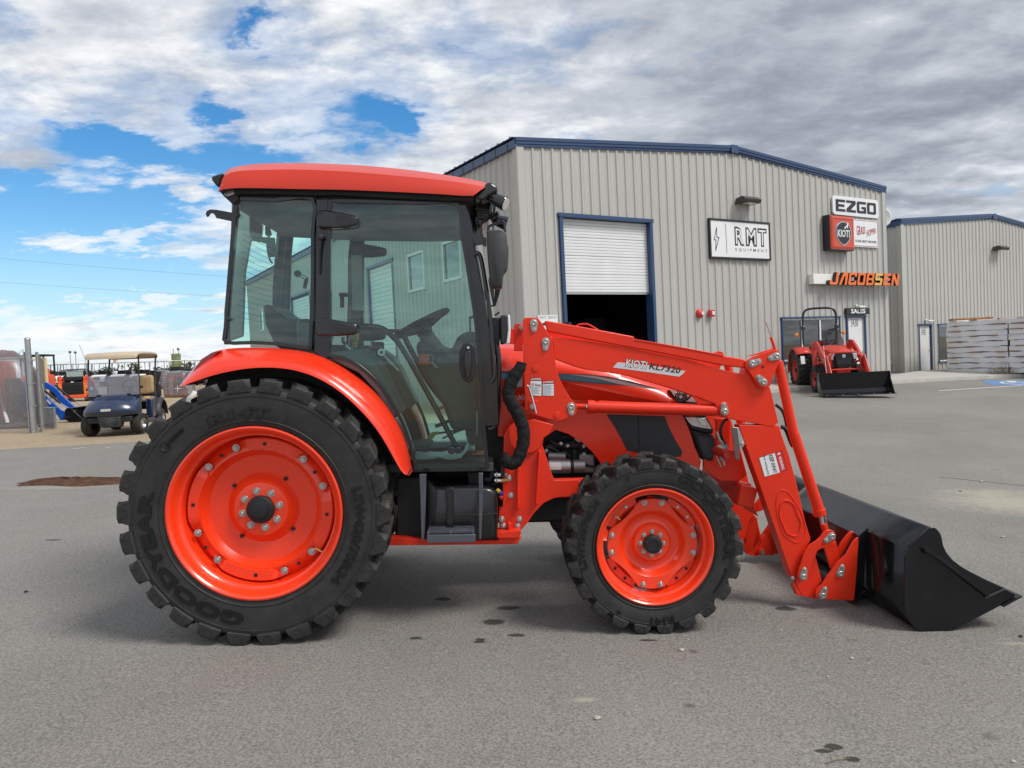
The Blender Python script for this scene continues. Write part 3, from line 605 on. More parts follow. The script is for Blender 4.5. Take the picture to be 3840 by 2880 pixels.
text('KIOTI',lambda x,y,d:(.30+x,-.343,.43+y),SGNW,KI,'lettering',.25,.68,.02,.15)
poly(KI,[(.68,.74),(.74,.80),(.80,.80),(.86,.93),(.90,.95),(.89,.90),(.93,.90),(.88,.83),(.88,.73),(.84,.73),(.83,.78),(.75,.74),(.74,.70)],SGNW,.342,'emblem',.002)
GH=on1('rounded_sign','white sign with thin red border and red arched letters beside the red box sign','sign',13.54,4.80)
m=MB(); P=rrect(0,1.55,0,.96,.09); m.prism([(x,-.04,z) for x,z in P],[(x,0,z) for x,z in P],SGNW); m.build('panel',GH,smooth=30)
strokes(GH,rrect(.035,1.515,.035,.925,.075),.014,SGNR,.043,'border')
def arch(x,y,d): u=x/.58; return (.20+x,-.045,.42+y*(1.25-.55*u)+.08*sin(u*1.6)-.02)
text('GRASS',lambda x,y,d:(.28+x,-.045,.38+.24*(1-x/.58)*0+y*(1.2-.45*x/.55)+.10*(x/.55)),SGNR,GH,'lettering',.30,.50,.012)
text('HOPPER',lambda x,y,d:(.86+x,-.045,.36+.16*(x/.55)+y*(1.25-.35*x/.55)),SGNR,GH,'lettering',.20,.55,.008)
text('YOUR NEXT MOWER',lambda x,y,d:(.17+x,-.045,.155+y),LABK,GH,'lettering',.085,1.26,.008)
JB=on1('letter_sign','long channel letter sign of orange capitals standing out from the wall over the sales door','sign',11.15,3.46)
m=MB(); m.box((1.9,-.11,.17),(3.8,.20,.33),OFFW); m.build('raceway',JB,bevel=.01)
ccols=[SGNO]*5+[SGNY,SGNO,SGNO]
block(JB,'JACOBSEN',.62,-.03,.42,.425,SGNB,.22,.075,.26,'letter_return',.13)
block(JB,'JACOBSEN',.62,-.03,.42,.425,SGNO,.352,.075,.26,'letter_face',.008,ccols)
SA=on1('door_sign','black sign with white capitals over the white sales door','sign',13.04,2.44)
m=MB(); m.box((.66,-.05,.115),(1.32,.09,.22),SGNB); m.build('panel',SA,bevel=.004); text('SALES',tl(.24,.035,.097),SGNW,SA,'lettering',.155,.82,.03)
PS=on1('wall_plate','small white wall plate with grey capitals left of the roll-up door','sign',.36,2.22)
m=MB(); m.box((.30,-.02,.18),(.60,.03,.36),SGNW); m.build('panel',PS); text('PARTS / SERVICE',tl(.03,.265,.037),LABG,PS,'lettering',.07,.54,.0); poly(PS,[(.12,.10),(.33,.10),(.33,.06),(.46,.13),(.33,.20),(.33,.16),(.12,.16)],SGNB,.037)
def wallpack(B,t,z,lb):
    o=on1('wall_light',lb,'lamp',t,z,None,B); m=MB()
    m.prism([(-.36,0,0),(-.36,-.05,.16),(.0-.36,-.30,.20),(-.36,-.44,.10),(-.36,-.40,.0)],[(.36,0,0),(.36,-.05,.16),(.36,-.30,.20),(.36,-.44,.10),(.36,-.40,0)],mat('bronze_lamp',(.045,.042,.038),.5)); m.build('housing',o,bevel=.01)
    m=MB(); m.box((0,-.26,-.008),(.40,.22,.012),LAMPL); m.build('lens',o); return o
wallpack(C0,8.13,5.88,'dark bronze wall light above the framed white sign'); wallpack(C2,7.5,5.33,'dark bronze wall light high on the right hand building')
AL=on1('alarm_bell','round red fire bell with a square red strobe beside it on the wall','alarm',6.08,2.56)
m=MB(); m.lathe([(0,.0),(0,.13),(.05,.135),(.09,.11),(.12,.05),(.125,0)],(0,0,0),(0,-1,0),mat('alarm_red',(.60,.03,.03),.4),32); m.build('bell',AL)
m=MB(); m.lathe([(0.127,0),(.127,.055),(.135,.05),(.137,0)],(0.03,0,0),(0,-1,0),WHITE,20); m.build('bell_cap',AL)
m=MB(); m.box((.46,-.06,0),(.20,.10,.20),MATS['alarm_red']); m.build('strobe_box',AL,bevel=.01); m=MB(); m.box((.47,-.125,0),(.10,.03,.11),LAMPL); m.build('strobe_lens',AL,bevel=.008)
for B,t,z,lb in ((C0,13.72,2.72,'small white security camera above the sales sign'),(C2,1.6,2.22,'small white security camera above the door numbered 3426')):
    o=on1('security_camera',lb,'camera',t,z,None,B); m=MB(); m.cyl((0,0,.02),(0,-.04,.02),.055,OFFW,16); m.cyl((0,-.03,.02),(.0,-.12,.0),.022,OFFW,10); m.build('mount',o); m=MB(); m.cyl((-.06,-.14,-.02),(.20,-.20,-.03),.038,OFFW,14); m.build('body',o,bevel=.004)
p=hit(3312,815,C0+DS*1.2,DS); SDs=thing('satellite_dish','small pale round dish at the roof corner between the two buildings','dish',tuple(p)); m=MB(); rr=[[(.33*s*cos(a),-.12*s*s*.6,.36*s*sin(a)) for a in [2*pi*k/32 for k in range(32)]] for s in (.02,.3,.6,.8,1)]
m.loft([[ (x,y+.06,z) for x,y,z in r] for r in rr],OFFW,True); m.build('reflector',SDs,smooth=60,solid=.012); m=MB(); m.tube([(0,.06,-.02),(0,.15,-.25),(-.05,.2,-.45)],.02,GALV,8); m.build('arm',SDs)
# box on the shaded flank of the second building, pipe stub by the door
o=thing('outlet_box','small grey outlet box low on the shaded side wall of the right building','outlet box',tuple(hit(3338,1360,C2+DF*-.03,DF))); m=MB(); m.box((0,0,0),(.10,.16,.20),GALV); m.build('case',o,bevel=.006); m=MB(); m.box((-.055,0,.0),(.012,.05,.09),BLKM); m.build('cover',o)
o=on1('pipe_stub','short bent dark pipe sticking up before the door numbered 3426','pipe',1.55,.0,None,C2,1.2); m=MB(); m.tube(smooth_path([(0,0,-.1),(0,0,.12),(-.03,0,.28),(-.12,0,.42),(-.14,0,.45)],4),.035,RUB,10); m.build('pipe',o)
# ------------------------------------------------------------------ stacked wrapped lumber at the right
RL=random.Random(3)
q_=ray(3552,1259); P0=Vector((q_.x/q_.y*29.5,CAM.y+29.5,0)); RZL=radians(-63.); DL=Vector((cos(RZL),sin(RZL),0)); zg=gz(P0.x,P0.y)+.02
for colm,(ta,tb) in enumerate(((0,2.32),(2.36,6.2))):
    for i in range(10):
        zh=.208; z=zg+i*zh; dx_=RL.uniform(-.03,.03)
        p=P0+DL*(ta+dx_)
        side='left' if colm==0 else 'right'; lv=['lowest','second from the ground','third from the ground','fourth from the ground','fifth from the ground','fifth from the top','fourth from the top','third from the top','second from the top','topmost'][i]
        o=thing('lumber_bundle',f'wrapped lumber bundle, {lv} of the {side} stack','lumber bundle',(p.x,p.y,z),RZL,'wrapped lumber bundles stacked by the right building')
        Lx=tb-ta; m=MB(); K=18; hb=zh-RL.uniform(.012,.022)
        prof=[(0,.01),(0,hb-.01),(.02,hb),(1.15,hb),(1.17,hb-.01),(1.17,.01),(1.15,0),(.02,0)]
        rows=[]
        for k in range(K+1):
            x=Lx*k/K; wv=.012*sin(k*1.3+i)+RL.uniform(-.008,.008); s2=.016*sin(k*.6+i*2)
            rows.append([(x,yy-(.03+wv if yy<.5 else 0),zz+(s2 if zz<.05 else wv*.6)) for yy,zz in prof])
        m.loft(rows,WRAP,True); m.build('wrap',o,smooth=40)
        m=MB()
        for c_ in range(8): m.box((-.004,.08+c_*.145,hb/2),(.03,.135,hb-.03),WOOD)
        m.box((Lx/2,.6,hb/2),(Lx-.02,1.1,hb-.02),WOOD); m.build('boards',o)
        for k in range(3):
            x=Lx*(.08+.38*k)+RL.uniform(-.1,.2); m=MB(); m.box((x,.48,hb+.012),(RL.choice((.08,.3,.5)),1.1,.03),WOOD if (i+k)%3 else WHITE); m.build('spacer',o)
pt=P0+DL*.45+Vector((.35,.75,zg+10*.208)); o=thing('lumber_bundle','bare lumber with raw orange wood showing on top of the left wrapped stack','lumber bundle',tuple(pt),radians(-10)); m=MB(); m.box((.7,.3,.06),(1.5,.4,.11),WOOD); m.build('boards',o)
bp_=P0+DL*2.1-Vector((.25,.25,0)); o=MB(); RB_=random.Random(5)
for i in range(150):
    a=Vector((RB_.gauss(0,.28),RB_.gauss(0,.12),RB_.uniform(0,.12))); b=a+Vector((RB_.uniform(-.35,.35),RB_.uniform(-.1,.1),RB_.uniform(-.02,.35))); o.tube([a,(a+b)/2+Vector((0,0,.05)),b],.004,BRUSH,4,False)
o=o.build('tumbleweed',smooth=0); o.location=(bp_.x,bp_.y,gz(bp_.x,bp_.y)); tag(o,'dry tangled weed lodged at the foot of the lumber stack','weed')
# handicap marking: blue square with white symbol, on the asphalt by the right edge
hp=gp(3815,1437); m=MB(); DFn=Vector((.9,-.45,0)).normalized(); 
def gq(a,b,h): p=hp+DFn*a+Vector((-DFn.y,DFn.x,0))*b; return (p.x,p.y,gz(p.x,p.y)+h)
PBL=mat('paint_blue',(.11,.22,.42),.8,0,0,var=.35,vscale=6); PWH=mat('road_white',(.62,.62,.60),.8,0,0,var=.25,vscale=8)
m.loft([[gq(-.9+.18*i,-1.2+.4*j,.006) for j in range(7)] for i in range(21)],PBL); o=m.build('parking_marking',smooth=0); tag(o,kind='structure')
m=MB(); m.loft([[gq(-.1+.4*cos(a)*r,-.1+.7*sin(a)*r,.011) for r in (.75,1.)] for a in [2*pi*k/24 for k in range(25)]],PWH); m.add([gq(-.25,.2,.012),gq(.0,.2,.012),gq(.1,1.0,.012),gq(-.15,1.0,.012)],[(0,1,2,3)],PWH); m.build('symbol',o,smooth=0)
m=MB()
for (u1,v1,u2,v2,wd) in ((3520,1466,3838,1446,.10),(275,1684,320,1680,.05),(395,1681,415,1679,.05)):
    a=gp(u1,v1); b=gp(u2,v2); d=(b-a).normalized(); nn=Vector((-d.y,d.x,0))*wd/2; K=12
    m.loft([[ (lambda p:(p.x,p.y,gz(p.x,p.y)+.006))(a.lerp(b,k/K)+nn*s) for s in(-1,1)] for k in range(K+1)],PWH)
tag(m.build('road_markings',smooth=0),kind='structure')
# ================================================================== MAIN TRACTOR (own frame: x forward, y away from the camera, z up, ground at z=0)
YAW=radians(2.); TILT=math.atan(.04)
TM=Matrix.Rotation(YAW,4,'Z')@Matrix.Rotation(TILT,4,'Y'); TI=TM.inverted(); CL=TI@CAM
T=thing('loader_tractor','large orange red cab tractor with front loader and black bucket in the foreground','tractor',(0,0,0),rot=(0,TILT,YAW))
def L(u,v,Y):
    d=TI.to_3x3()@ray(u,v); t=(Y-CL.y)/d.y; return CL+d*t
ZA=(700,550,1.7015);ZB=(400,1250,1.3275);ZC=(1400,1150,1.659);ZD=(1900,1100,1.8436);ZE=(2000,1600,1.952);ZF=(2700,1700,1.9404);ZG=(2900,1700,2.304);ZH=(2650,1700,3.687);ZI=(2550,1400,4.74);ZJ=(1500,1600,3.017);ZK=(1700,620,2.2733);ZS=(0,0,1.)
def P(z,x,y,Y): return L(z[0]+x/z[2],z[1]+y/z[2],Y)
def PP(z,pts,Y): return [P(z,x,y,Y) for x,y in pts]
YC=.93
def far(y): return 2*YC-y
def plate(z,pts,Y,th,mt,name=None,par=None,bev=.003,k=0,closed=True):
    Q=PP(z,pts,Y)
    if k: Q=smooth_path(Q,k,True)
    m=MB(); m.prism(Q,[q+Vector((0,th,0)) for q in Q],mt); return m.build(name,par or T,bevel=bev) if name else m
# ---------------------------------------------------------------- wheels
def tyre(R,Wt,rb,nl,lugh,sw=.0,tread=RUBT):
    "carcass + lugs about the y axis, outer side at y=0, centre at the origin"
    m=MB(); Rc=R-lugh
    prof=[(.035,rb-.004),(.018,rb+.006),(.010,rb+.03),(.004,rb+(Rc-rb)*.35),(.0,rb+(Rc-rb)*.6),(.001,rb+(Rc-rb)*.86),(.006,Rc-.016),(.020,Rc-.004),(.05,Rc),(Wt*.3,Rc),(Wt*.5,Rc+.004)]
    prof=prof+[(Wt-h,r) for h,r in prof[-2::-1]]
    m.lathe(prof,(0,0,0),(0,1,0),RUB,96)
    # thin ring step on the sidewall
    rs=rb+(Rc-rb)*.80; m.lathe([(.004,rs-.006),(-.003,rs-.003),(-.003,rs+.001),(.006,rs+.005)],(0,0,0),(0,1,0),RUB,96)
    rs=rb+(Rc-rb)*.16; m.lathe([(.009,rs-.004),(.004,rs),(.008,rs+.004)],(0,0,0),(0,1,0),RUB,96)
    def lug(side,a0):
        # path across: from the centre of the tread out, over the shoulder and down the sidewall
        q=sqrt(24./nl)*R/.62
        path=[(Wt*.55,R-.002,.0,.018,1.5),(Wt*.40,R,.22,.021,1.5),(Wt*.22,R,.46,.027,1.5),(Wt*.08,R-.002,.60,.027,1.8),(.006,R-.002,.62,.028,1.9),(-.003,R-.012,.62,.031,1.7),(-.005,R-lugh*.6,.62,.040,1.35),(-.005,R-lugh*.95,.62,.052,1.1),(-.004,R-lugh*1.35,.62,.056,1.0),(.004,R-lugh*1.55,.62,.050,1.0)]
        top=[];base=[]
        for h,r,sk,hw,kf in path:
            hh=h if side>0 else Wt-h; c=a0+sk*(2*pi/nl)*.95
            wd=hw*q; out=h<.02
            top.append([(r*sin(c+s*wd/r),hh,r*cos(c+s*wd/r)) for s in(-1,1)])
            rbse=min(r,Rc-.004) if not out else r-.0; hb=(hh if not out else (.022 if side>0 else Wt-.022)); w2=wd*kf
            base.append([(rbse*sin(c+s*w2/r),hb,rbse*cos(c+s*w2/r)) for s in(-1,1)])
        rows=[[b[0],t[0],t[1],b[1]] for b,t in zip(base,top)]
        m.loft(rows[:5],tread); m.loft(rows[4:],RUB); m.add(rows[0],[(0,1,2,3)],tread); m.add(rows[-1],[(0,1,2,3)],RUB)
        if side>0:      # moulded U shaped inset on the shoulder block
            c=a0+.62*(2*pi/nl)*.95; U=[]
            for s_,rr in ((-.55,R-lugh*.55),(-.55,R-lugh*1.05),(-.35,R-lugh*1.25),(.35,R-lugh*1.25),(.55,R-lugh*1.05),(.55,R-lugh*.55)): U.append(Vector((rr*sin(c+s_*.040*q/R),-.0055,rr*cos(c+s_*.040*q/R))))
            m.tube(U,.0022,RUB,5,False)
        # moulded inset on the shoulder block
    for i in range(nl):
        a=2*pi*i/nl; lug(1,a); lug(-1,a+pi/nl)
    return m
def arc_text(s,par,R,a_mid,h,span,Y,mt=RUBG,bold=.02,th=.006,name='lettering',inward=False,shear=0.):
    "text bent round the y axis; a measured clockwise seen from the near side, 0 at the top"
    def fn(x,y,d):
        if not inward: a=a_mid-span/2+x/(R)*1.; r=R+y
        else: a=a_mid+span/2-x/R; r=R+h-y
        return (r*sin(a),Y-d,r*cos(a))
    return text(s,fn,mt,par,name,h,R*span,bold,shear,th)
def nut(p,ax,r,h,mt,par=None,name='bolt',washer=True,stud=0.):
    m=MB(); p=Vector(p);ax=Vector(ax).normalized()
    if washer: m.cyl(p,p+ax*.003,r*1.45,mt,16)
    m.cyl(p+ax*.003,p+ax*(h),r,mt,6)
    if stud: m.cyl(p+ax*h,p+ax*(h+stud),r*.5,mt,10)
    m.cyl(p+ax*h,p+ax*(h+.0015),r*.75,mt,12)
    return m.build(name,par,bevel=.0008,seg=1) if par is not None else m
# rear wheel ------------------------------------------------------------
rc=L(951,1928,0.02); RR=rc.z+.012
def rear_wheel():
    rim=MB(); a=(0,1,0); r0=.478
    rim.lathe([(.035,r0-.012),(.020,r0),(.006,r0-.001),(.003,r0-.010),(.012,r0-.022),(.030,r0-.030),(.075,r0-.040),(.085,r0-.058),(.14,r0-.066),(.20,r0-.068),(.30,r0-.066),(.36,r0-.03),(.40,r0)],(0,0,0),a,RIMR,96)
    wheel=rim.build('rear_wheel',T,smooth=50); wheel.location=(rc.x,.02,rc.z)
    tyre(RR,.42,r0-.004,26,.050).build('tyre',wheel,smooth=17)
    d=MB(); rd=r0-.068
    # dished centre disc
    d.lathe([(.175,rd+.0),(.168,rd-.012),(.135,rd-.045),(.130,rd-.075),(.150,rd-.085),(.178,rd-.11),(.190,.20),(.172,.175),(.135,.148),(.130,.12),(.130,.0001)],(0,0,0),a,RIMR,96)
    d.build('disc',wheel,smooth=40)
    # scalloped mounting ring with raised lobes
    for i in range(4):
        c=radians(12+90*i); m=MB(); rows=[]
        for k in range(15):
            t=c+radians(-29+58*k/14); e=min(1,(1-abs(k-7)/7.)*4.)
            rows.append([(r*sin(t),y,r*cos(t)) for r,y in ((rd-.004,.128+.04*(1-e)),(rd-.012,.118+.03*(1-e)),(rd-.068*min(1,.45+e*.55),.118+.03*(1-e)),(rd-.076*min(1,.45+e*.55),.150))])
        m.loft(rows,RIMR); m.build('rim_lug_plate',wheel,smooth=50)
    for i in range(8):
        t=radians(-12+45*i+ (8 if i%2 else -8)); r=rd-.040
        nut((r*sin(t),.122,r*cos(t)),(0,-1,0),.0145,.014,STEEL,wheel,'bolt')
        t2=radians(8+45*i+(3 if i%2 else -3)); 
        m=MB(); R_=Matrix.Rotation(t2,3,'Y'); m.box((r*sin(t2),.1175,r*cos(t2)),(.018,.004,.018),BLKM,R_); m.build('square_hole',wheel,smooth=0)
    for i in range(4):
        t=radians(38+90*i); m=MB(); m.box((.205*sin(t),.184,.205*cos(t)),(.018,.012,.018),BLKM,Matrix.Rotation(t+.6,3,'Y')); m.build('square_hole',wheel,smooth=0)
    for i in range(8):
        t=radians(-12+45*i); nut((.105*sin(t),.131,.105*cos(t)),(0,-1,0),.0145,.017,STEEL,wheel,'bolt')
    h=MB(); h.lathe([(.135,.078),(.115,.076),(.108,.068),(.106,.055),(.104,.050),(.092,.047),(.090,.040),(.090,.0001)],(0,0,0),a,BLKM,48); h.build('hub_cap',wheel,smooth=30)
    v=MB(); p=Vector((.36,.10,-.245)); v.tube([p,p+Vector((-.025,-.01,.012)),p+Vector((-.055,-.012,.03))],.006,BRASS,8); v.build('valve',wheel)
    Y=.0
    s_r=(RR-.036); rt=.56
    for st,am,hh,sp,R0 in (('R14T',-7,.052,.60,.530),('GOODYEAR',-125,.074,1.70,.543),('LSW420/75R34',104,.056,.98,.545)):
        arc_text(st,wheel,R0,radians(am),hh,sp,.0018,RUBG,.045 if st!='LSW420/75R34' else .02,.005)
    m=MB(); c=Vector((-.462,.0,.372)); m.lathe([(0,.028),(-.006,.028),(-.006,.022),(-.003,.018),(-.003,.0001)],c+Vector((0,.004,0)),(0,1,0),RUBG,24); m.build('emblem',wheel)
    arc_text('LSW TECHNOLOGY',wheel,.58,radians(-44),.022,.22,.0018,RUBG,.01,.005)
    # tape label
    m=MB(); q=smooth_path([(-.330,-.012,.615),(-.318,-.02,.640),(-.298,-.02,.655),(-.290,-.016,.672)],4); m.loft([[(p_.x-.011,p_.y,p_.z+.004),(p_.x+.011,p_.y,p_.z-.004)] for p_ in q],LABW); m.build('paper_label',wheel)
    return wheel
WR=rear_wheel()
# front wheel -----------------------------------------------------------
fc=L(2459,2053,.05); FR=fc.z+.010
def front_wheel():
    a=(0,1,0); r0=.332; rim=MB()
    rim.lathe([(.03,r0-.010),(.018,r0),(.004,r0-.001),(.002,r0-.008),(.010,r0-.018),(.026,r0-.024),(.055,r0-.032),(.060,r0-.046),(.10,r0-.054),(.16,r0-.058),(.26,r0-.05),(.30,r0)],(0,0,0),a,RIMR,96)
    w=rim.build('front_wheel',T,smooth=50); w.location=(fc.x,.05,fc.z)
    tyre(FR,.315,r0-.004,22,.040).build('tyre',w,smooth=17)
    # eight sided disc, bolted at four flats
    m=MB(); corners=[]
    RO=r0-.075
    for i in range(4):
        b=90*i
        for off in (-17,17): corners.append(radians(b+off+1))
    outer=[]; inner=[]
    for i in range(8):
        t0=corners[i];t1=corners[(i+1)%8]+(2*pi if i==7 else 0)
        for k in range(8):
            t=t0+(t1-t0)*k/8; 
            if i%2==0: r=RO*1.0
            else:
                half=(t1-t0)/2; r=RO*cos(half)/cos(t-(t0+t1)/2); r-=.012*sin(pi*k/8)
            outer.append((r,t))
    rows=[]
    for f,y in ((None,.105),(None,.085),(.0,.080)):
        rows.append([(r*sin(t),y,r*cos(t)) for r,t in outer])
    for rad,y in ((.192,.085),(.178,.100),(.165,.122),(.150,.130),(.118,.128),(.110,.122),(.100,.098),(.098,.096),(.0005,.096)):
        rows.append([(rad*sin(t),y,rad*cos(t)) for r,t in outer])
    m.loft(rows,RIMR,True); m.build('disc',w,smooth=35)
    for i in range(4):
        t=radians(45+90*i+1); m=MB()
        rows=[[(r*sin(t+s),y,r*cos(t+s)) for r,y in ((r0-.056,.13),(r0-.058,.112),(r0-.095,.112),(r0-.115,.13))] for s in [radians(-24+6*k) for k in range(9)]]
        m.loft(rows,RIMR); m.build('rim_lug_plate',w)
        for s in (-9,9):
            q=t+radians(s); m=MB(); m.box(((r0-.078)*sin(q),.110,(r0-.078)*cos(q)),(.014,.006,.014),BLKM if i%3 else SILV,Matrix.Rotation(q+.5,3,'Y')); m.build('square_hole',w,smooth=0)
    for i in range(4):
        for off in (-12,12):
            t=radians(90*i+off+1); r=RO-.018; nut((r*sin(t),.080,r*cos(t)),(0,-1,0),.0115,.013,STEEL,w,'bolt',stud=.012)
    for i in range(8):
        t=radians(1+45*i); nut((.066*sin(t)*1.0,.096,.066*cos(t)),(0,-1,0),.0098,.012,STEEL,w,'bolt')
    h=MB(); h.lathe([(.10,.050),(.055,.050),(.050,.046),(.048,.030),(.052,.028),(.052,.0001)],(0,0,0),a,BLKM,40); h.build('hub_cap',w,smooth=30)
    v=MB(); p=Vector((-.215,.10,.17)); v.tube([p,p+Vector((.012,-.012,-.012)),p+Vector((.03,-.016,-.03))],.0045,BRASS,8); v.build('valve',w)
    for st,am,hh,sp,R0,b in (('GOODYEAR',60,.052,1.45,.388,.045),('LSW320/70R24',-78,.040,.98,.396,.02)):
        arc_text(st,w,R0,radians(am),hh,sp,.0018,RUBG,b,.006)
    arc_text('R14T',w,.40,radians(176),.045,.36,.0018,RUBG,.03,.006)
    arc_text('LSW TECHNOLOGY',w,.41,radians(118),.016,.38,.0018,RUBG,.01,.005)
    for am,hh in ((-22,.018),(-150,.02)):
        t=radians(am); m=MB(); m.lathe([(0,.012),(-.006,.012),(-.006,.0001)],Vector((.42*sin(t),.004,.42*cos(t))),(0,1,0),RUBG,16); m.build('emblem',w)
    return w
WF=front_wheel()
for w0 in (WR,WF):      # the far pair: mirrored copies
    c=copy_tree(w0,T); c.scale=(1,-1,1); c.location=(w0.location.x,far(w0.location.y),w0.location.z)
# tread-tips etc. ----------------------------------------------------------------- chassis and engine
def bx(x0,x1,y0,y1,z0,z1,mt,m=None): 
    m=m or MB(); m.box(((x0+x1)/2,(y0+y1)/2,(z0+z1)/2),(abs(x1-x0),abs(y1-y0),abs(z1-z0)),mt); return m
m=MB()
bx(rc.x-.25,rc.x+.9,.72,1.14,.55,1.0,BLKM,m); bx(rc.x+.6,fc.x-.35,.76,1.10,.48,.98,BLKM,m); m.cyl((rc.x,.30,rc.z),(rc.x,1.56,rc.z),.13,BLKM,24); m.build('transmission',T,bevel=.02)
m=MB(); m.cyl((fc.x,.36,fc.z),(fc.x,1.50,fc.z),.085,BLKM,20); bx(fc.x-.12,fc.x+.12,.80,1.06,fc.z-.12,fc.z+.15,BLKM,m); m.cyl((fc.x,.30,fc.z),(fc.x,.42,fc.z),.13,BLKM,24); m.build('front_axle',T,bevel=.01)
e0=P(ZD,300,1010,.70); e1=P(ZD,640,1290,.70)
m=MB(); bx(e0.x-.10,e1.x+.45,.74,1.12,e1.z-.12,e0.z+.12,BLKM,m)
for k in range(5): bx(e0.x+.07*k,e0.x+.07*k+.04,.715,.75,e1.z+.04+.01*k,e0.z-.02,mat('engine_dark',(.022,.022,.023),.4,.5),m)
m.cyl((e0.x-.02,.69,e0.z-.04),(e0.x+.34,.69,e0.z-.03),.028,BLKM,14); m.cyl((e0.x+.18,.72,e0.z+.02),(e0.x+.18,.62,e0.z+.02),.035,mat('engine_alu',(.28,.28,.28),.45,.7),16)
m.build('engine_block',T,bevel=.006)
a_=P(ZD,285,1195,.63); b_=P(ZD,440,1195,.63); m=MB(); m.cyl(a_,b_,.047,mat('motor_alu',(.42,.42,.42),.4,.8),24); m.cyl(b_,b_+Vector((.016,0,0)),.052,MATS['engine_dark'],24); m.cyl(b_+Vector((.016,0,0)),b_+Vector((.09,0,.0)),.043,MATS['engine_alu'],20); m.cyl(a_+Vector((.0,.0,.065)),b_+Vector((-.03,0,.065)),.022,MATS['engine_alu'],16); sm=m.build('starter_motor',T,bevel=.003)
m=MB(); m.loft([[(a_.x+.01+.07*k,a_.y-.048*cos(t),a_.z+.048*sin(t)) for t in (-.35,0,.35,.65)] for k in (0,1)],LABW); m.build('label',sm)
for k in range(9):
    m=MB(); m.box((a_.x+.017+.0045*k,a_.y-.0485,a_.z-.004),(.002 if k%3 else .003,.002,.015),LABK); m.build('label',sm,smooth=0) if k<0 else None
mm=MB(); bx(b_.x+.06,b_.x+.16,.66,.8,b_.z-.05,b_.z+.07,MATS['engine_alu'],mm); mm.build('pump',T,bevel=.01); nut(P(ZD,515,1188,.64),(0,-1,0),.010,.01,STEEL,T,'pump_bolt')
for i,pts in enumerate([[(300,1020),(360,1050),(420,1040),(470,1025)],[(280,1090),(340,1110),(400,1100),(440,1130)],[(380,1000),(440,990),(500,1020),(520,1080)],[(270,1060),(330,1080),(380,1120),(330,1140)],[(500,1150),(520,1180),(560,1190),(600,1200)]]):
    m=MB(); m.tube(smooth_path(PP(ZD,pts,.66),5),.009,BLKM,8); m.build('engine_hose',T)
for x,y in ((533,1055),(533,1113),(275,1088),(375,1040),(420,1050)): nut(P(ZD,x,y,.66),(0,-1,0),.009,.012,STEEL,T,'engine_bolt')
# ---------------------------------------------------------------- hood
HY=.60
hood=PP(ZD,[(-60,395),(60,398),(200,400),(420,430),(700,490),(960,580),(1130,665)],HY)
nose=PP(ZD,[(1130,665),(1250,705),(1350,800),(1420,920),(1445,1000),(1440,1170)],HY)
def strip(top,bot,y,mt,name,par=T,th=.006,bev=.002,n=24):
    A_=resample(top,n);B_=resample(bot,n); m=MB(); m.loft([[a,b,b+Vector((0,th,0)),a+Vector((0,th,0))] for a,b in zip(A_,B_)],mt,True,True); return m.build(name,par,bevel=bev)
def section(z,pts,Y): return smooth_path(PP(z,pts,Y),5)
# side skin: three horizontal bands so the panel bulges and creases
tp=section(ZD,[(-62,396),(60,398),(200,402),(330,425),(560,470),(800,540),(1000,610),(1130,665),(1240,735),(1300,790)],.66)
cr_=section(ZD,[(-62,545),(60,555),(330,600),(520,640),(760,690),(960,730),(1180,775),(1290,850)],.585)
lo=section(ZD,[(-62,720),(60,715),(330,728),(620,735),(900,760),(1160,800),(1240,880)],.625)
n=40; A1=resample(tp,n);A2=resample(cr_,n);A3=resample(lo,n)
m=MB(); mid=[a.lerp(b,.5)+Vector((0,-.018,0)) for a,b in zip(A1,A2)]
topc=[Vector((a.x,.78,a.z+.045)) for a in A1]; top2=[Vector((a.x,far(.78),a.z+.045)) for a in A1]; f1=[Vector((a.x,far(a.y),a.z)) for a in A1]; f2=[Vector((a.x,far(a.y),a.z)) for a in A2]; f3=[Vector((a.x,far(a.y),a.z)) for a in A3]
m.loft([A3,A2,mid,A1,topc,top2,f1,f2,f3],RED); hd=m.build('hood',T,smooth=32)
m=MB(); nz=[r[-1] for r in (A3,A2,mid,A1,topc,top2,f1,f2,f3)]; m.add(nz,[tuple(range(9))],BLKM); m.build('grille',hd)
# lower side panel with the big arch over the engine
low=[(-62,715),(330,725),(700,750),(1160,790),(1225,850),(1270,960),(1300,1060),(1345,1160),(1330,1240),(1225,1240),(1100,1200),(900,1180),(660,1210),(640,1160),(590,1095),(520,1030),(430,975),(340,945),(290,975),(245,1010),(100,1000),(-62,990)]
plate(ZD,low,.615,.008,RED,'side_panel')
fr_=plate(ZD,[(690,836),(900,842),(1092,850),(1125,930),(1165,1010),(1215,1092),(1205,1130),(1010,1130),(830,1085),(795,1010),(750,930)],.612,.01,GRILL,'side_grille',bev=.002)
for px_ in ([(905,842),(912,842),(925,1130),(915,1130)],): plate(ZD,px_,.6105,.004,BLKM,'grille_bar',fr_,0)
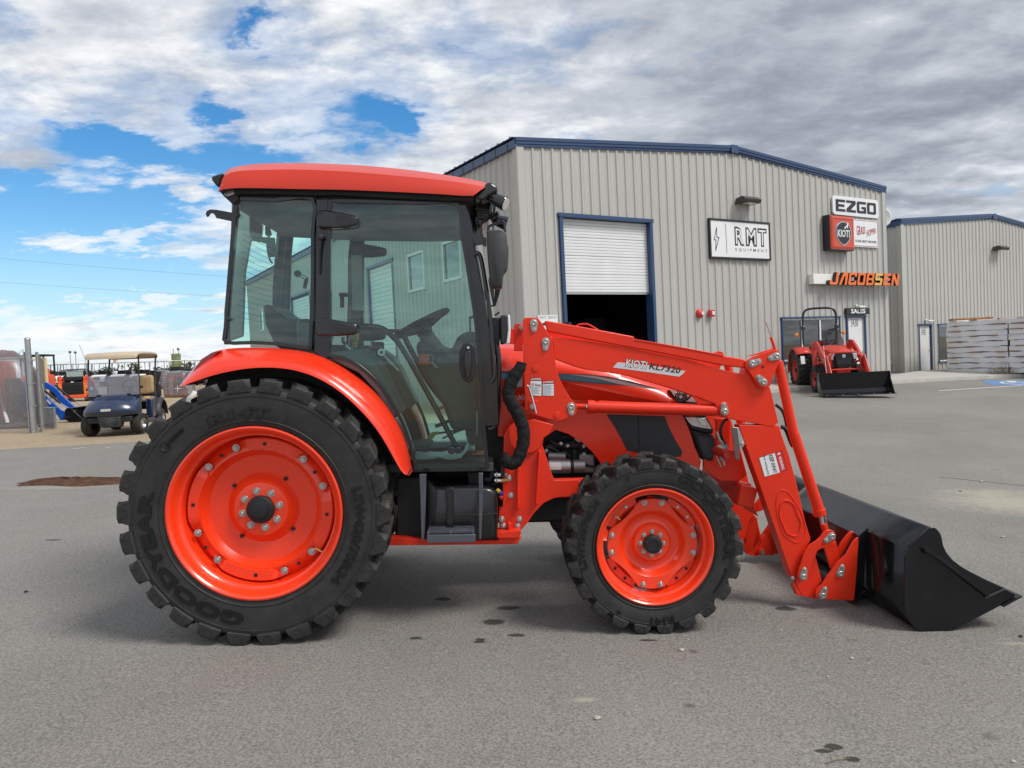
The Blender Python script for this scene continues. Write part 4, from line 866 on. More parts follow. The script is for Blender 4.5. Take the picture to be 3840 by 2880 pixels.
# headlight and the black lower grille
hl=plate(ZD,[(1122,668),(1165,675),(1240,690),(1300,730),(1360,810),(1400,880),(1432,945),(1425,975),(1350,960),(1275,938),(1225,850),(1180,760),(1150,715)],.600,.10,BLKM,'headlight_housing',bev=.008)
for pts,mt in (([(1135,675),(1235,692),(1290,728),(1310,755),(1240,750),(1180,745)],LAMPL),([(1235,855),(1375,862),(1420,940),(1350,930),(1285,915),(1262,895)],LAMPL),([(1310,860),(1360,862),(1395,920),(1345,915)],SILV)):
    plate(ZD,pts,.592 if mt is LAMPL else .588,.02,mt,'lens',hl,.003)
rr_=P(ZD,1205,715,.583); m=MB()
for k in range(4): m.lathe([(0,.040-.008*k),(-.004,.036-.008*k),(.002,.033-.008*k)],rr_+Vector((0,-.003+.001*k,0)),(0,1,0),SILV if k%2 else BLKM,28)
m.build('reflector',hl)
plate(ZD,[(1275,940),(1350,960),(1428,978),(1442,1010),(1440,1100),(1432,1168),(1380,1165),(1350,1140),(1320,1060),(1295,985)],.598,.12,BLKM,'nose_corner',bev=.012)
plate(ZD,[(1320,985),(1430,1000),(1430,1130),(1385,1140),(1350,1080)],.594,.01,GRILL,'nose_grille',bev=.001)
# decals on the hood
def decal(z,pts,Y,mt,par,off=.0015,name='decal'): return plate(z,pts,Y-off,.001,mt,name,par,0)
def onhood(x,y): return .585
hsY=.5695
decal(ZD,[(345,553),(430,555),(560,560),(700,575),(850,605),(980,640),(1085,668),(980,658),(850,640),(700,632),(560,620),(430,608),(365,600)],hsY-.004,DECB,hd)
decal(ZD,[(360,556),(480,558),(560,575),(640,600),(760,625),(700,622),(560,612),(450,600),(372,595)],hsY-.006,DECC,hd)
decal(ZD,[(430,560),(600,570),(780,600),(930,638),(1060,662),(930,652),(780,628),(600,585)],hsY-.008,DECS,hd)
decal(ZD,[(-62,535),(110,538),(110,560),(-62,556)],hsY-.006,DECB,hd); decal(ZD,[(-62,556),(110,560),(110,600),(-62,590)],hsY-.008,DECC,hd); decal(ZD,[(-20,640),(110,640),(110,652),(-20,652)],hsY-.006,DECB,hd); decal(ZD,[(60,575),(110,575),(110,645),(52,645)],hsY-.009,DECS,hd)
def quadmap(z,q,Y,w,h,par_off=0.):
    a,b,c,d=[P(z,x,y,Y) for x,y in q]   # tl,tr,br,bl
    def fn(x,y,dd):
        s=x/w; t=y/h; p=(d.lerp(c,s)).lerp(a.lerp(b,s),t); return p+Vector((0,-dd-par_off,0))
    return fn
text('X6620',quadmap(ZD,[(68,700),(215,700),(215,738),(68,738)],hsY-.008,1,.3),DECS,hd,'lettering',.3,1.,.03,.2)
text('POWER',quadmap(ZD,[(10,760),(180,765),(180,786),(10,780)],hsY-.01,1,.2),LABK,hd,'lettering',.2,1.,.02,.2)
# exhaust-side shelf between cab and hood
bx_a=P(ZC,812,275,.62); m=MB(); bx(bx_a.x-.18,bx_a.x+.03,.64,1.22,bx_a.z-.95,bx_a.z-.02,BLKM,m); m.build('firewall',T,bevel=.01)
# ---------------------------------------------------------------- fender (near, then mirrored far one)
fo=smooth_path(PP(ZB,[(372,262),(392,225),(430,178),(490,118),(560,84),(700,74),(850,78),(1000,98),(1110,140),(1210,200),(1300,270),(1380,356),(1445,455),(1490,560),(1520,690)],.30),5)
fi=smooth_path(PP(ZB,[(372,264),(440,238),(520,212),(600,192),(720,173),(850,172),(960,190),(1060,228),(1160,290),(1250,370),(1330,460),(1390,550),(1440,640),(1475,695),(1505,708)],.13),5)
n=60; fo=resample(fo,n); fi=resample(fi,n)
def fender():
    m=MB(); rows=[]
    for f,dy in ((0,0),(.18,-.02),(.45,-.035),(.75,-.03),(.94,-.008),(1,0)):
        rows.append([a.lerp(b,f)+Vector((0,dy,0)) for a,b in zip(fo,fi)])
    rows.insert(0,[a+Vector((0,.03,.004)) for a in fo]); rows.insert(0,[a+Vector((0,.32,.0)) for a in fo])
    m.loft(rows,RED); o=m.build('fender',T,smooth=40)
    m=MB(); m.loft([[p+Vector((0,.004,.002)) for p in fi],[p+Vector((0,.10,.012)) for p in fi],[p+Vector((0,.32,.02)) for p in fi]],BLKM); m.build('fender_liner',o,smooth=60)
    w_=[p+Vector((0,.30,.05)) for p in fi[2:-2]]; Q=w_+PP(ZB,[(1400,900),(1200,950),(400,950),(420,700),(430,420)],.43); m=MB(); m.prism(Q,[q+Vector((0,.02,0)) for q in Q],BLKM); m.build('inner_fender',o)
    m=MB(); Q=PP(ZB,[(425,190),(470,128),(520,96),(565,84),(530,120),(480,160),(440,195)],.232); m.prism(Q,[q+Vector((0,.05,0)) for q in Q],DRED); m.build('tail_lamp',o,bevel=.006)
    return o
FD=fender()
c=copy_tree(FD,T); c.scale=(1,-1,1); c.location=(0,2*YC,0)
# ---------------------------------------------------------------- cab: frame, glass, roof
CY=.335; FYR=far(CY)
cab=MB()
roofr=MB()
# outlines (near side plane)
def bar(z,pts,Y,w,mt,name,par=T,dep=.05,closed=False,bev=.004,dy=0.):
    "flat bar of constant width following the traced points"
    Q=[Vector((p.x,0,p.z)) for p in PP(z,pts,Y)]; 
    m=MB(); n=len(Q); rows=[]
    for i,q in enumerate(Q):
        a=Q[(i-1)%n] if closed or i>0 else q; b=Q[(i+1)%n] if closed or i<n-1 else q; d=(b-a).normalized(); nn=Vector((-d.z,0,d.x))
        ww=w[i] if isinstance(w,(list,tuple)) else w
        rows.append([(q+nn*ww/2)+Vector((0,Y+dy,0)),(q-nn*ww/2)+Vector((0,Y+dy,0)),(q-nn*ww/2)+Vector((0,Y+dep,0)),(q+nn*ww/2)+Vector((0,Y+dep,0))])
    if closed: rows.append(rows[0])
    m.loft(rows,mt,True,not closed); return m.build(name,par,bevel=bev)
door_o=[(912,345),(1200,352),(1480,358),(1740,365),(1770,500),(1805,700),(1835,900),(1862,1100),(1885,1350),(1900,1560),(1905,1740)]
CABN=[]
def cab_side(Y,mir=False):
    "returns the list of parts of one cab side, built at plane Y"
    parts=[]; s=-1 if mir else 1
    # B pillar
    parts.append(plate(ZA,[(822,300),(905,300),(905,1340),(892,1365),(808,1310),(815,1200)],Y,.09,BLK,'pillar',bev=.006))
    # rear quarter frame
    rq=smooth_path(PP(ZA,[(322,332),(560,338),(802,332),(806,560),(805,900),(790,1265),(776,1285),(600,1262),(420,1252),(250,1248),(247,1150),(268,850),(290,600),(312,380)],Y),3,True)
    Q=[(q.x,q.z) for q in rq]
    parts.append(ring(rq,.020,Y-.006,.05,BLK,'window_frame'))
    g=MB(); g.add([(q.x,Y+.006,q.z) for q in rq],[tuple(range(len(rq)))],GLASS if not mir else GLASSF); parts.append(g.build('side_glass',T,smooth=0))
    # door frame and glass
    dr=smooth_path(PP(ZA,[(912,345),(1200,350),(1480,355),(1725,366),(1760,560),(1800,800),(1840,1060),(1868,1320),(1885,1560),(1893,1700),(1893,1760)],Y),4)
    dr2=smooth_path(PP(ZC,[(712,985),(700,1003),(600,1012),(420,1016),(280,1012),(262,990),(240,900),(210,800),(165,690),(110,600),(50,505),(-20,430),(-100,365),(-180,325)],Y),4)
    dr3=smooth_path(PP(ZA,[(905,1330),(905,1100),(906,800),(908,500)],Y),3)
    ringp=[Vector(p) for p in dr+dr2+dr3]; 
    parts.append(ring(ringp,.022,Y-.010,.05,BLK,'door_frame'))
    g=MB(); g.add([(q.x,Y+.003,q.z) for q in ringp],[tuple(range(len(ringp)))],GLASS if not mir else GLASSF); parts.append(g.build('door_glass',T,smooth=0))
    # A pillar
    parts.append(plate(ZA,[(1715,330),(1780,335),(1815,480),(1860,740),(1905,980),(1945,1230),(1985,1430),(1992,1600),(1995,1780),(1895,1790),(1888,1600),(1868,1350),(1840,1100),(1805,850),(1764,600),(1738,440)],Y+.01,.07,BLK,'pillar',bev=.008))
    # rear pillar and sill
    parts.append(plate(ZA,[(292,330),(330,330),(322,360),(300,560),(272,860),(258,1100),(256,1262),(236,1262),(238,1050),(262,800),(282,520)],Y+.012,.06,BLK,'pillar',bev=.004))
    return parts
def ring(Q,w,Y,dep,mt,name,par=T,bev=.003):
    n=len(Q); rows=[]; cx=sum(q.x for q in Q)/n; cz=sum(q.z for q in Q)/n
    for i,q in enumerate(Q):
        a=Q[(i-1)%n]; b=Q[(i+1)%n]; d=Vector((b.x-a.x,0,b.z-a.z)).normalized(); nn=Vector((-d.z,0,d.x))
        if (q.x-cx)*nn.x+(q.z-cz)*nn.z<0: nn=-nn
        o_=Vector((q.x,0,q.z))
        rows.append([o_+nn*w*.4+Vector((0,Y,0)),o_-nn*w*.6+Vector((0,Y,0)),o_-nn*w*.6+Vector((0,Y+dep,0)),o_+nn*w*.4+Vector((0,Y+dep,0))])
    rows.append(rows[0]); m=MB(); m.loft(rows,mt,True); return m.build(name,par,bevel=bev)
near=cab_side(CY)
for o in near:
    c=o.copy(); COL.objects.link(c); c.parent=T; c.scale=(1,-1,1); c.location=(0,2*YC,0)
    if 'glass' in o.name: c.data=o.data.copy(); c.data.materials[0]=GLASSF
# header under the roof, floor, rear wall
hz=P(ZA,1000,300,CY).z; hx0=P(ZA,300,300,CY).x; hx1=P(ZA,1790,330,CY).x
head=PP(ZA,[(300,268),(560,272),(1000,283),(1400,298),(1800,315),(1800,372),(1740,366),(1480,356),(1200,350),(912,345),(560,338),(305,335)],CY)
m=MB(); m.prism(head,[p+Vector((0,FYR-CY,0)) for p in head],BLKM); m.build('header_frame',T,bevel=.004)
hm_=PP(ZA,[(300,262),(560,266),(1000,277),(1400,293),(1810,318),(1800,345),(1400,330),(1000,310),(560,300),(300,300)],CY-.05)
m=MB(); m.prism(hm_,[p+Vector((0,.06,0)) for p in hm_],BLKM); m.build('header_seal',T,bevel=.004)
lin=PP(ZA,[(320,345),(1740,370),(1752,430),(1500,440),(900,432),(320,400)],CY+.10)
m=MB(); m.prism(lin,[p+Vector((0,FYR-CY-.2,0)) for p in lin],INT); m.build('headliner',T,bevel=.01)
# roof: loft of cross sections front to back
rt_=smooth_path(PP(ZA,[(205,285),(207,265),(222,200),(245,162),(300,132),(450,110),(700,104),(1000,113),(1300,135),(1600,172),(1800,205),(1912,232)],.50),5)
rm_=smooth_path(PP(ZA,[(205,285),(212,262),(232,205),(262,175),(330,156),(500,148),(720,146),(1000,158),(1300,182),(1600,210),(1800,238),(1905,258)],.27),5)
rb_=smooth_path(PP(ZA,[(205,285),(206,284),(207,283),(230,272),(330,264),(500,265),(720,270),(1000,275),(1300,287),(1600,302),(1760,313),(1832,312)],.245),5)
n=48; a1,a2,a3=[resample(q,n) for q in (rt_,rm_,rb_)]
m=MB(); rows=[a3,[b.lerp(c,.5)+Vector((0,-.012,0)) for b,c in zip(a2,a3)],[b.lerp(c,.92)+Vector((0,0,0)) for c,b in zip(a2,a3)],a2,[p.lerp(q,.25)+Vector((0,0,.0)) for p,q in zip(a2,a1)],a1]
top1=[Vector((p.x,YC,p.z+.02*min(1,max(0,(p.z-a1[0].z)/.15)))) for p in a1]
mir=lambda r:[Vector((p.x,far(p.y),p.z)) for p in r]
rows=rows+[top1]+[mir(r) for r in rows[::-1]]
m.loft(rows,ROOF); m.add([p for p in a3]+[p for p in mir(a3)][::-1],[tuple(range(2*n))],BLKM); rf=m.build('roof',T,smooth=40)
# roof rear lamp, underside, front visor block with work lamps
plate(ZA,[(155,190),(228,165),(215,200),(208,255),(190,250),(160,215)],.36,.16,PLAS,'rear_work_lamp',bev=.01)
plate(ZA,[(207,285),(230,275),(330,272),(330,340),(300,370),(285,362),(235,315)],.31,1.2,PLAS,'roof_rear_underside',bev=.01)
plate(ZA,[(228,282),(268,272),(310,274),(308,300),(260,318),(240,306)],.305,.02,SILV,'roof_lamp_lens',bev=.004)
plate(ZK,[(165,258),(205,200),(262,172),(285,142),(320,142),(365,172),(382,205),(372,225),(300,260),(262,300),(215,290)],.30,1.26,BLK,'roof_front_visor',bev=.012)
plate(ZK,[(130,255),(290,262),(345,320),(325,420),(300,470),(255,492),(240,520),(205,545),(190,460),(165,350)],.52,.82,BLK,'roof_front_underside',bev=.02)
p0=P(ZK,335,275,.34); p1=P(ZK,437,325,.31); ax=(p1-p0).normalized(); m=MB(); m.cyl(p0-ax*.03,p1,.030,BLK,24,.043); m.cyl(p1,p1+ax*.008,.043,BLK,24,.040); wl=m.build('work_lamp',T); m=MB(); m.cyl(p1+ax*.002,p1+ax*.011,.036,LAMPL,24); m.build('lens',wl)
p0=P(ZK,330,470,.56); m=MB(); m.tube([p0,p0+Vector((.05,-.02,.03))],.03,BLK,12); m.cyl(p0+Vector((.03,-.06,-.01)),p0+Vector((.09,-.06,-.03)),.035,BLK,20,.045); m.build('work_lamp',T)
a=P(ZK,350,335,.4); m=MB(); m.tube(smooth_path([a,P(ZK,352,370,.4),P(ZK,335,410,.42),P(ZK,300,460,.45)],5),.005,BLKM,8); m.build('wire_harness',T)
for k,(x0,y0,x1,y1) in enumerate(((185,365,315,385),(200,400,310,410),(210,430,305,440),(215,455,300,465))):
    a=P(ZK,x0,y0,.515); b=P(ZK,x1,y1,.515); m=MB(); m.cyl(a,b,.006,mat('glossy_black',(.02,.02,.02),.05,0,1.),8); m.build('underside_rib',T)
# windscreen (front glass) and rear window with heating wires
fg=PP(ZA,[(1782,345),(1818,480),(1862,740),(1908,980),(1948,1230),(1988,1430),(1995,1700)],CY+.05); m=MB(); m.loft([[p,Vector((p.x+.05,YC,p.z)),Vector((p.x,far(p.y),p.z))] for p in fg],GLASSF); m.build('windscreen',T,smooth=60)
rg=PP(ZA,[(318,345),(300,560),(272,860),(258,1100),(254,1240)],CY+.06); m=MB(); m.loft([[p,Vector((p.x-.02,YC,p.z)),Vector((p.x,far(p.y),p.z))] for p in rg],GLASSF); rw=m.build('rear_window',T,smooth=60); rw.data.materials[0]=GLASSR
for k in range(15):
    f=k/14; p=rg[0].lerp(rg[-1],.20+.62*f); m=MB(); m.tube([Vector((p.x+.002,CY+.22,p.z)),Vector((p.x-.016,YC,p.z)),Vector((p.x+.002,far(CY+.22),p.z))],.0011,BLKM,5,False); m.build('heater_wire',rw)
# hinges
for x0,y0 in ((835,408),(828,1098)):
    Q=smooth_path(PP(ZA,[(x0,y0),(x0+100,y0+4),(x0+190,y0+20),(x0+245,y0+34),(x0+258,y0+52),(x0+255,y0+80),(x0+235,y0+98),(x0+130,y0+110),(x0+20,y0+106),(x0,y0+98)],CY-.045),2,True)
    m=MB(); m.prism(Q,[q+Vector((0,.05,0)) for q in Q],BLK); hg=m.build('hinge',T,bevel=.008)
    Q=smooth_path(PP(ZA,[(x0+120,y0+28),(x0+190,y0+34),(x0+240,y0+52),(x0+238,y0+78),(x0+220,y0+88),(x0+130,y0+92)],CY-.0475),2,True); m=MB(); m.prism(Q,[q+Vector((0,.004,0)) for q in Q],PLAS); m.build('hinge_inset',hg,bevel=.002)
    for yy in (12,90): nut(P(ZA,x0+18,y0+yy+4,CY-.045),(0,-1,0),.006,.006,BLK,hg,'bolt')
    c=copy_tree(hg,T); c.scale=(1,-1,1); c.location=(0,2*YC,0)
# wiper / gas strut on the B pillar
m=MB(); a=P(ZA,855,580,CY-.02); m.lathe([(0,.018),(-.02,.018),(-.026,.012),(-.026,.0001)],a,(0,1,0),PLAS,20); m.build('strut_pivot',T); m=MB(); m.tube([a+Vector((0,-.015,-.02)),P(ZA,847,690,CY-.03),P(ZA,846,812,CY-.02)],[.010,.006,.004],BLK,8); m.build('strut',T)
# door handle
Q=smooth_path(PP(ZA,[(1762,1262),(1790,1250),(1822,1258),(1842,1300),(1845,1380),(1838,1460),(1812,1498),(1785,1502),(1755,1470),(1738,1400),(1742,1310)],CY-.022),3,True); m=MB(); m.prism(Q,[q+Vector((0,.03,0)) for q in Q],PLAS); dh=m.build('door_handle',T,bevel=.006)
Q=PP(ZA,[(1775,1305),(1812,1305),(1818,1400),(1808,1480),(1782,1478),(1772,1400)],CY-.05); m=MB(); m.prism(Q,[q+Vector((0,.02,0)) for q in Q],BLK); m.build('pull',dh,bevel=.006)
m=MB(); a=P(ZA,1797,1282,CY-.028); m.cyl(a,a+Vector((0,-.006,0)),.008,SILV,20); m.build('lock',dh)
pt_=PP(ZA,[(285,345),(430,350),(490,470),(475,590),(410,600),(375,800),(360,1210),(258,1245)],1.48); m=MB(); m.prism(pt_,[p+Vector((0,.03,0)) for p in pt_],mat('trim_light_grey',(.40,.41,.40),.6)); m.build('rear_pillar_trim',T,bevel=.01)
pt_=PP(ZA,[(575,520),(680,500),(660,700),(655,900),(645,1230),(545,1230),(545,900),(560,700)],1.46); m=MB(); m.prism(pt_,[p+Vector((0,.05,0)) for p in pt_],DARK); m.build('far_pillar_trim',T,bevel=.01)
# glass knobs
for x,y in ((330,438),(272,1100)): 
    a=P(ZA,x,y,CY-.006); m=MB(); m.cyl(a,a+Vector((0,-.018,0)),.013,PLAS,20); m.build('glass_knob',T,bevel=.003)
m=MB(); a=P(ZA,710,812,CY+.03); m.cyl(a,a+Vector((0,-.012,0)),.020,PLAS,20); m.build('glass_knob',T); m=MB(); m.tube([P(ZA,730,825,CY+.03),P(ZA,765,840,CY+.03)],.011,SILV,10); m.tube([P(ZA,765,835,CY+.04),P(ZA,752,905,CY+.05)],[.013,.010],PLAS,10); m.build('window_latch',T)
# hook bracket at the rear
plate(ZA,[(300,422),(190,402),(150,400),(128,410),(120,428),(128,448),(140,444),(150,426),(168,424),(182,440),(188,455),(298,478)],CY+.04,.008,BLK,'hook_bracket',bev=.001)
# wiper tube / grab handle on the front pillar
m=MB(); m.tube(smooth_path(PP(ZA,[(1838,690),(1860,680),(1880,720),(1905,860),(1930,1020),(1945,1180),(1952,1300),(1960,1400),(1962,1470),(1940,1505)],.30),5),.013,BLK,12); m.build('grab_handle',T)
m=MB(); m.tube(smooth_path(PP(ZA,[(1925,1800),(1975,1760),(1990,1500),(1988,1330),(1960,1200)],.37),4),.018,BLK,12); m.build('front_hose',T)
# mirrors
Q=[(287,560),(310,552),(380,552),(430,560),(452,590),(462,675),(470,690),(470,780),(462,880),(430,930),(418,1030),(400,1045),(350,1042),(325,1015),(310,950),(295,800),(285,640)]
m=MB(); base=smooth_path(PP(ZK,Q,.20),3,True); cx=sum(p.x for p in base)/len(base); cz=sum(p.z for p in base)/len(base)
rows=[]
for s,y in ((.80,-.028),(.93,-.020),(1.,0),(1.,.10),(.97,.115)): rows.append([Vector((cx+(p.x-cx)*s,.20+y,cz+(p.z-cz)*(s*.3+.7) if s<1 else p.z)) for p in base])
m.loft(rows,CHAR,True,True); mh=m.build('mirror',T,smooth=50)
m=MB(); m.tube(smooth_path(PP(ZK,[(300,555),(302,525),(340,505),(415,482),(432,490),(438,530),(442,570)],.26),4),.008,BLK,10); m.build('mirror_bracket',mh); 
plate(ZK,[(172,598),(262,600),(280,620),(282,690),(262,690),(250,672),(205,680),(185,692),(176,660)],.30,.02,BLK,'mirror_arm',mh,.003)
plate(ZK,[(405,1045),(392,1100),(360,1200),(325,1208),(322,1200),(345,1185),(355,1045)],.95,.02,BLK,'mirror_far',mh,.003)
plate(ZK,[(298,940),(345,1042),(350,1190),(322,1204),(300,1060)],1.45,.01,CHROME,'mirror_far_glass',mh,0)
Q=PP(ZK,[(330,1298),(400,1296),(400,1480),(388,1522),(340,1490),(325,1400)],.34); m=MB(); m.prism(Q,[q+Vector((0,.10,0)) for q in Q],PLAS); fl=m.build('front_lamp_bracket',T,bevel=.006)
plate(ZK,[(400,1278),(462,1274),(470,1290),(468,1400),(448,1520),(405,1526)],.30,.14,PLAS,'lamp_body',fl,.01); plate(ZK,[(462,1272),(482,1274),(488,1340),(488,1440),(482,1520),(450,1525),(466,1400)],.295,.15,LAMPL,'lens',fl,.006)
m=MB(); a=P(ZK,375,1265,.33); m.tube([P(ZK,352,1280,.33),a,P(ZK,392,1252,.33)],.006,BLK,8); m.build('lamp_screw',fl)
# ---------------------------------------------------------------- cab interior
fl_=PP(ZC,[(250,955),(690,958),(760,1000),(240,1010)],CY+.05); zf=fl_[0].z-.02
x0=P(ZA,900,1400,CY).x; x1=P(ZA,1900,1700,CY).x
m=MB(); bx(x0+.08,x1+.05,CY+.03,FYR-.03,zf-.05,zf,DARK,m); m.build('cab_floor',T,bevel=.004)
m=MB(); rows=[]
for i in range(14):
    rows.append([(x0+.30+(x1-x0-.36)*i/13,CY+.06+(FYR-CY-.20)*j/10,zf+.012+random.uniform(0,.022)+(.05 if i>11 else 0)) for j in range(11)])
m.loft(rows,SHEET); m.build('floor_sheet',T,smooth=70)
for (st,x_) in (('KIOTI',.10),('KIOTI',.55)):
    text(st,(lambda X0:(lambda x,y,d:(x0+.36+X0-y,CY+.10+x,zf+.042)))(x_),mat('sheet_print',(.62,.22,.09),.6),T,'floor_print',.12,.55,.02)
m=MB(); xs0=P(ZA,1000,1300,YC).x
# side consoles over the rear axle and the seat
sx=P(ZA,700,1000,YC).x
m=MB(); m.prism(PP(ZA,[(330,1262),(800,1265),(1100,1260),(1220,1330),(1300,1440),(1390,1640),(1000,1640),(700,1500),(330,1400)],.50),PP(ZA,[(330,1262),(800,1265),(1100,1260),(1220,1330),(1300,1440),(1390,1640),(1000,1640),(700,1500),(330,1400)],.50),INT) if False else None
con=[Vector((p.x,0,p.z)) for p in PP(ZA,[(330,1290),(700,1290),(950,1310),(1150,1290),(1225,1340),(1280,1430),(1340,1560),(1400,1680),(1330,1730),(1240,1560),(1130,1440),(980,1370),(700,1380),(330,1380)],.55)]
for ya,yb2,nm in ((CY+.03,.62,'side_console'),(far(.62),FYR-.03,'side_console')):
    m=MB(); m.prism([p+Vector((0,ya,0)) for p in con],[p+Vector((0,yb2,0)) for p in con],INT); m.build(nm,T,bevel=.015)
seat=MB(); cu=[Vector((p.x,0,p.z)) for p in PP(ZA,[(690,1300),(900,1265),(1180,1270),(1230,1310),(1230,1370),(1150,1400),(700,1400)],YC-.1)]
seat.prism([p+Vector((0,YC-.26,0)) for p in cu],[p+Vector((0,YC+.26,0)) for p in cu],DARK); seat.build('seat',T,bevel=.03,seg=3)
bk=[Vector((p.x,0,p.z)) for p in PP(ZA,[(620,700),(660,670),(700,690),(720,800),(740,1000),(780,1180),(840,1290),(740,1320),(660,1200),(620,1000),(605,830)],YC)]
m=MB(); m.prism([p+Vector((0,YC-.22,0)) for p in bk],[p+Vector((0,YC+.22,0)) for p in bk],DARK); m.build('seat_backrest',T,bevel=.03,seg=3) if False else None
bk=[Vector((p.x,0,p.z)) for p in PP(ZA,[(525,1020),(560,1015),(610,1060),(680,1100),(760,1110),(800,1180),(800,1290),(700,1330),(600,1270),(540,1140)],YC-.1)]
m=MB(); m.prism([p+Vector((0,YC-.24,0)) for p in bk],[p+Vector((0,YC+.24,0)) for p in bk],DARK); m.build('seat_backrest',T,bevel=.03,seg=3)
bag=PP(ZA,[(690,1100),(760,1095),(850,1130),(870,1200),(860,1260),(700,1270)],.60); m=MB(); m.prism(bag,[p+Vector((0,.35,0)) for p in bag],FILM); m.build('seat_wrap',T,bevel=.03,seg=3)
# steering wheel and column, dash
wc=P(ZA,1492,1132,YC); e=(P(ZA,1662,1045,YC)-P(ZA,1322,1222,YC))/2; ux=e; nrm=Vector((-e.z,0,e.x)).normalized()
m=MB(); ring_=[wc+ux*cos(2*pi*k/40)+Vector((0,ux.length*sin(2*pi*k/40),0)) for k in range(41)]; m.tube(ring_,.017,BLKM,10,False)
for a_s in (0.4,pi-.4,-pi/2): m.tube([wc+nrm*-.05,wc+ux*cos(a_s)*.9+Vector((0,ux.length*sin(a_s)*.9,0))],.016,BLKM,8)
m.cyl(wc-nrm*.07,wc-nrm*.02,.055,BLKM,20); m.build('steering_wheel',T)
m=MB(); m.cyl(wc-nrm*.05,wc-nrm*.25,.045,DARK,20,.075); m.build('steering_column',T)
dsh=[Vector((p.x,0,p.z)) for p in PP(ZA,[(1480,1260),(1560,1215),(1620,1260),(1700,1300),(1740,1210),(1800,1185),(1880,1190),(1930,1330),(1935,1790),(1700,1790),(1650,1640),(1560,1500),(1500,1380)],YC)]
m=MB(); m.prism([p+Vector((0,YC-.24,0)) for p in dsh],[p+Vector((0,YC+.24,0)) for p in dsh],DARK); m.build('dashboard',T,bevel=.03,seg=3)
for z,pts,Y,r,mt,nm in ((ZA,[(1000,1215),(1010,1260),(1150,1400),(1215,1490)],.45,.010,BLK,'lever'),(ZA,[(1015,1265),(1060,1310)],.448,.014,SILV,'lever_sleeve'),(ZA,[(1225,1270),(1222,1350),(1215,1500)],.55,.012,BLK,'lever'),(ZA,[(1245,1320),(1350,1430)],.5,.010,STEEL,'gas_strut'),(ZA,[(1145,1400),(1205,1480)],.449,.006,CHROME,'lever_rod'),
    (ZC,[(520,880),(350,560),(180,260),(90,160),(40,130),(-60,120),(-180,125)],CY+.06,.016,BLK,'door_grab_rail'),(ZC,[(180,160),(260,320),(350,480),(480,640),(545,730)],.9,.018,BLK,'column_post'),(ZC,[(0,150),(180,155),(200,190)],.9,.013,BLK,'arm_frame'),(ZC,[(430,820),(540,770),(640,750),(690,735)],.7,.006,BLK,'pedal_rod'),(ZC,[(385,745),(470,710),(560,640)],.75,.012,BLK,'pedal_arm'),(ZC,[(400,640),(440,620)],.72,.010,ORAN,'lever_grip'),(ZC,[(440,620),(530,580)],.722,.005,BLK,'lever_rod'),(ZC,[(645,650),(645,800)],.6,.004,STEEL,'cable'),(ZC,[(380,350),(500,300)],.8,.006,BLK,'lever_rod'),(ZC,[(340,325),(395,385)],.62,.012,LABG,'key_tag')):
    m=MB(); m.tube(smooth_path(PP(z,pts,Y),4),r,mt,12); m.build(nm,T)
a=P(ZA,1072,1215,.6); m=MB(); m.box(a,(.045,.05,.05),mat('yellow_knob',(.75,.55,.02),.4)); m.box(a+Vector((0,0,-.045)),(.03,.03,.05),MATS['yellow_knob']); m.build('lever_knob',T,bevel=.008); m=MB(); m.tube([a+Vector((0,0,-.06)),a+Vector((0,0,-.2))],.008,BLK,8); m.build('lever',T)
a=P(ZA,1222,1272,.54); m=MB(); m.box(a,(.07,.05,.05),BLKM); m.build('lever_knob',T,bevel=.01)
a=P(ZA,1515,1362,.62); m=MB(); m.box(a,(.07,.04,.07),ORAN); m.build('orange_knob',T,bevel=.012); a=P(ZA,1553,1352,.63); m=MB(); m.cyl(a,a+Vector((0,-.02,0)),.027,LABG,20); m.cyl(a+Vector((0,-.02,0)),a+Vector((0,-.024,0)),.018,BLKM,20); m.build('dial',T)
a=P(ZA,1245,1312,.5); m=MB(); m.cyl(a,a+Vector((0,-.02,0)),.022,SILV,20); m.cyl(a+Vector((0,-.02,0)),a+Vector((0,-.028,0)),.010,SGNR,12); m.build('joystick_ring',T)
a=P(ZC,487,893,CY-.02); m=MB(); m.cyl(a,a+Vector((0,-.02,0)),.022,PLAS,24); m.cyl(a+Vector((.038,.01,0)),a+Vector((.038,-.01,0)),.020,PLAS,24); m.build('door_rail_stop',T,bevel=.003)
yk=PP(ZC,[(342,800),(365,782),(410,778),(412,793),(385,800),(372,822),(346,826)],.8); m=MB(); m.prism(yk,[p+Vector((0,.03,0)) for p in yk],YELL); m.build('yellow_lock_lever',T,bevel=.006); m=MB(); m.tube([P(ZC,410,787,.81),P(ZC,520,770,.81)],.007,BLK,8); m.build('lever_rod',T)
pd=PP(ZC,[(570,740),(690,730),(690,850),(600,878),(575,800)],.72); m=MB(); m.prism(pd,[p+Vector((0,.12,0)) for p in pd],DARK); m.build('pedal_box',T,bevel=.01)
lb=PP(ZA,[(1050,690),(1118,690),(1128,1045),(1058,1042)],FYR-.10); m=MB(); m.prism(lb,[p+Vector((0,.003,0)) for p in lb],mat('label_aged',(.42,.44,.42),.5)); m.build('pillar_label',T)
for x,y,w_2,h_2 in ((1000,945,.045,.05),): 
    a=P(ZA,x,y,FYR-.05); m=MB(); m.box(a,(.06,.03,.03),BLKM); m.box(a+Vector((-.01,0,-.05)),(.03,.02,.09),BLKM); m.build('far_latch',T,bevel=.006)
sm_=PP(ZA,[(1800,1085),(1840,1075),(1842,1090),(1812,1098),(1815,1180),(1803,1180)],1.2); m=MB(); m.prism(sm_,[p+Vector((0,.02,0)) for p in sm_],BLK); m.build('far_handle',T)
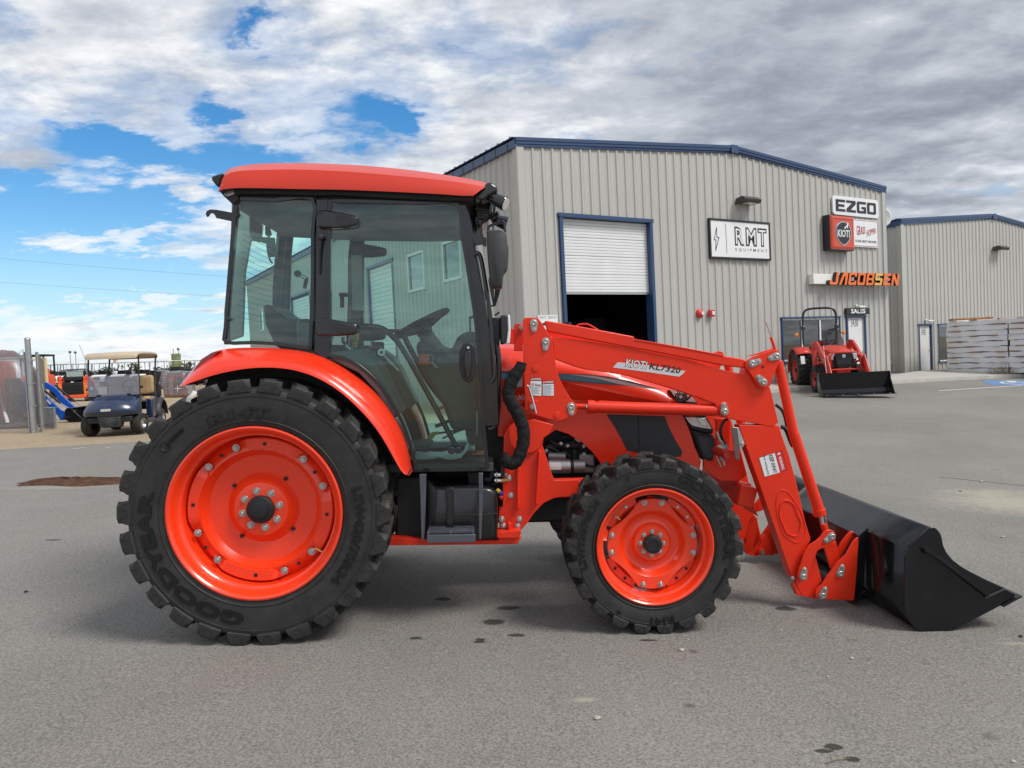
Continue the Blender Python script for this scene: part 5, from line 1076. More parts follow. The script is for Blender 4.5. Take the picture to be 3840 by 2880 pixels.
for pts in ([(500,490),(525,500),(540,560),(520,580),(500,560)],[(400,380),(470,430),(480,560),(470,610),(425,600),(400,560)],[(470,575),(560,580),(570,700),(525,705),(510,620),(475,610)]):
    q=PP(ZA,pts,1.40); m=MB(); m.prism(q,[p+Vector((0,.02,0)) for p in q],BLKM); m.build('rear_bracket',T,bevel=.003)
m=MB(); m.tube(smooth_path(PP(ZA,[(512,590),(515,660),(530,720),(548,745)],1.35),4),.006,BLK,8); m.build('rear_wire',T)
a=P(ZA,1545,478,.9); m=MB(); m.box(a,(.26,.3,.05),INT); m.build('dome_console',T,bevel=.02)
# ---------------------------------------------------------------- below the cab: tank, step, rails
Q=smooth_path(PP(ZJ,[(290,640),(330,640),(380,690),(450,705),(560,690),(760,685),(1000,690),(1075,730),(1105,800),(1110,1000),(1105,1240),(1070,1285),(700,1290),(330,1280),(285,1260),(285,900)],.30),2,True)
m=MB(); rows=[]; cx=sum(p.x for p in Q)/len(Q); cz=sum(p.z for p in Q)/len(Q)
for s,y in ((.86,-.004),(.95,.006),(1.,.035),(1.,.40)): rows.append([Vector((cx+(p.x-cx)*s if s<1 else p.x,.30+y,cz+(p.z-cz)*s if s<1 else p.z)) for p in Q])
m.loft(rows,mat('tank_plastic',(.012,.012,.014),.32,0,.2,var=.2,vscale=6,bump=.1,bscale=12),True,True); tk=m.build('fuel_tank',T,smooth=50)
plate(ZJ,[(525,690),(605,690),(610,760),(600,1290),(520,1290),(530,900),(520,760)],.285,.02,BLK,'tank_strap',bev=.004)
m=MB(); m.tube(PP(ZJ,[(620,1004),(900,1000),(1110,985)],.297),.004,BLKM,6); m.build('tank_seam',T)
plate(ZJ,[(-60,560),(240,560),(300,640),(290,1290),(-60,1290)],.42,.3,BLKM,'battery_box',bev=.02)
plate(ZJ,[(760,515),(905,515),(905,525),(900,640),(1060,640),(1060,530),(1100,520),(1100,660),(1000,700),(780,680)],.45,.1,BLKM,'cab_mount',bev=.004)
st=plate(ZJ,[(218,540),(292,540),(292,800),(272,1282),(240,1282),(228,800)],.20,.02,GREYS,'step_bracket',bev=.003)
m=MB(); q=[Vector((p.x,0,p.z)) for p in PP(ZJ,[(292,545),(272,1282)],.20)]; m.add([q[0]+Vector((0,.20,0)),q[1]+Vector((0,.20,0)),q[1]+Vector((0,.26,0)),q[0]+Vector((0,.26,0))],[(0,1,2,3)],GREYS); m.build('flange',st)
st2=plate(ZJ,[(890,525),(938,525),(938,800),(920,1275),(893,1275),(893,800)],.20,.02,GREYS,'step_bracket',bev=.003)
for k in range(10): nut(P(ZJ,925-2*k*.6,560+45*k,.199),(0,-1,0),.0035,.002,BLKM,st2,'hole',False) if k<5 else None
q0=P(ZJ,305,1225,.18); q1=P(ZJ,855,1225,.18); m=MB(); bx(q0.x,q1.x,.17,.19,q0.z-.045,q0.z,GREYS,m); m.build('step_rail',T,bevel=.003)
m=MB()
for yy in (.21,.25,.29,.33):
    bx(q0.x+.0,q1.x-.01,yy,yy+.012,q0.z+.0,q0.z+.018,GREYS,m)
    for k in range(22): m.box((q0.x+.01+(q1.x-q0.x-.03)*k/21,yy+.006,q0.z+.021),(.005,.012,.007),GREYS)
for k in (0,.5,1): bx(q0.x+(q1.x-q0.x-.02)*k,q0.x+(q1.x-q0.x-.02)*k+.012,.19,.34,q0.z-.002,q0.z+.012,GREYS,m)
m.build('step_tread',T,bevel=.001,seg=1)
bm0=P(ZC,-60,1462,.42); Q=PP(ZC,[(-90,1440),(150,1438),(500,1452),(770,1452),(800,1430),(915,1428),(920,1440),(893,1478),(770,1480),(150,1486),(-90,1488)],.36)
m=MB(); m.prism(Q,[p+Vector((0,.10,0)) for p in Q],RED2); m.build('subframe_rail',T,bevel=.004)
# ---------------------------------------------------------------- loader mounting frame
plate(ZC,[(808,1060),(810,900),(812,800),(850,742),(880,720),(945,700),(1125,740),(1100,790),(1062,815),(1052,860),(1075,930),(1110,1040),(1130,1082),(1275,1075),(1330,1120),(1300,1180),(1165,1185),(1120,1193),(1060,1222),(1000,1285),(960,1345),(918,1390),(785,1395),(780,1300),(782,1245),(808,1240)],.42,.03,RED2,'loader_mount',bev=.003)
plate(ZC,[(845,760),(870,735),(1000,700),(1122,735),(1100,790),(1062,815),(1040,870),(1000,905),(960,912),(880,895),(850,850),(843,800)],.40,.016,RED2,'mount_boss',bev=.004)
for pts in ([(895,1000),(915,1000),(910,1230),(915,1260),(895,1258)],[(1030,900),(1045,905),(1040,950),(1022,1215),(1028,1232),(1008,1230)],[(806,1000),(818,1000),(818,1232),(805,1246)]): plate(ZC,pts,.385,.035,RED2,'rib',bev=.003)
plate(ZC,[(770,1405),(918,1390),(920,1412),(895,1440),(770,1440)],.33,.12,RED2,'mount_foot',bev=.003); plate(ZC,[(838,1345),(858,1350),(865,1440),(845,1440)],.36,.05,RED2,'mount_gusset',bev=.002)
for x,y in ((842,1067),(855,1172),(798,1322),(909,1322),(809,1363),(898,1363)): nut(P(ZC,x,y,.418),(0,-1,0),.0125,.016,STEEL,T,'mount_bolt',stud=.004)
plate(ZC,[(1125,1075),(1660,1062),(1660,1110),(1300,1185),(1125,1190)],.47,.05,RED2,'mount_brace',bev=.003)
# couplers
for i,(x,y) in enumerate(((1095,545),(1095,610))):
    a=P(ZJ,x-25,y,.36); m=MB(); m.cyl(a,a+Vector((.045,0,0)),.011,CHROME,12); m.cyl(a+Vector((.008,0,0)),a+Vector((.018,0,0)),.015,STEEL,6); m.cyl(a+Vector((.04,0,0)),a+Vector((.075,0,.004)),.013,BRASS if i else STEEL,12); m.build('hydraulic_coupler',T)
for x,y,c in ((1112,725,YELL),(1142,750,COND),(1142,800,SGNR)):
    a=P(ZJ,x,y,.35); m=MB(); m.cyl(a+Vector((-.006,0,.006)),a+Vector((.008,-.012,-.006)),.012,c,14); m.build('dust_cap',T)
# hydraulic hose bundle in black sleeve
hp_=smooth_path(PP(ZC,[(925,345),(915,375),(880,430),(845,500),(842,560),(872,620),(905,680),(930,750),(935,830),(915,910),(885,965),(850,975),(822,950),(805,935)],.31),6)
m=MB(); rad=[.027+.011*min(1,i/12)*min(1,(len(hp_)-i)/10)+.0015*sin(i*1.3)+.001*sin(i*3.1) for i in range(len(hp_))]; m.tube(hp_,rad,CLOTH,16,True,.035); m.build('hose_sleeve',T,smooth=60)
m=MB(); m.tube(smooth_path(PP(ZJ,[(1190,360),(1170,420),(1160,500),(1165,560)],.34),4),.012,RUB,10); m.tube(smooth_path(PP(ZJ,[(1215,340),(1190,310),(1170,330),(1165,380)],.34),4),.012,CLOTH,10); m.build('hydraulic_hose',T)
m=MB(); m.tube(smooth_path(PP(ZJ,[(1050,470),(1040,560),(1010,600),(960,590)],.42),4),.016,RUB,10); m.build('hydraulic_hose',T)
# ---------------------------------------------------------------- loader side (near one; the far one is a mirrored copy)
LY=.40
def pin(z,a,b,Y,par,rA=.024,rB=.016):
    "keeper plate between pin a and small bolt b"
    pa,pb=P(z,*a,Y),P(z,*b,Y); d=(pb-pa); Ld=d.length; d=d/Ld; ang=atan2(d.z,d.x); pts=[]
    for k in range(17): t=ang+pi/2+pi*k/16; pts.append(pa+Vector((cos(t),0,sin(t)))*rA)
    for k in range(11): t=ang-pi/2+pi*k/10; pts.append(pb+Vector((cos(t),0,sin(t)))*rB)
    m=MB(); m.prism([p+Vector((0,-.007,0)) for p in pts],pts,ZINC); m.lathe([(-.007,.0165),(-.013,.0165),(-.016,.013),(-.016,.009),(-.011,.006),(-.011,.0001)],pa,(0,1,0),STEEL,24)
    m.cyl(pb+Vector((0,-.007,0)),pb+Vector((0,-.009,0)),.011,STEEL,16); m.cyl(pb+Vector((0,-.009,0)),pb+Vector((0,-.016,0)),.009,STEEL,6)
    return m.build('pin',par,bevel=.0008,seg=1)
LSIDE=[]
def lp(*a,**k): o=plate(*a,**k); LSIDE.append(o); return o
post=lp(ZD,[(112,190),(122,172),(135,168),(205,168),(222,176),(240,200),(280,265),(300,300),(318,345),(330,430),(345,520),(365,590),(395,650),(440,725),(475,760),(488,785),(480,830),(455,855),(350,885),(330,880),(250,858),(150,825),(128,800),(120,600)],LY,.02,RED2,'loader_post',par=T,bev=.003)
lp(ZD,[(52,222),(62,210),(112,208),(112,400),(52,398)],LY+.13,.015,RED2,'post_inner_plate',par=T,bev=.003)
for x,y,r in ((200,520,.019),(348,842,.019)):
    a=P(ZD,x,y,LY); m=MB(); m.cyl(a,a+Vector((0,-.006,0)),r,RED2,28); m.build('boss',post,bevel=.002)
pin(ZD,(188,205),(190,250),LY,post); pin(ZD,(270,333),(268,380),LY,post); pin(ZD,(445,782),(448,826),LY,post)
nut(P(ZD,108,235,LY+.12),(0,-1,0),.014,.02,STEEL,post)
lever=MB(); lever.tube(smooth_path(PP(ZD,[(142,642),(150,640),(160,660),(180,730),(198,800),(205,828)],LY-.02),4),.006,CHROME,10); lever.build('latch_rod',post)
lp(ZD,[(148,745),(180,738),(218,740),(215,810),(190,815),(150,808)],LY-.006,.01,RED2,'latch_plate',par=T)
nut(P(ZD,182,782,LY-.008),(0,-1,0),.012,.012,STEEL,post)
# arm body: one welded box, knee in front
arm=lp(ZD,[(262,262),(300,300),(560,330),(850,378),(1100,430),(1230,455),(1500,530),(1640,560),(1660,500),(1720,530),(1800,640),(1822,650),(1845,740),(1872,860),(1880,892),(1842,925),(1820,922),(1720,902),(1598,882),(1545,866),(1500,858),(1475,835),(1455,790),(1440,765),(1340,725),(1130,655),(980,612),(860,575),(700,548),(560,530),(470,505),(330,452),(318,345)],LY+.025,.095,RED2,'loader_arm',par=T,bev=.005)
lowarm=lp(ZF,[(137,-205),(430,-205),(453,-128),(487,-30),(500,0),(540,150),(580,310),(620,490),(662,628),(600,740),(560,880),(535,922),(524,918),(400,560),(290,240),(205,0),(150,-150)],LY+.027,.095,RED2,'loader_arm_lower',par=T,bev=.006)
# seam weld plate, recessed oval stampings

def weld(z,pts,Y,r,mt,nm,par,closed=True):
    Q=smooth_path(PP(z,pts,Y),4,closed); 
    if closed: Q.append(Q[0])
    m=MB(); m.tube(Q,r,mt,8,False,.12); return m.build(nm,par)
weld(ZH,[(1060,655),(1150,665),(1220,730),(1255,840),(1300,940),(1300,1020),(1270,1110),(1215,1145),(1110,1100),(1060,1000),(1010,860),(1020,730)],LY+.025,.0045,RED2,'weld_bead',lowarm)
weld(ZH,[(1010,520),(1090,515),(1160,580),(1240,700),(1300,800),(1350,950),(1370,1080),(1320,1190),(1250,1235),(1150,1190),(1060,1110),(1010,980),(970,820),(965,620)],LY+.0262,.003,RED2,'weld_bead',lowarm)
# levelling link above the arm
lk=lp(ZD,[(262,192),(280,190),(560,238),(880,298),(885,318),(1230,378),(1640,455),(1668,478),(1655,518),(1500,500),(1230,445),(1000,400),(700,345),(420,290),(285,262)],LY+.012,.05,RED2,'levelling_link',par=T,bev=.006)
lp(ZD,[(885,314),(1230,374),(1500,425),(1500,436),(1230,386),(885,326)],LY+.008,.01,RED2,'link_strip',par=T)
tri=lp(ZD,[(1652,470),(1700,440),(1760,418),(1840,392),(1862,388),(1885,398),(1898,425),(1890,465),(1850,560),(1822,640),(1795,658),(1755,655),(1728,625),(1690,560),(1650,505)],LY-.005,.016,RED2,'bellcrank',par=T,bev=.003)
c=plate(ZD,[(1640,440),(1740,412),(1840,380),(1862,378),(1870,390),(1700,432)],LY+.13,.016,RED2,'bellcrank_inner',bev=.003)
pin(ZD,(1697,484),(1742,470),LY-.005,tri); pin(ZD,(1866,434),(1822,448),LY-.005,tri); pin(ZD,(1774,612),(1740,580),LY-.005,tri)
a=P(ZD,1770,508,LY-.0055); m=MB(); m.cyl(a,a+Vector((0,-.001,0)),.0095,mat('red_shadowed_hole',(.15,.005,.002),.7),20); m.build('hole',tri)
lp(ZD,[(1470,770),(1490,755),(1520,752),(1540,790),(1543,830),(1525,850),(1495,848),(1475,830)],LY+.018,.01,RED2,'cylinder_boss',par=T); 
pin(ZD,(1506,815),(1500,770),LY+.018,arm)
# lift cylinder
def cylr(z,a,b,r,mt,Y,name,par=T,n=28): m=MB(); m.cyl(P(z,*a,Y),P(z,*b,Y),r,mt,n); return m.build(name,par,bevel=.002)
LSIDE.append(cylr(ZD,(470,780),(560,782),.0165,RED2,LY+.06,'lift_cylinder_rod'))
lc=cylr(ZD,(600,785),(1445,808),.036,RED2,LY+.06,'lift_cylinder'); LSIDE.append(lc); cylr(ZD,(556,783),(606,785),.041,RED2,LY+.06,'gland',lc); 
cylr(ZD,(1440,808),(1500,812),.030,RED2,LY+.065,'rod_eye',lc); cylr(ZD,(545,782),(557,783),.020,CHROME,LY+.06,'gland_ring',lc)
m=MB(); m.tube(PP(ZD,[(640,748),(860,760),(1080,768),(1330,775)],LY+.09),.008,RED2,8); m.build('oil_pipe',lc)
# bucket cylinder with the thinner upper barrel and the level rod
bc=cylr(ZD,(1875,470),(1982,960),.0290,RED2,LY+.055,'bucket_cylinder'); LSIDE.append(bc)
m=MB(); m.cyl(P(ZD,1982,960,LY+.055),P(ZF,724,425,LY+.055),.0325,RED2,28); m.build('lower_barrel',bc,bevel=.002); m=MB(); m.cyl(P(ZF,718,405,LY+.055),P(ZF,727,452,LY+.055),.0385,RED2,28); m.build('gland',bc,bevel=.002)
cylr(ZF,(740,455),(752,520),.0165,CHROME,LY+.055,'piston_rod',bc); cylr(ZF,(750,510),(775,585),.019,RED2,LY+.055,'rod_eye',bc); m=MB(); m.tube(PP(ZF,[(768,470),(790,550)],LY+.09),.005,CHROME,8); m.build('oil_pipe',bc)
rod=cylr(ZD,(1792,195),(1832,305),.0042,STEEL,LY+.02,'level_indicator_rod',T,10); cylr(ZD,(1826,302),(1860,400),.0085,RED2,LY+.02,'rod_guide',rod,12)
# linkage at the bucket
lp(ZF,[(600,740),(660,700),(692,730),(742,930),(720,958),(700,985),(700,1060),(640,1050),(600,1040),(572,985),(545,940),(560,880)],LY+.03,.03,RED2,'arm_foot',par=T,bev=.003)
lp(ZF,[(760,690),(845,640),(872,760),(815,840),(806,838),(770,720)],LY+.06,.02,RED2,'link_bar',par=T,bev=.003)
lp(ZF,[(530,960),(548,955),(590,1030),(590,1042),(575,1040),(560,1030)],LY-.0,.05,RED2,'stop_lug',par=T,bev=.003)
lev=lp(ZF,[(562,895),(572,850),(600,765),(622,705),(655,665),(700,640),(735,605),(752,580),(770,562),(805,556),(832,568),(845,595),(842,630),(820,660),(780,685),(735,695),(710,710),(698,740),(670,810),(640,890),(632,915),(605,932),(580,925)],LY-.012,.016,RED2,'bucket_lever',par=T,bev=.003)
hng=lp(ZF,[(1005,612),(1008,650),(998,840),(978,1060),(965,1073),(720,1060),(700,1045),(695,1010),(705,985),(740,960),(780,900),(850,800),(855,790),(920,735),(975,635)],LY-.012,.016,RED2,'hinge_plate',par=T,bev=.003)
lp(ZF,[(1000,570),(1008,600),(960,620),(900,720),(860,780),(858,700),(880,650),(930,590),(950,570)],LY+.10,.016,RED2,'hinge_plate_inner',par=T,bev=.003)
pin(ZF,(604,895),(613,846),LY-.012,lev); pin(ZF,(811,603),(770,632),LY-.012,lev); pin(ZF,(872,872),(887,826),LY-.012,hng); pin(ZF,(745,1032),(762,987),LY-.012,hng)
nut(P(ZF,527,908,LY+.015),(0,-1,0),.009,.01,STEEL,lowarm); a=P(ZF,915,1045,LY-.0125); m=MB(); m.cyl(a,a+Vector((0,-.003,0)),.011,RED2,20); m.build('boss',hng,bevel=.001)
for (x,y) in ((868,820),(728,975)): a=P(ZF,x,y,LY-.016); 
# grease shield plate
gsh=plate(ZI,[(910,955),(1045,968),(1155,1255),(1130,1300),(1060,1360),(1045,1230),(1010,980)],LY+.02,.006,STEEL,'lamp_guard',bev=.002); LSIDE.append(gsh); plate(ZI,[(905,955),(1010,978),(1048,1240),(1060,1540),(1010,1535),(975,1500),(945,1200)],LY+.022,.008,mat('dull_steel',(.20,.17,.17),.25,.8),'guard_flap',gsh,.002); nut(P(ZI,1105,1252,LY+.02),(0,-1,0),.010,.008,STEEL,gsh)
for o in list(LSIDE):
    c=copy_tree(o,T); c.scale=(1,-1,1); c.location=(0,2*YC,0)
# decals on the near arm only
def lab(z,q,Y,mt,par,off=.001,name='label'):
    pts=PP(z,q,Y-off); m=MB(); m.prism(pts,[p+Vector((0,.0008,0)) for p in pts],mt); return m.build(name,par,smooth=0)
AY=LY+.025
lab(ZD,[(735,513),(768,476),(1000,500),(1236,537),(1215,560),(1190,576),(960,542)],AY,mat('decal_white',(.62,.60,.62),.4),arm,.0012)
text('KIOTI',quadmap(ZD,[(820,448),(978,470),(972,528),(816,510)],AY-.0016,1,.4),LABK,arm,'lettering',.4,1.,.05,.2); text('KIOTI',quadmap(ZD,[(823,452),(975,473),(969,524),(820,506)],AY-.0024,1,.4),LABW,arm,'lettering',.4,1.,.01,.2)
text('KL7320',quadmap(ZD,[(988,478),(1205,512),(1200,556),(984,522)],AY-.0026,1,.22),LABK,arm,'lettering',.22,1.,.02,.2)
for z,q in ((ZD,[(162,582),(243,580),(243,712),(163,706)]),(ZD,[(247,604),(328,600),(329,710),(248,708)])):
    lab(z,q,LY,LABK,post,.0008); 
    a,b,c_,d=q; ins=lambda p,s,t:(p[0]+s*2.5,p[1]+t*2.5); lab(z,[ins(a,1,10),ins(b,-1,10),ins(c_,-1,-1),ins(d,1,-1)],LY,LABW,post,.0018); lab(z,[ins(a,1,1),ins(b,-1,1),(b[0]-2,b[1]+20),(a[0]+2,a[1]+20)],LY,LABR,post,.0024)
    text('WARNING',quadmap(z,[(a[0]+16,a[1]+4),(b[0]-6,b[1]+4),(b[0]-6,b[1]+18),(a[0]+16,a[1]+18)],LY-.0032,1,.2),LABW,post,'label_text',.2,1.,.02)
    lab(z,[(a[0]+4,a[1]+18),(a[0]+9,a[1]+5),(a[0]+14,a[1]+18)],LY,LABW,post,.0032)
    y0=a[1]+(62 if a[0]<200 else 28)
    for k in range(7 if a[0]<200 else 10):
        yy=y0+k*7.6+3; 
        if yy<d[1]-6: lab(z,[(a[0]+6,yy),(a[0]+(60 if k%3 else 74),yy),(a[0]+(60 if k%3 else 74),yy+2.2),(a[0]+6,yy+2.2)],LY,LABB if a[0]>200 else LABG,post,.0026,'label_text')
a=P(ZD,182,630,LY-.0026); m=MB(); m.lathe([(0,.0085),(-.0006,.0085),(-.0006,.0065),(0,.0065)],a,(0,1,0),LABR,20); m.box(a,(.014,.0006,.002),LABR,Matrix.Rotation(.8,3,'Y')); m.build('label_sign',post)
tr_=[(196,640),(200,622),(206,622),(208,632),(228,628),(236,634),(236,642)]; lab(ZD,tr_,LY,LABG,post,.0026,'label_sign')
WQ=[(1742,1135),(1905,1085),(1940,1220),(1782,1272)]
lab(ZD,WQ,LY+.027,LABK,lowarm,.001); lab(ZD,[(1746,1138),(1853,1104),(1890,1238),(1784,1268)],LY+.027,LABW,lowarm,.002); lab(ZD,[(1853,1104),(1903,1089),(1937,1219),(1890,1238)],LY+.027,LABR,lowarm,.002)
# text reads down the plate: x runs downwards
def down(q,Y,w,h):
    tl_,tr2,br_,bl_=[P(ZD,x,y,Y) for x,y in q]
    def fn(x,y,dd): s=x/w;t=y/h; return (tl_.lerp(bl_,s)).lerp(tr2.lerp(br_,s),t)
    return fn
text('KEEP AWAY',down([(1811,1121),(1838,1113),(1873,1238),(1846,1246)],LY+.0242,1,.14),LABK,lowarm,'label_text',.14,1.,.02)
text('from working area',down([(1770,1128),(1788,1124),(1820,1250),(1800,1256)],LY+.0242,1,.1),LABK,lowarm,'label_text',.1,1.,.005)
text('WARNING',down([(1877,1130),(1897,1124),(1923,1215),(1903,1222)],LY+.0242,1,.15),LABW,lowarm,'label_text',.15,1.,.02)
lab(ZD,[(1868,1118),(1884,1096),(1894,1112)],LY+.027,LABW,lowarm,.003)
# cross tube, front guard frame and hydraulic bits between the arms
m=MB(); a=P(ZI,620,1370,.62); b=P(ZI,860,1450,.44); m.cyl(P(ZI,640,1365,.60),P(ZI,860,1440,LY+.06),.028,MRED,20); m.build('cross_tube',T)
x_=P(ZH,520,560,LY+.12); m=MB(); m.box((x_.x+.02,YC,x_.z-.02),(.11,2*(YC-LY-.12),.13),RED2,Matrix.Rotation(.25,3,'Y')); m.build('arm_cross_beam',T,bevel=.008)
for z,pts,Y,th,nm in ((ZI,[(870,800),(900,830),(890,1150),(830,1659),(560,1659),(620,1300),(650,1100),(640,850),(600,800)],.66,.03,'front_guard'),(ZI,[(640,900),(760,900),(830,1000),(860,1200),(850,1380),(640,1350)],.70,.02,'guard_plate'),(ZH,[(-40,-60),(280,-60),(470,-20),(560,300),(450,390),(200,380),(100,330),(-40,200)],.60,.03,'front_frame'),(ZH,[(300,330),(460,400),(620,420),(620,640),(720,880),(520,760),(440,620),(420,480)],.62,.05,'front_weight_frame')):
    plate(z,pts,Y,th,MRED if 'weight' in nm else RED2,nm,bev=.004)
for z,pts,Y,r,mt in ((ZI,[(850,810),(780,850),(730,960),(725,1080),(760,1180),(810,1270)],.52,.009,RUB),(ZI,[(1700,560),(1800,640),(1860,760),(1900,950)],.54,.010,RUB),(ZI,[(1800,950),(1880,1000),(1960,1200),(2010,1300)],.53,.013,RUB),(ZI,[(650,1040),(690,1150),(720,1220)],.5,.008,STEEL),(ZI,[(640,1470),(700,1600),(730,1659)],.5,.005,STEEL),(ZI,[(720,1480),(760,1560),(790,1640)],.5,.007,STEEL),(ZI,[(190,400),(120,470),(40,500)],.55,.006,RUB)):
    m=MB(); m.tube(smooth_path(PP(z,pts,Y),5),r,mt,10); m.build('hydraulic_line',T)
plate(ZI,[(660,1300),(780,1240),(800,1300),(860,1370),(760,1350)],.50,.02,STEEL,'valve_bracket',bev=.002)
for x,y in ((740,1230),(830,1290),(745,1520)): a=P(ZI,x,y,.49); m=MB(); m.cyl(a-Vector((.008,0,-.01)),a+Vector((.01,0,-.014)),.010,STEEL,6); m.build('hose_fitting',T)
# ---------------------------------------------------------------- far side bits seen behind the front wheel
for pts in ([(560,790),(640,830),(700,900),(750,1190),(620,1380),(530,1380),(480,1000)],[(740,1200),(800,1110),(860,1180),(930,1410),(700,1410),(610,1380)]): plate(ZH,pts,1.40,.02,RED2,'far_hinge',bev=.003)
a=P(ZH,757,1355,1.385); m=MB(); m.cyl(a,a+Vector((0,-.02,0)),.026,RED2,24); m.cyl(a+Vector((0,-.02,0)),a+Vector((0,-.03,0)),.017,STEEL,20); m.build('far_pin',T)
# hose guard on the hood top (handle)
m=MB(); m.tube(smooth_path(PP(ZD,[(480,228),(505,215),(555,213),(590,228),(630,252)],1.2),4),.006,RED2,8); m.build('hood_handle',T); m=MB(); a=P(ZD,425,200,.8); m.cyl(a-Vector((0,0,.05)),a,.022,PLAS,20); m.build('filler_cap',T)
fx=[(1380,400),(1440,384),(1490,384),(1515,400),(1520,500),(1450,490)]
plate(ZD,[(1400,400),(1455,384),(1490,388),(1515,410),(1520,495),(1440,470)],1.36,.02,RED2,'far_bellcrank',bev=.003) if False else None
# ---------------------------------------------------------------- bucket
BY0=.0; BY1=1.86
bs=PP(ZG,[(1375,637),(1345,645),(1190,785),(1152,850),(1136,905),(1134,1100),(1134,1340),(1150,1400),(1185,1460),(1235,1525),(1290,1565),(1340,1583),(1400,1592),(1460,1582),(1700,1455),(1955,1322),(1975,1300),(2105,1218),(2000,1165),(1850,1098),(1700,1022),(1620,975),(1550,920),(1500,860),(1470,800),(1455,720),(1440,685),(1410,650)],BY0)
bkt=MB(); bkt.prism(bs,[p+Vector((0,.012,0)) for p in bs],BUCK); BK=bkt.build('bucket_side_plate',T,bevel=.003)
c=BK.copy(); COL.objects.link(c); c.parent=T; c.location=(0,BY1-BY0-.012,0)
shell=PP(ZG,[(1372,645),(1345,655),(1182,792),(1148,826),(1143,1340),(1158,1395),(1192,1450),(1245,1518),(1300,1555),(1400,1582),(1458,1572),(2100,1225)],BY0)
m=MB(); m.loft([[p+Vector((0,y,0)) for y in (.006,.46,.93,1.4,BY1-.006)] for p in shell],BUCK); m.build('bucket_shell',T,smooth=14,solid=.007)
ce=PP(ZG,[(1965,1318),(2150,1228),(2158,1240),(1990,1332)],-.004); m=MB(); m.prism(ce,[p+Vector((0,BY1+.008,0)) for p in ce],BUCK); m.build('cutting_edge',T,bevel=.002)
sc=PP(ZG,[(1828,1245),(2000,1170),(2105,1220),(2095,1226),(2003,1180),(1838,1256)],-.010); m=MB(); m.prism(sc,[p+Vector((0,.012,0)) for p in sc],mat('worn_black',(.05,.05,.055),.3,0,.4,var=.4,vscale=12)); m.build('side_cutter',T,bevel=.001)
# stiffener pressed in the side plate
q=smooth_path(PP(ZG,[(1275,835),(1300,810),(1340,812),(1375,845),(1500,930),(1700,1090),(1830,1180),(1845,1215),(1830,1235),(1800,1225),(1650,1110),(1500,985),(1370,885),(1340,868),(1290,868)],-.001),3,True)
cx=sum(p.x for p in q)/len(q); m=MB(); q2=[]
axd=(P(ZG,1830,1215,0)-P(ZG,1310,840,0)).normalized(); ax0=P(ZG,1310,840,0)
for p in q:
    s=(p-ax0).dot(axd); c_=ax0+axd*s; q2.append(Vector((c_.x+(p.x-c_.x)*.35,-.026,c_.z+(p.z-c_.z)*.35)))
m.loft([[p+Vector((0,.004,0)) for p in q],q2],BUCK,True); m.add(q2,[tuple(range(len(q2)))],BUCK); m.build('side_stiffener',T,smooth=50)
# quick attach frame on the back of the bucket
m=MB(); y0,y1=LY+.02,far(LY+.02)
A_=P(ZF,1012,600,y0);B_=P(ZF,1072,545,y0); Cc=P(ZF,1072,580,y0); D_=P(ZF,1045,1000,y0); E_=P(ZF,985,1066,y0)
pr=[A_,B_,Cc,D_,E_,P(ZF,975,1060,y0)]
for ya,yb2 in ((y0,y0+.016),(y1-.016,y1)):
    m.prism([Vector((p.x,ya,p.z)) for p in pr],[Vector((p.x,yb2,p.z)) for p in pr],BUCK)
t0_,t1_=P(ZF,1012,600,y0),P(ZF,1076,540,y0); m.prism([Vector((p.x,y0,p.z)) for p in (t0_,t1_,t1_+Vector((0,0,-.012)),t0_+Vector((0,0,-.012)))],[Vector((p.x,y1,p.z)) for p in (t0_,t1_,t1_+Vector((0,0,-.012)),t0_+Vector((0,0,-.012)))],BUCK)
b0_,b1_=P(ZF,975,1050,y0),P(ZF,1060,1000,y0); m.prism([Vector((p.x,y0,p.z)) for p in (b0_,b1_,b1_+Vector((0,0,-.05)),b0_+Vector((0,0,-.03)))],[Vector((p.x,y1,p.z)) for p in (b0_,b1_,b1_+Vector((0,0,-.05)),b0_+Vector((0,0,-.03)))],BUCK)
m.build('attach_frame',T,bevel=.003)
q=PP(ZF,[(1075,590),(1120,620),(1110,1000),(1065,1030)],y0); m=MB(); bx(q[0].x,q[1].x+.02,y0-.05,y0+.03,q[2].z,q[0].z,BUCK,m); m.build('back_stiffener',T,bevel=.004)
for z,y in ((1000,),(800,)) and []: pass
for x,y in ((980,1030),(1085,1240)): a=P(ZG,x,y,.2); m=MB(); m.cyl(a,a+Vector((-.02,0,0)),.02,BUCK,16); m.build('weld_nut',T)
# ================================================================== SMALL TRACTOR by the sales door
d_=19.7; q_=ray(3074,1282); a=Vector((q_.x/q_.y*d_,CAM.y+d_,0)); fwd=Vector((-.14,-.99,0)).normalized(); side_=Vector((-fwd.y,fwd.x,0)); S2=1.0
RZT=atan2(fwd.y,fwd.x); mid=a+side_*.93*S2; org=mid-fwd*2.35*S2
T2=thing('loader_tractor','small red open tractor with roll bar, amber lights and black bucket by the sales door','tractor',(org.x,org.y,gz(org.x,org.y)+.01),RZT,scale=S2)
T2.rotation_euler=(0,0,RZT)
def wheel2(nm,x,y,r,wd,rr,nl,lh):
    m=MB(); m.lathe([(.03,rr-.01),(.015,rr),(.01,rr-.012),(.05,rr-.03),(.09,rr-.05),(.10,rr*.5),(.07,rr*.42),(.06,.0001)],(0,0,0),(0,1,0),MRED,32); w=m.build(nm,T2); tyre(r,wd,rr,nl,lh).build('tyre',w,smooth=32)
    m=MB(); m.lathe([(.06,.06),(.02,.055),(.015,.0001)],(0,0,0),(0,1,0),BLKM,20); m.build('hub_cap',w)
    w.location=(x,y,r); c=copy_tree(w,T2); c.scale=(1,-1,1); c.location=(x,-y,r)
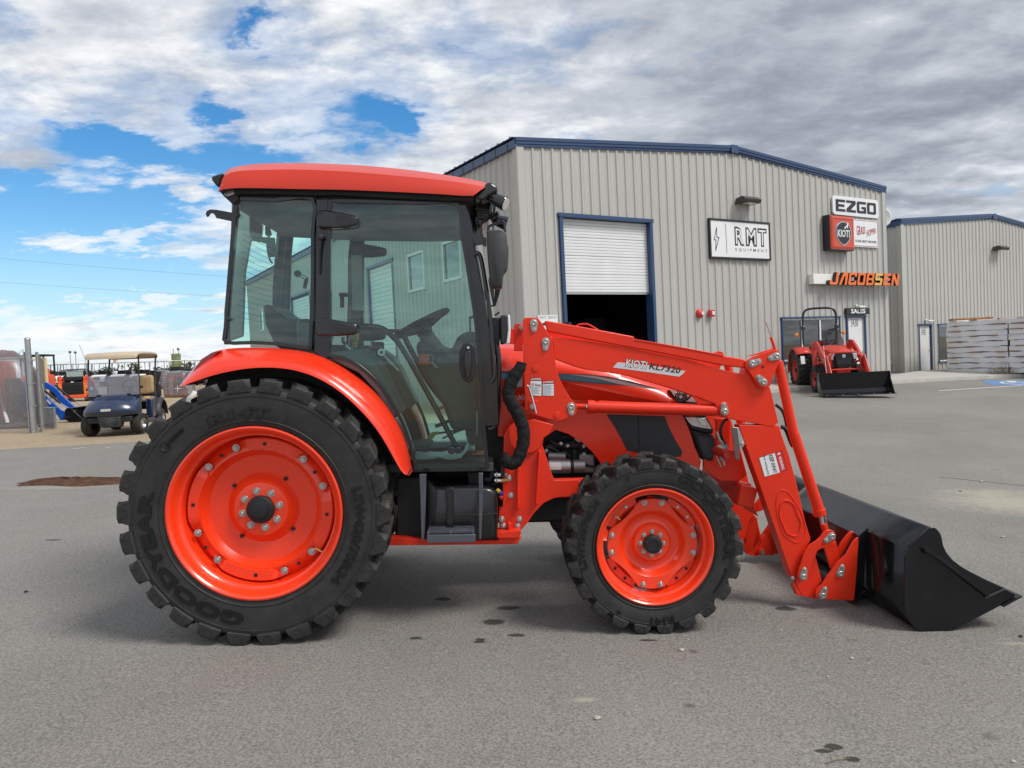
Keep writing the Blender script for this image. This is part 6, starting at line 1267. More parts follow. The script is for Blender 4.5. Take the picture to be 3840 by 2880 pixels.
wheel2('rear_wheel',-.95,-.84,.62,.42,.34,22,.045); wheel2('front_wheel',.72,-.70,.39,.28,.21,20,.03)
def b2(c,d,mt,nm,bev=.01,R=None): m=MB(); m.box(c,d,mt,R); return m.build(nm,T2,bevel=bev)
b2((-.3,0,.62),(1.6,.42,.36),BLKM,'transmission'); b2((.72,0,.42),(.22,1.1,.18),BLKM,'front_axle'); b2((.95,0,.55),(.5,.36,.3),MRED,'front_frame')
# hood
rows=[]
for x,w,z0,z1 in ((-.05,.36,.72,1.34),(.35,.37,.72,1.32),(.75,.36,.70,1.27),(1.05,.34,.70,1.20),(1.18,.30,.72,1.12)):
    rows.append([(x,-w,z0),(x,-w,z0+(z1-z0)*.62),(x,-w*.86,z1-.06),(x,-w*.55,z1),(x,0,z1+.02),(x,w*.55,z1),(x,w*.86,z1-.06),(x,w,z0+(z1-z0)*.62),(x,w,z0)])
m=MB(); m.loft(rows,MRED); m.add(rows[-1],[tuple(range(9))],BLKM); m.build('hood',T2,smooth=35)
m=MB(); P_=rrect(-.25,.25,.70,1.12,.08); m.prism([(1.23,y*(1-.25*(1-(z-.7)/.42)),z) for y,z in P_],[(1.16,y*(1-.25*(1-(z-.7)/.42)),z) for y,z in P_],BLKM); g=m.build('grille',T2,bevel=.012)
m=MB(); P_=rrect(-.19,.19,.80,.98,.04); m.prism([(1.236,y,z) for y,z in P_],[(1.225,y,z) for y,z in P_],GRILL); m.build('grille_mesh',g)
m=MB(); q=[(0+.05*cos(t)*(1 if cos(t)>0 else 1),1.045+.05*sin(t)*(1.2 if sin(t)<0 else .8)) for t in [2*pi*k/16 for k in range(16)]]; m.prism([(1.242,y,z) for y,z in q],[(1.23,y,z) for y,z in q],SILV); m.build('emblem',g)
for s in (-1,1):
    m=MB(); m.prism([(1.20,s*.24,1.12),(1.20,s*.36,1.10),(1.14,s*.38,.95),(1.2,s*.28,.93)],[(1.08,s*.24,1.12),(1.08,s*.37,1.10),(1.05,s*.38,.95),(1.08,s*.28,.93)],LAMPL); m.build('headlight',T2,bevel=.01)
# fenders
for s in (-1,1):
    m=MB(); rows=[]
    for k in range(13):
        t=radians(200-155*k/12); x=-.95+.72*cos(t+0); z=.62+.70*sin(t); 
        if k<=0: z=.55
        rows.append([(x,s*.44,z),(x,s*.62,z+.015),(x,s*.84,z),(x,s*.88,z-.05)])
    m.loft(rows,MRED); f=m.build('fender',T2,smooth=50,solid=.012)
    m=MB(); m.box((-.52,s*.885,.95),(.02,.004,.02),LABW); 
m=MB(); m.add([(-.32,-.80,1.06),(-.32,-.68,1.06),(-.24,-.68,.82),(-.24,-.80,.82)],[(0,1,2,3)],LABW); m.build('fender_label',T2,smooth=0)
# roll bar
for_=[(-1.05,-.48,.85),(-1.05,-.48,1.25),(-1.12,-.50,1.55),(-1.12,-.50,2.20),(-1.12,-.46,2.40),(-1.12,-.34,2.50),(-1.12,0,2.52),(-1.12,.34,2.50),(-1.12,.46,2.40),(-1.12,.50,2.20),(-1.12,.50,1.55),(-1.05,.48,1.25),(-1.05,.48,.85)]
m=MB(); m.tube(smooth_path(for_,4),.036,BLK,12); rb2=m.build('roll_bar',T2)
for s in (-1,1):
    m=MB(); m.cyl((-1.12,s*.58,1.72),(-1.12,s*.72,1.72),.012,BLK,8); m.lathe([(-.045,.0001),(-.04,.045),(0,.062),(.04,.045),(.045,.0001)],(-1.10,s*.70,1.72),(1,0,0),AMB,20); m.build('turn_signal',T2); 
    m=MB(); m.box((-1.12,s*.50,1.92),(.09,.10,.12),BLK); m.cyl((-1.17,s*.50,1.97),(-1.04,s*.50,1.97),.02,STEEL,8); m.build('hinge_clamp',rb2,bevel=.006)
m=MB(); P_=[(.10,1.25),(.24,1.56),(.50,1.86),(.56,1.86),(.74,1.42),(.66,1.22)]; m.prism([(-1.20,y,z) for y,z in P_],[(-1.21,y,z) for y,z in P_],mat('smv_grey',(.16,.165,.17),.5)); m.build('warning_plate',T2)
# seat, steering wheel, levers
m=MB(); m.box((-.85,0,1.12),(.45,.48,.10),BLKM); m.build('seat',T2,bevel=.03,seg=3); m=MB(); P_=rrect(-.23,.23,1.14,1.52,.10); m.prism([(-1.0,y,z) for y,z in P_],[(-1.08,y,z) for y,z in P_],PLAS); sb=m.build('seat_backrest',T2,bevel=.03,seg=3)
text('KIOTI',lambda x,y,d:(-.99+d,-.14+x,1.38+y),LABR,sb,'lettering',.08,.28,.02,.1)
cw=Vector((-.28,0,1.42)); nn=Vector((-.5,0,.87)); uu=Vector((.87,0,.5)); m=MB(); m.tube([cw+uu*.19*cos(t)+Vector((0,.19*sin(t),0)) for t in [2*pi*k/28 for k in range(29)]],.014,BLKM,8,False)
for t in (.5,2.6,4.7): m.tube([cw-nn*.03,cw+uu*.18*cos(t)+Vector((0,.18*sin(t),0))],.011,BLKM,6)
m.cyl(cw-nn*.30,cw-nn*.02,.05,BLKM,12,.03); m.build('steering_wheel',T2); b2((-.16,0,1.18),(.16,.46,.36),BLKM,'dash_panel',.03)
for x,y in ((-.6,-.34),(-.7,-.40),(-.5,.34)): m=MB(); m.tube([(x,y,.95),(x+.03,y,1.28)],.010,BLK,6); m.cyl((x+.03,y,1.26),(x+.035,y,1.33),.02,BLKM,10); m.build('lever',T2)
b2((-.45,-.40,.98),(.55,.14,.16),BLKM,'side_panel',.02); b2((-.45,.40,.98),(.55,.14,.16),BLKM,'side_panel',.02); b2((-.35,0,.64),(.7,1.1,.04),BLKM,'platform')
# loader
for s in (-1,1):
    y=s*.50; arm=[(.02,1.42),(.18,1.48),(.42,1.44),(.72,1.26),(1.02,1.02),(1.22,.90),(1.34,.98),(1.30,1.06),(1.16,1.12),(1.22,.84),(1.74,.30),(1.84,.22),(1.86,.30),(1.80,.42),(1.44,.92),(1.36,1.06)]
    up=[(.0,1.40),(.16,1.50),(.40,1.48),(.70,1.34),(1.02,1.12),(1.30,1.00),(1.36,.92),(1.28,.82),(1.14,.84),(.90,.96),(.66,1.12),(.38,1.28),(.12,1.28)]
    dn=[(1.16,.96),(1.34,1.02),(1.42,.90),(1.90,.30),(1.88,.18),(1.76,.18),(1.68,.30),(1.22,.80)]
    m=MB(); m.prism([(x,y-.035,z) for x,z in up],[(x,y+.035,z) for x,z in up],MRED); m.prism([(x,y-.037,z) for x,z in dn],[(x,y+.033,z) for x,z in dn],MRED); la=m.build('loader_arm',T2,bevel=.008)
    m=MB(); m.prism([(-.04,y-.05,1.44),(.12,y-.05,1.44),(.28,y-.05,.70),(.30,y-.05,.55),(.05,y-.05,.55)],[(-.04,y+.05,1.44),(.12,y+.05,1.44),(.28,y+.05,.70),(.30,y+.05,.55),(.05,y+.05,.55)],MRED); m.build('loader_post',T2,bevel=.008)
    m=MB(); m.cyl((.22,y,.80),(1.10,y,.90),.032,MRED,14); m.build('lift_cylinder',la); m=MB(); m.cyl((1.36,y-s*.0,1.06),(1.86,y,.46),.030,MRED,14); m.cyl((1.84,y,.48),(1.95,y,.36),.016,CHROME,10); m.build('bucket_cylinder',la)
    m=MB(); m.prism([(1.78,y-.05,.14),(1.95,y-.05,.14),(2.0,y-.05,.48),(1.90,y-.05,.50)],[(1.78,y+.05,.14),(1.95,y+.05,.14),(2.0,y+.05,.48),(1.90,y+.05,.50)],MRED); m.build('bucket_bracket',la,bevel=.005)
    for p in ((1.28,.95),(1.84,.26),(.08,1.42)): m=MB(); m.cyl((p[0],y-.05,p[1]),(p[0],y-.062,p[1]),.022,STEEL,12); m.build('pin',la)
m=MB(); m.tube([(.95,-.52,.55),(1.32,-.42,.60),(1.36,-.40,1.05),(1.32,-.3,1.14),(1.32,.3,1.14),(1.36,.40,1.05),(1.32,.42,.60),(.95,.52,.55)],.026,MRED,10); m.tube([(1.33,-.41,.66),(1.33,.41,.66)],.026,MRED,10); m.build('front_guard',T2)
m=MB(); m.cyl((1.60,-.5,.46),(1.60,.5,.46),.075,MRED,20); lt=m.build('arm_cross_tube',T2); text('KIOTI',lambda x,y,d:(1.682,-.16+x,.42+y),LABW,lt,'lettering',.085,.34,.02,.15); m=MB(); m.add([(1.678,-.26,.41),(1.678,.28,.41),(1.678,.24,.51),(1.678,-.20,.51)],[(0,1,2,3)],MATS['decal_white']); m.build('decal',lt,smooth=0)
for s in (-1,1): m=MB(); m.box((1.60,s*.33,.545),(.05,.16,.02),LABW); m.build('label',lt)
hw=.915; pr=[(1.99,.58),(2.03,.60),(2.00,.40),(1.98,.15),(2.03,.05),(2.12,.015),(2.40,.012),(2.40,.0),(2.10,.0),(2.0,.03),(1.955,.14),(1.97,.40)]
m=MB(); m.prism([(x,-hw,z) for x,z in pr],[(x,hw,z) for x,z in pr],BUCK); bk2=m.build('bucket',T2,smooth=30)
for s in (-1,1):
    sp=[(1.96,.60),(2.08,.60),(2.12,.40),(2.40,.02),(2.36,0),(2.08,0),(1.96,.08),(1.94,.2)]; m=MB(); m.prism([(x,s*hw-.008,z) for x,z in sp],[(x,s*hw+.008,z) for x,z in sp],BUCK); m.build('side_plate',bk2,bevel=.002)
m=MB(); m.box((2.41,0,.012),(.12,2*hw+.04,.014),BUCK); m.build('cutting_edge',bk2)
for k in range(5): m=MB(); m.cyl((2.39,-.8+.4*k,.018),(2.39,-.8+.4*k,.028),.02,STEEL,10); m.build('bolt',bk2)
m=MB(); m.tube([(1.75,-.62,.6),(1.45,-.60,1.35)],.007,STEEL,6); m.build('level_rod',T2)
o=thing('marker_paddle','short dark paddle on a white base standing behind the small bucket','marker',tuple(gp(3245,1440)+Vector((0,1.3,0.0))),0); m=MB(); m.tube([(0,0,.0),(.0,0,.55)],.03,WHITE,8); m.build('post',o); m=MB(); m.box((.08,0,.72),(.06,.02,.34),BLKM,Matrix.Rotation(.55,3,'Y')); m.build('paddle',o)
# ================================================================== YARD AT THE LEFT
def yl(u,d): return at_dist(u,d)
# ---- navy golf cart
cp_=(gp(333,1632)+gp(506,1630))/2
G=thing('golf_cart','navy blue golf cart with tan seats, tan roof and clear windscreen parked on the sand','golf cart',(cp_.x+.09,cp_.y,gz(cp_.x,cp_.y)),radians(12.))
def cb(c,d,mt,nm,par=None,bev=.02,R=None,seg=2): m=MB(); m.box(c,d,mt,R); return m.build(nm,par or G,bevel=bev,seg=seg)
def cart_wheel(x,y,turn=0.,par=None,rim=SILV):
    s=-1 if x<0 else 1; m=MB(); r=.225; w=.20
    m.lathe([(-w/2,.12),(-w/2-.004,.15),(-w/2,.195),(-w/2+.03,r-.005),(0,r+.003),(w/2-.03,r-.005),(w/2,.195),(w/2+.004,.15),(w/2,.12),(0,.11)],(0,0,0),(1,0,0),RUBT if turn else RUB,32,True); t=m.build('wheel',par or G,smooth=45); t.location=(x,y,r); t.rotation_euler=(0,0,turn)
    m=MB(); m.lathe([(s*(w/2-.005),.125),(s*(w/2-.02),.115),(s*(w/2-.05),.10),(s*(w/2-.03),.04),(s*(w/2-.01),.035),(s*(w/2-.01),.0001)],(0,0,0),(1,0,0),rim,20); m.build('rim',t)
    return t
cart_wheel(-.48,0,radians(-14)); cart_wheel(.48,0,radians(-14)); cart_wheel(-.48,1.68); cart_wheel(.48,1.68)
def slab(rows,mt,nm,par,smooth=50,**k): m=MB(); m.loft(rows,mt); return m.build(nm,par,smooth=smooth,**k)
# front cowl: lofted from bumper line up to the dash
prof=[(-.42,.46,.54),(-.45,.50,.56),(-.44,.58,.55),(-.34,.72,.53),(-.10,.84,.515),(.12,.88,.505),(.16,.86,.50)]
rows=[]
for y,z,w in prof: rows.append([(w*sin(a),y+.28*(1-cos(a))*1.1,z-(.04*(1-cos(a)))+(0 if z<.6 else -.06*(abs(sin(a))**3))) for a in [radians(-88+11*k) for k in range(17)]])
slab(rows,NAVY,'front_cowl',G,60)
rows=[[(w*sin(a),y+.28*(1-cos(a)),z) for a in [radians(-80+10*k) for k in range(17)]] for y,z,w in ((-.42,.47,.53),(-.40,.43,.515),(-.30,.42,.46))]; slab(rows,DGREY,'cowl_trim',G)
rows=[]
for y,z,w in ((-.36,.44,.30),(-.38,.40,.27),(-.37,.26,.25),(-.34,.19,.22),(-.2,.17,.2)): rows.append([(-w,y+.14,z),(-w*.8,y+.02,z),(0,y-.01,z),(w*.8,y+.02,z),(w,y+.14,z)])
slab(rows,DGREY,'bumper',G,30)
for k in range(4): cb((0,-.372,.22+.05*k),(.40,.012,.006),PLAS,'bumper_line',None,0)
text('EZGO',lambda x,y,d:(-.12+x,-.475,.535+y),LABW,G,'lettering',.045,.19,.04,.1); m=MB(); P_=rrect(-.125,.075,.53,.585,.02); m.prism([(x,-.468,z) for x,z in P_],[(x,-.46,z) for x,z in P_],SILV); m.build('badge_plate',G)
cb((0,.9,.30),(.95,1.7,.08),DGREY,'floor_pan'); cb((0,.15,.66),(1.02,.05,.44),DGREY,'dash',None,.02); cb((0,.02,.34),(.86,.7,.12),BLKM,'front_frame')
for s in (-1,1):
    cb((s*.56,.45,.24),(.10,.75,.10),DGREY,'rocker_panel'); cb((s*.50,.92,.50),(.14,.30,.42),NAVY,'seat_side_panel',None,.03)
    rows=[]
    for k in range(11): t=radians(180-180*k/10); rows.append([(s*.40,1.68+.36*cos(t),.30+.40*sin(t)),(s*.56,1.68+.36*cos(t),.30+.40*sin(t)),(s*.60,1.68+.33*cos(t),.28+.36*sin(t))])
    slab(rows,DGREY,'rear_fender',G,50,solid=.02)
    m=MB(); m.tube([(s*.50,.10,.80),(s*.50,.14,1.30),(s*.50,.20,1.70)],.017,BLKM,8); m.build('roof_strut',G)
    m=MB(); m.tube([(s*.50,1.62,1.70),(s*.50,1.45,1.25),(s*.52,1.32,.75),(s*.52,1.22,.60)],.020,BLKM,8); m.build('roof_strut',G)
    cb((s*.53,.13,1.0),(.06,.06,.05),BLKM,'windscreen_clip',None,.004); cb((s*.30,.06,.86),(.08,.04,.03),BLKM,'windscreen_foot',None,.004)
cb((0,1.7,.60),(.95,.62,.30),NAVY,'rear_body',None,.06)
def cush(c,d,mt,nm,par,bev=.06): o=cb(c,d,mt,nm,par,bev,None,4); return o
cush((-.25,1.12,.70),(.50,.50,.13),TAN,'seat',G,.05); cush((.25,1.12,.70),(.50,.50,.13),TAN,'seat',G,.05)
cush((-.245,1.36,1.03),(.49,.13,.44),TAN,'seat_backrest',G,.06); cush((.245,1.36,1.03),(.49,.13,.44),TAN,'seat_backrest',G,.06)
for k in range(5): cb((.22,1.292,.90+.06*k),(.26,.006,.004),mat('tan_seam',(.25,.17,.09),.6),'seam',None,0)
cb((.0,1.50,.98),(.95,.05,.10),BLKM,'seat_frame',None,.01); cb((.50,1.16,.82),(.04,.30,.05),BLKM,'armrest',None,.01)
cush((0,1.86,.86),(1.0,.24,.30),BLKM,'bag_carrier',G,.04); m=MB(); m.cyl((.38,1.72,1.02),(.44,1.78,1.32),.11,BLKM,16,.13); m.build('bag_holder',G)
m=MB(); P_=rrect(-.51,.51,.84,1.28,.03); m.prism([(x,.055+.09*(z-.84),z) for x,z in P_],[(x,.061+.09*(z-.84),z) for x,z in P_],PLEXI); ws=m.build('windscreen',G); cb((-.03,.078,1.0),(.10,.004,.05),LABW,'sticker',None,0); cb((-.40,.09,1.265),(.06,.004,.02),LABW,'sticker',None,0)
rows=[]
for y,z,w in ((.02,1.69,.49),(.04,1.72,.515),(.12,1.765,.525),(.5,1.785,.53),(1.2,1.79,.53),(1.65,1.775,.525),(1.76,1.73,.51),(1.78,1.70,.49)):
    rows.append([(-w,y,z-.055),(-w,y,z-.03),(-w*.93,y,z),(0,y,z+.012),(w*.93,y,z),(w,y,z-.03),(w,y,z-.055)])
m=MB(); m.loft(rows,TANR); m.add([r[0] for r in rows]+[r[-1] for r in rows][::-1],[tuple(range(2*len(rows)))],TANR); m.add(rows[0],[tuple(range(7))],TANR); m.add(rows[-1],[tuple(range(7))],TANR); m.build('roof',G,smooth=50)
c_=Vector((.25,.42,1.02)); m=MB(); m.tube([c_+Vector((.17*cos(t),.05*sin(t)*-1,.15*sin(t))) for t in [2*pi*k/28 for k in range(29)]],.014,BLKM,8,False); m.tube([c_+Vector((-.16,0,0)),c_+Vector((.16,0,0))],.014,BLKM,8); m.cyl(c_+Vector((0,.0,-.01)),c_+Vector((0,-.25,-.28)),.05,BLKM,12,.07); m.build('steering_wheel',G)
# ---- white golf carts far in the yard
def far_cart():
    r=thing('golf_cart','','golf cart',(0,0,0),0,'white golf carts lined up at the back of the yard')
    def q(c,d,mt,nm,bev=.03,R=None): m=MB(); m.box(c,d,mt,R); return m.build(nm,r,bevel=bev)
    m=MB()
    for s in (-1,1): m.tube([(s*.50,-.05,.75),(s*.50,.05,1.35),(s*.48,.12,1.74)],.026,BLKM,6); m.tube([(s*.48,1.45,1.74),(s*.50,1.25,1.2),(s*.52,1.15,.7)],.026,BLKM,6)
    m.build('roof_frame',r); q((0,.72,1.78),(1.04,1.45,.05),TANR,'roof',.02)
    q((0,1.15,1.0),(.98,.14,.42),BLKM,'seat_backrest',.05); q((0,.95,.70),(1.0,.5,.14),BLKM,'seat',.05); q((-.50,-.05,1.12),(.10,.16,.14),BLKM,'mirror'); q((.50,-.05,1.12),(.10,.16,.14),BLKM,'mirror')
    m=MB(); rows=[]
    for y,z,w in ((-.52,.36,.50),(-.58,.55,.56),(-.50,.74,.56),(-.15,.88,.54),(.05,.90,.52)): rows.append([(w*sin(a),y+.2*(1-cos(a)),z) for a in [radians(-85+17*k) for k in range(11)]])
    m.loft(rows,OFFW); m.build('front_cowl',r,smooth=60)
    m=MB(); m.box((0,-.62,.62),(.56,.10,.22),BLKM); m.build('front_basket',r,bevel=.03); q((0,.7,.34),(1.0,1.9,.12),DGREY,'floor_pan'); q((0,1.5,.62),(.98,.5,.34),BLKM,'rear_body',.08)
    m=MB()
    cc=Vector((-.22,.35,1.12)); m.tube([cc+Vector((.15*cos(t),.0,.11*sin(t))) for t in [2*pi*k/14 for k in range(15)]],.016,BLKM,6,False); m.build('steering_wheel',r)
    for x in (-.46,.46):
        for y in (-.15,1.45): m=MB(); m.cyl((x-.09,y,.23),(x+.09,y,.23),.23,RUB,18); m.build('wheel',r,bevel=.02)
    return r
FC=far_cart(); LBL=['white golf cart farthest left, partly behind the orange lift','white golf cart behind the left side of the skid steer','white golf cart behind the right side of the skid steer','white golf cart just left of the navy cart roof post','white golf cart seen under the left half of the tan roof','white golf cart seen under the right half of the tan roof','white golf cart just right of the navy cart roof','white golf cart in front of the green wrapped bale','white golf cart farthest right beside the tractor fender']
for i,(u,d,rz) in enumerate(((166,60,.3),(214,57,.05),(294,57,.35),(372,57,.25),(443,56,.2),(518,55,.4),(590,54,.35),(666,53,.3),(742,53,.35))):
    c=FC if i==0 else copy_tree(FC); p=yl(u,d); c.location=p; c.rotation_euler=(0,0,rz); c['label']=LBL[i]; c.scale=(1.0,)*3; c.rotation_euler=(0,0,rz*.5)
# ---- compact track loader (rear towards us)
p=gp(278,1505); K=thing('skid_steer','compact orange track loader seen from behind with black louvred engine door','skid steer',(p.x,p.y,p.z),.30,scale=(.70,.80,.70))
def kb(c,d,mt,nm,bev=.02,R=None,par=None): m=MB(); m.box(c,d,mt,R); return m.build(nm,par or K,bevel=bev)
for s in (-1,1):
    m=MB(); P_=smooth_path([(0,0,.0),(0,1.7,.0),(0,2.0,.3),(0,1.7,.62),(0,.4,.62),(0,-.0,.30)],3,True); m.prism([(s*.62,q.y,q.z) for q in P_],[(s*.92,q.y,q.z) for q in P_],RUB); m.build('track',K)
    kb((s*.70,.15,.82),(.22,.5,.95),ORAN,'rear_post',.03); kb((s*.705,-.105,.80),(.17,.01,.62),LORAN,'reflector',.002)
    for k in range(3):
        m=MB(); z=.54+.20*k; m.add([(s*.705-.085,-.112,z),(s*.705+.085,-.112,z+.08),(s*.705+.085,-.112,z+.15),(s*.705-.085,-.112,z+.07)],[(0,1,2,3)],YELL if False else ORAN); m.build('stripe',K,smooth=0)
    m=MB(); A_=[(0,.1,1.15),(0,.0,1.55),(0,.25,1.62),(0,1.3,1.35),(0,1.9,.7),(0,2.2,.5),(0,2.1,.35),(0,1.7,.6),(0,1.2,1.15),(0,.4,1.35)]; m.prism([(s*.70,q[1],q[2]) for q in A_],[(s*.86,q[1],q[2]) for q in A_],MRED if s<0 else ORAN); m.build('lift_arm',K,bevel=.02)
    kb((s*.68,.05,1.42),(.16,.20,.22),ORAN,'tail_light_box',.03)
kb((0,.1,.30),(1.50,.5,.22),ORAN,'counterweight',.04); kb((0,.05,.80),(1.14,.30,.80),BLKM,'engine_door',.04)
for k in range(7): kb((0,-.115,.50+.09*k),(.98,.03,.022),PLAS,'louvre',.004)
kb((0,-.12,1.22),(.16,.01,.06),LABW,'badge_plate',.002)
kb((0,.35,1.42),(.92,.4,.26),BLKM,'radiator_hood',.03); 
for s in (-1,1):
    for y in (.55,1.45): kb((s*.52,y,1.45),(.08,.08,1.1),BLKM,'cab_post',.01); 
    kb((s*.48,.50,1.93),(.10,.03,.05),LAMPL,'work_light',.01)
kb((0,1.0,2.0),(1.14,1.05,.10),mat('cab_blue_grey',(.10,.13,.17),.4,0,.2),'cab_roof',.03); kb((0,.535,1.72),(.94,.02,.40),mat('cab_pane',(.35,.45,.43),.15,0,.6),'rear_glass',.004); kb((0,1.1,1.0),(1.0,1.0,.9),DGREY,'cab_base',.02)
# ---- orange lift with yellow frame behind the gate
p=yl(146,36); O_=thing('forklift','orange forklift with a pale yellow overhead guard half hidden by the open gate','forklift',tuple(p),.2,scale=1.0)
def ob(c,d,mt,nm,bev=.02,R=None): m=MB(); m.box(c,d,mt,R); return m.build(nm,O_,bevel=bev)
ob((0,0,.80),(1.0,1.4,.75),ORAN,'body',.05); ob((-.1,.3,1.30),(.8,.6,.35),ORAN,'engine_cover',.05); ob((0,0,2.12),(1.1,1.3,.09),BLKM,'roof',.02)
for x in (-.5,.5):
    for y in (-.6,.6): ob((x,y,1.6),(.07,.07,1.0),BLKM,'roof_post',.01)
ob((.62,-.75,1.0),(.13,.10,1.95),mat('cream_yellow',(.72,.55,.27),.5),'mast',.01); ob((.30,-.75,1.92),(.70,.10,.10),MATS['cream_yellow'],'mast_top',.01); ob((.0,-.72,.55),(.9,.1,.3),BLKM,'fork_carriage'); ob((.1,-.74,1.35),(.55,.04,.2),MRED,'panel')
for x in (-.5,.5): 
    for y in (-.55,.55): m=MB(); m.cyl((x-.1,y,.33),(x+.1,y,.33),.33,RUB,20); m.build('wheel',O_,bevel=.02)
# ---- blue loader behind the gate
p=gp(262,1583); B_=thing('loader_tractor','blue tractor with its front loader lowered and a small black bucket on the sand','tractor',tuple(p),radians(168.),scale=.92)
B_.rotation_euler=(0,0,radians(186))
# local x: away from bucket tip towards the machine
def bplate(pts,y0,y1,mt,nm,bev=.006,par=None): m=MB(); m.prism([(x,y0,z) for x,z in pts],[(x,y1,z) for x,z in pts],mt); return m.build(nm,par or B_,bevel=bev)
bplate([(-.42,.0),(-.36,-.0),(.02,-.0),(.14,.10),(.12,.36),(.06,.42),(-.02,.42),(-.10,.36)],-.02,.0,BUCK,'bucket_side_plate'); bplate([(-.42,.0),(-.36,-.0),(.02,-.0),(.14,.10),(.12,.36),(.06,.42),(-.02,.42),(-.10,.36)],-1.3,-1.28,BUCK,'bucket_side_plate')
bplate([(-.40,.0),(.02,.0),(.14,.10),(.12,.36),(.06,.42),(.04,.40),(.10,.34),(.11,.12),(.01,.02),(-.40,.015)],-1.28,-.02,BUCK,'bucket_shell')
for y in (-.20,-1.10):
    am=bplate([(.10,.16),(.16,.06),(.34,.06),(.42,.22),(.75,.58),(.95,.92),(1.20,1.04),(1.5,1.06),(1.5,1.22),(1.10,1.20),(.84,1.02),(.60,.70),(.30,.36),(.16,.30)],y-.04,y+.04,BLUE,'loader_arm',.01)
    m=MB(); m.cyl((.10,y,.40),(.34,y,.58),.016,CHROME,10); m.cyl((.32,y,.565),(.80,y,1.02),.032,BLKM,12); m.build('bucket_cylinder',am); 
    m=MB(); m.box((.62,y-.045 if y<-.5 else y+.045,.62),(.16,.004,.05),LABW,Matrix.Rotation(-.95,3,'Y')); m.build('decal',am)
    m=MB(); m.cyl((1.25,y,.75),(1.6,y,.5),.03,BLKM,10); m.build('lift_cylinder',am)
bplate([(1.2,.55),(2.4,.55),(2.4,1.25),(1.9,1.25),(1.3,1.15),(1.15,1.0)],-.90,-.42,BLUE,'hood',.04); bplate([(1.35,.45),(3.2,.45),(3.2,.75),(1.35,.75)],-.85,-.47,BLKM,'chassis',.02); bplate([(1.45,.9),(1.65,.9),(1.65,1.25),(1.45,1.25)],-1.15,-.15,BLUE,'loader_post',.01)
for x,r in ((1.75,.34),(3.1,.55)):
    for y in (-.08,-1.22): m=MB(); m.cyl((x,y-.12,r),(x,y+.12,r),r,RUB,28); w=m.build('wheel',B_,bevel=.03); m=MB(); m.cyl((x,y-.125,r),(x,y+.125,r),r*.5,OFFW,20); m.build('rim',w)
m=MB(); m.tube([(3.2,-.95,.8),(3.2,-.95,2.1),(3.2,-.35,2.1),(3.2,-.35,.8)],.03,BLKM,8); m.build('roll_bar',B_)
# ---- two grey panels
for (u,lb,w) in ((183,'silver grey ribbed metal panel standing left of its twin on the sand',.19),(201,'silver grey ribbed metal panel standing right of its twin on the sand',.15)):
    p=gp(u,1608); o=thing('radiator_panel',lb,'panel',tuple(p),-.25,'ribbed metal panels by the gate'); m=MB(); m.box((0,0,.26),(w,.05,.50),GALV)
    for k in range(6): m.box((-w/2+.015+(w-.03)*k/5,-.03,.26),(.008,.012,.48),GALV)
    m.box((0,-.0,.515),(w+.03,.09,.02),GALV); m.build('ribbed_sheet',o,bevel=.002)
# ---- gate post, fence, open gate
pb=gp(128,1623); o=thing('gate_post','tall thick galvanised gate post with rounded cap','post',tuple(pb)); m=MB(); m.cyl((0,0,-.05),(0,0,2.14),.060,GALV,24); m.lathe([(2.14,.064),(2.17,.060),(2.19,.04),(2.20,.0001)],(0,0,0),(0,0,1),GALV,24); m.build('pipe',o,smooth=40)
for z in (1.66,1.14,.62,.14): m=MB(); m.lathe([(z-.02,.064),(z+.02,.064)],(0,0,0),(0,0,1),GALV,24); m.box((.075,0,z),(.05,.02,.035),GALV); m.build('clamp',o)
def chain(m,p0,p1,h,zb=.04,pitch=.062,r=.0022):
    d=(p1-p0); Ln_=hypot(d.x,d.y); e=Vector((d.x/Ln_,d.y/Ln_,0)); nrm=Vector((-e.y,e.x,0))
    n=int(Ln_/pitch); K2=int(h/(pitch))
    for i in range(-K2,n):
        for s in (1,-1):
            a0=i*pitch; 
            # diagonal from (a0,zb) to (a0+h,zb+h) clipped
            x0,z0,x1,z1=(a0,0,a0+h,h) if s>0 else (a0+h,0,a0,h)
            pts=[(x0,z0),(x1,z1)]
            def clip(x0,z0,x1,z1):
                for lo_ in (0,Ln_):
                    if (x0-lo_)*(x1-lo_)<0:
                        t=(lo_-x0)/(x1-x0); zz_=z0+(z1-z0)*t
                        if (lo_==0 and x0<lo_) or (lo_==Ln_ and x0>lo_): x0,z0=lo_,zz_
                        else: x1,z1=lo_,zz_
                return x0,z0,x1,z1
            x0,z0,x1,z1=clip(x0,z0,x1,z1)
            if min(x0,x1)<-1e-6 or max(x0,x1)>Ln_+1e-6: continue
            A_=p0+e*x0; B2_=p0+e*x1; m.tube([(A_.x+nrm.x*.003*s,A_.y+nrm.y*.003*s,gz(A_.x,A_.y)+zb+z0),(B2_.x+nrm.x*.003*s,B2_.y+nrm.y*.003*s,gz(B2_.x,B2_.y)+zb+z1)],r,GALV,3,False)
fe=yl(-180,pb.y-CAM.y+.15); fs_=pb+Vector((-.11,.02,0)); fs_.z=gz(fs_.x,fs_.y)
o=thing('chain_link_fence','chain link fence panel left of the thick gate post','fence',tuple(fs_)); loc=Vector(fs_)
m=MB(); chain(m,fs_,fe,1.68); mm=m.build('chain_mesh',o,smooth=0,origin=None); mm.data.transform(Matrix.Translation(-loc))
m=MB(); m.cyl((0,0,1.72),fe-loc+Vector((0,0,1.72)),.022,GALV,12); m.build('top_rail',o)
m=MB(); m.cyl((0,0,0),(0,0,1.86),.022,GALV,12); m.tube([(0,0,1.84),(-.02,0,1.92),(-.16,0,1.80)],.006,GALV,6); m.build('line_post',o)
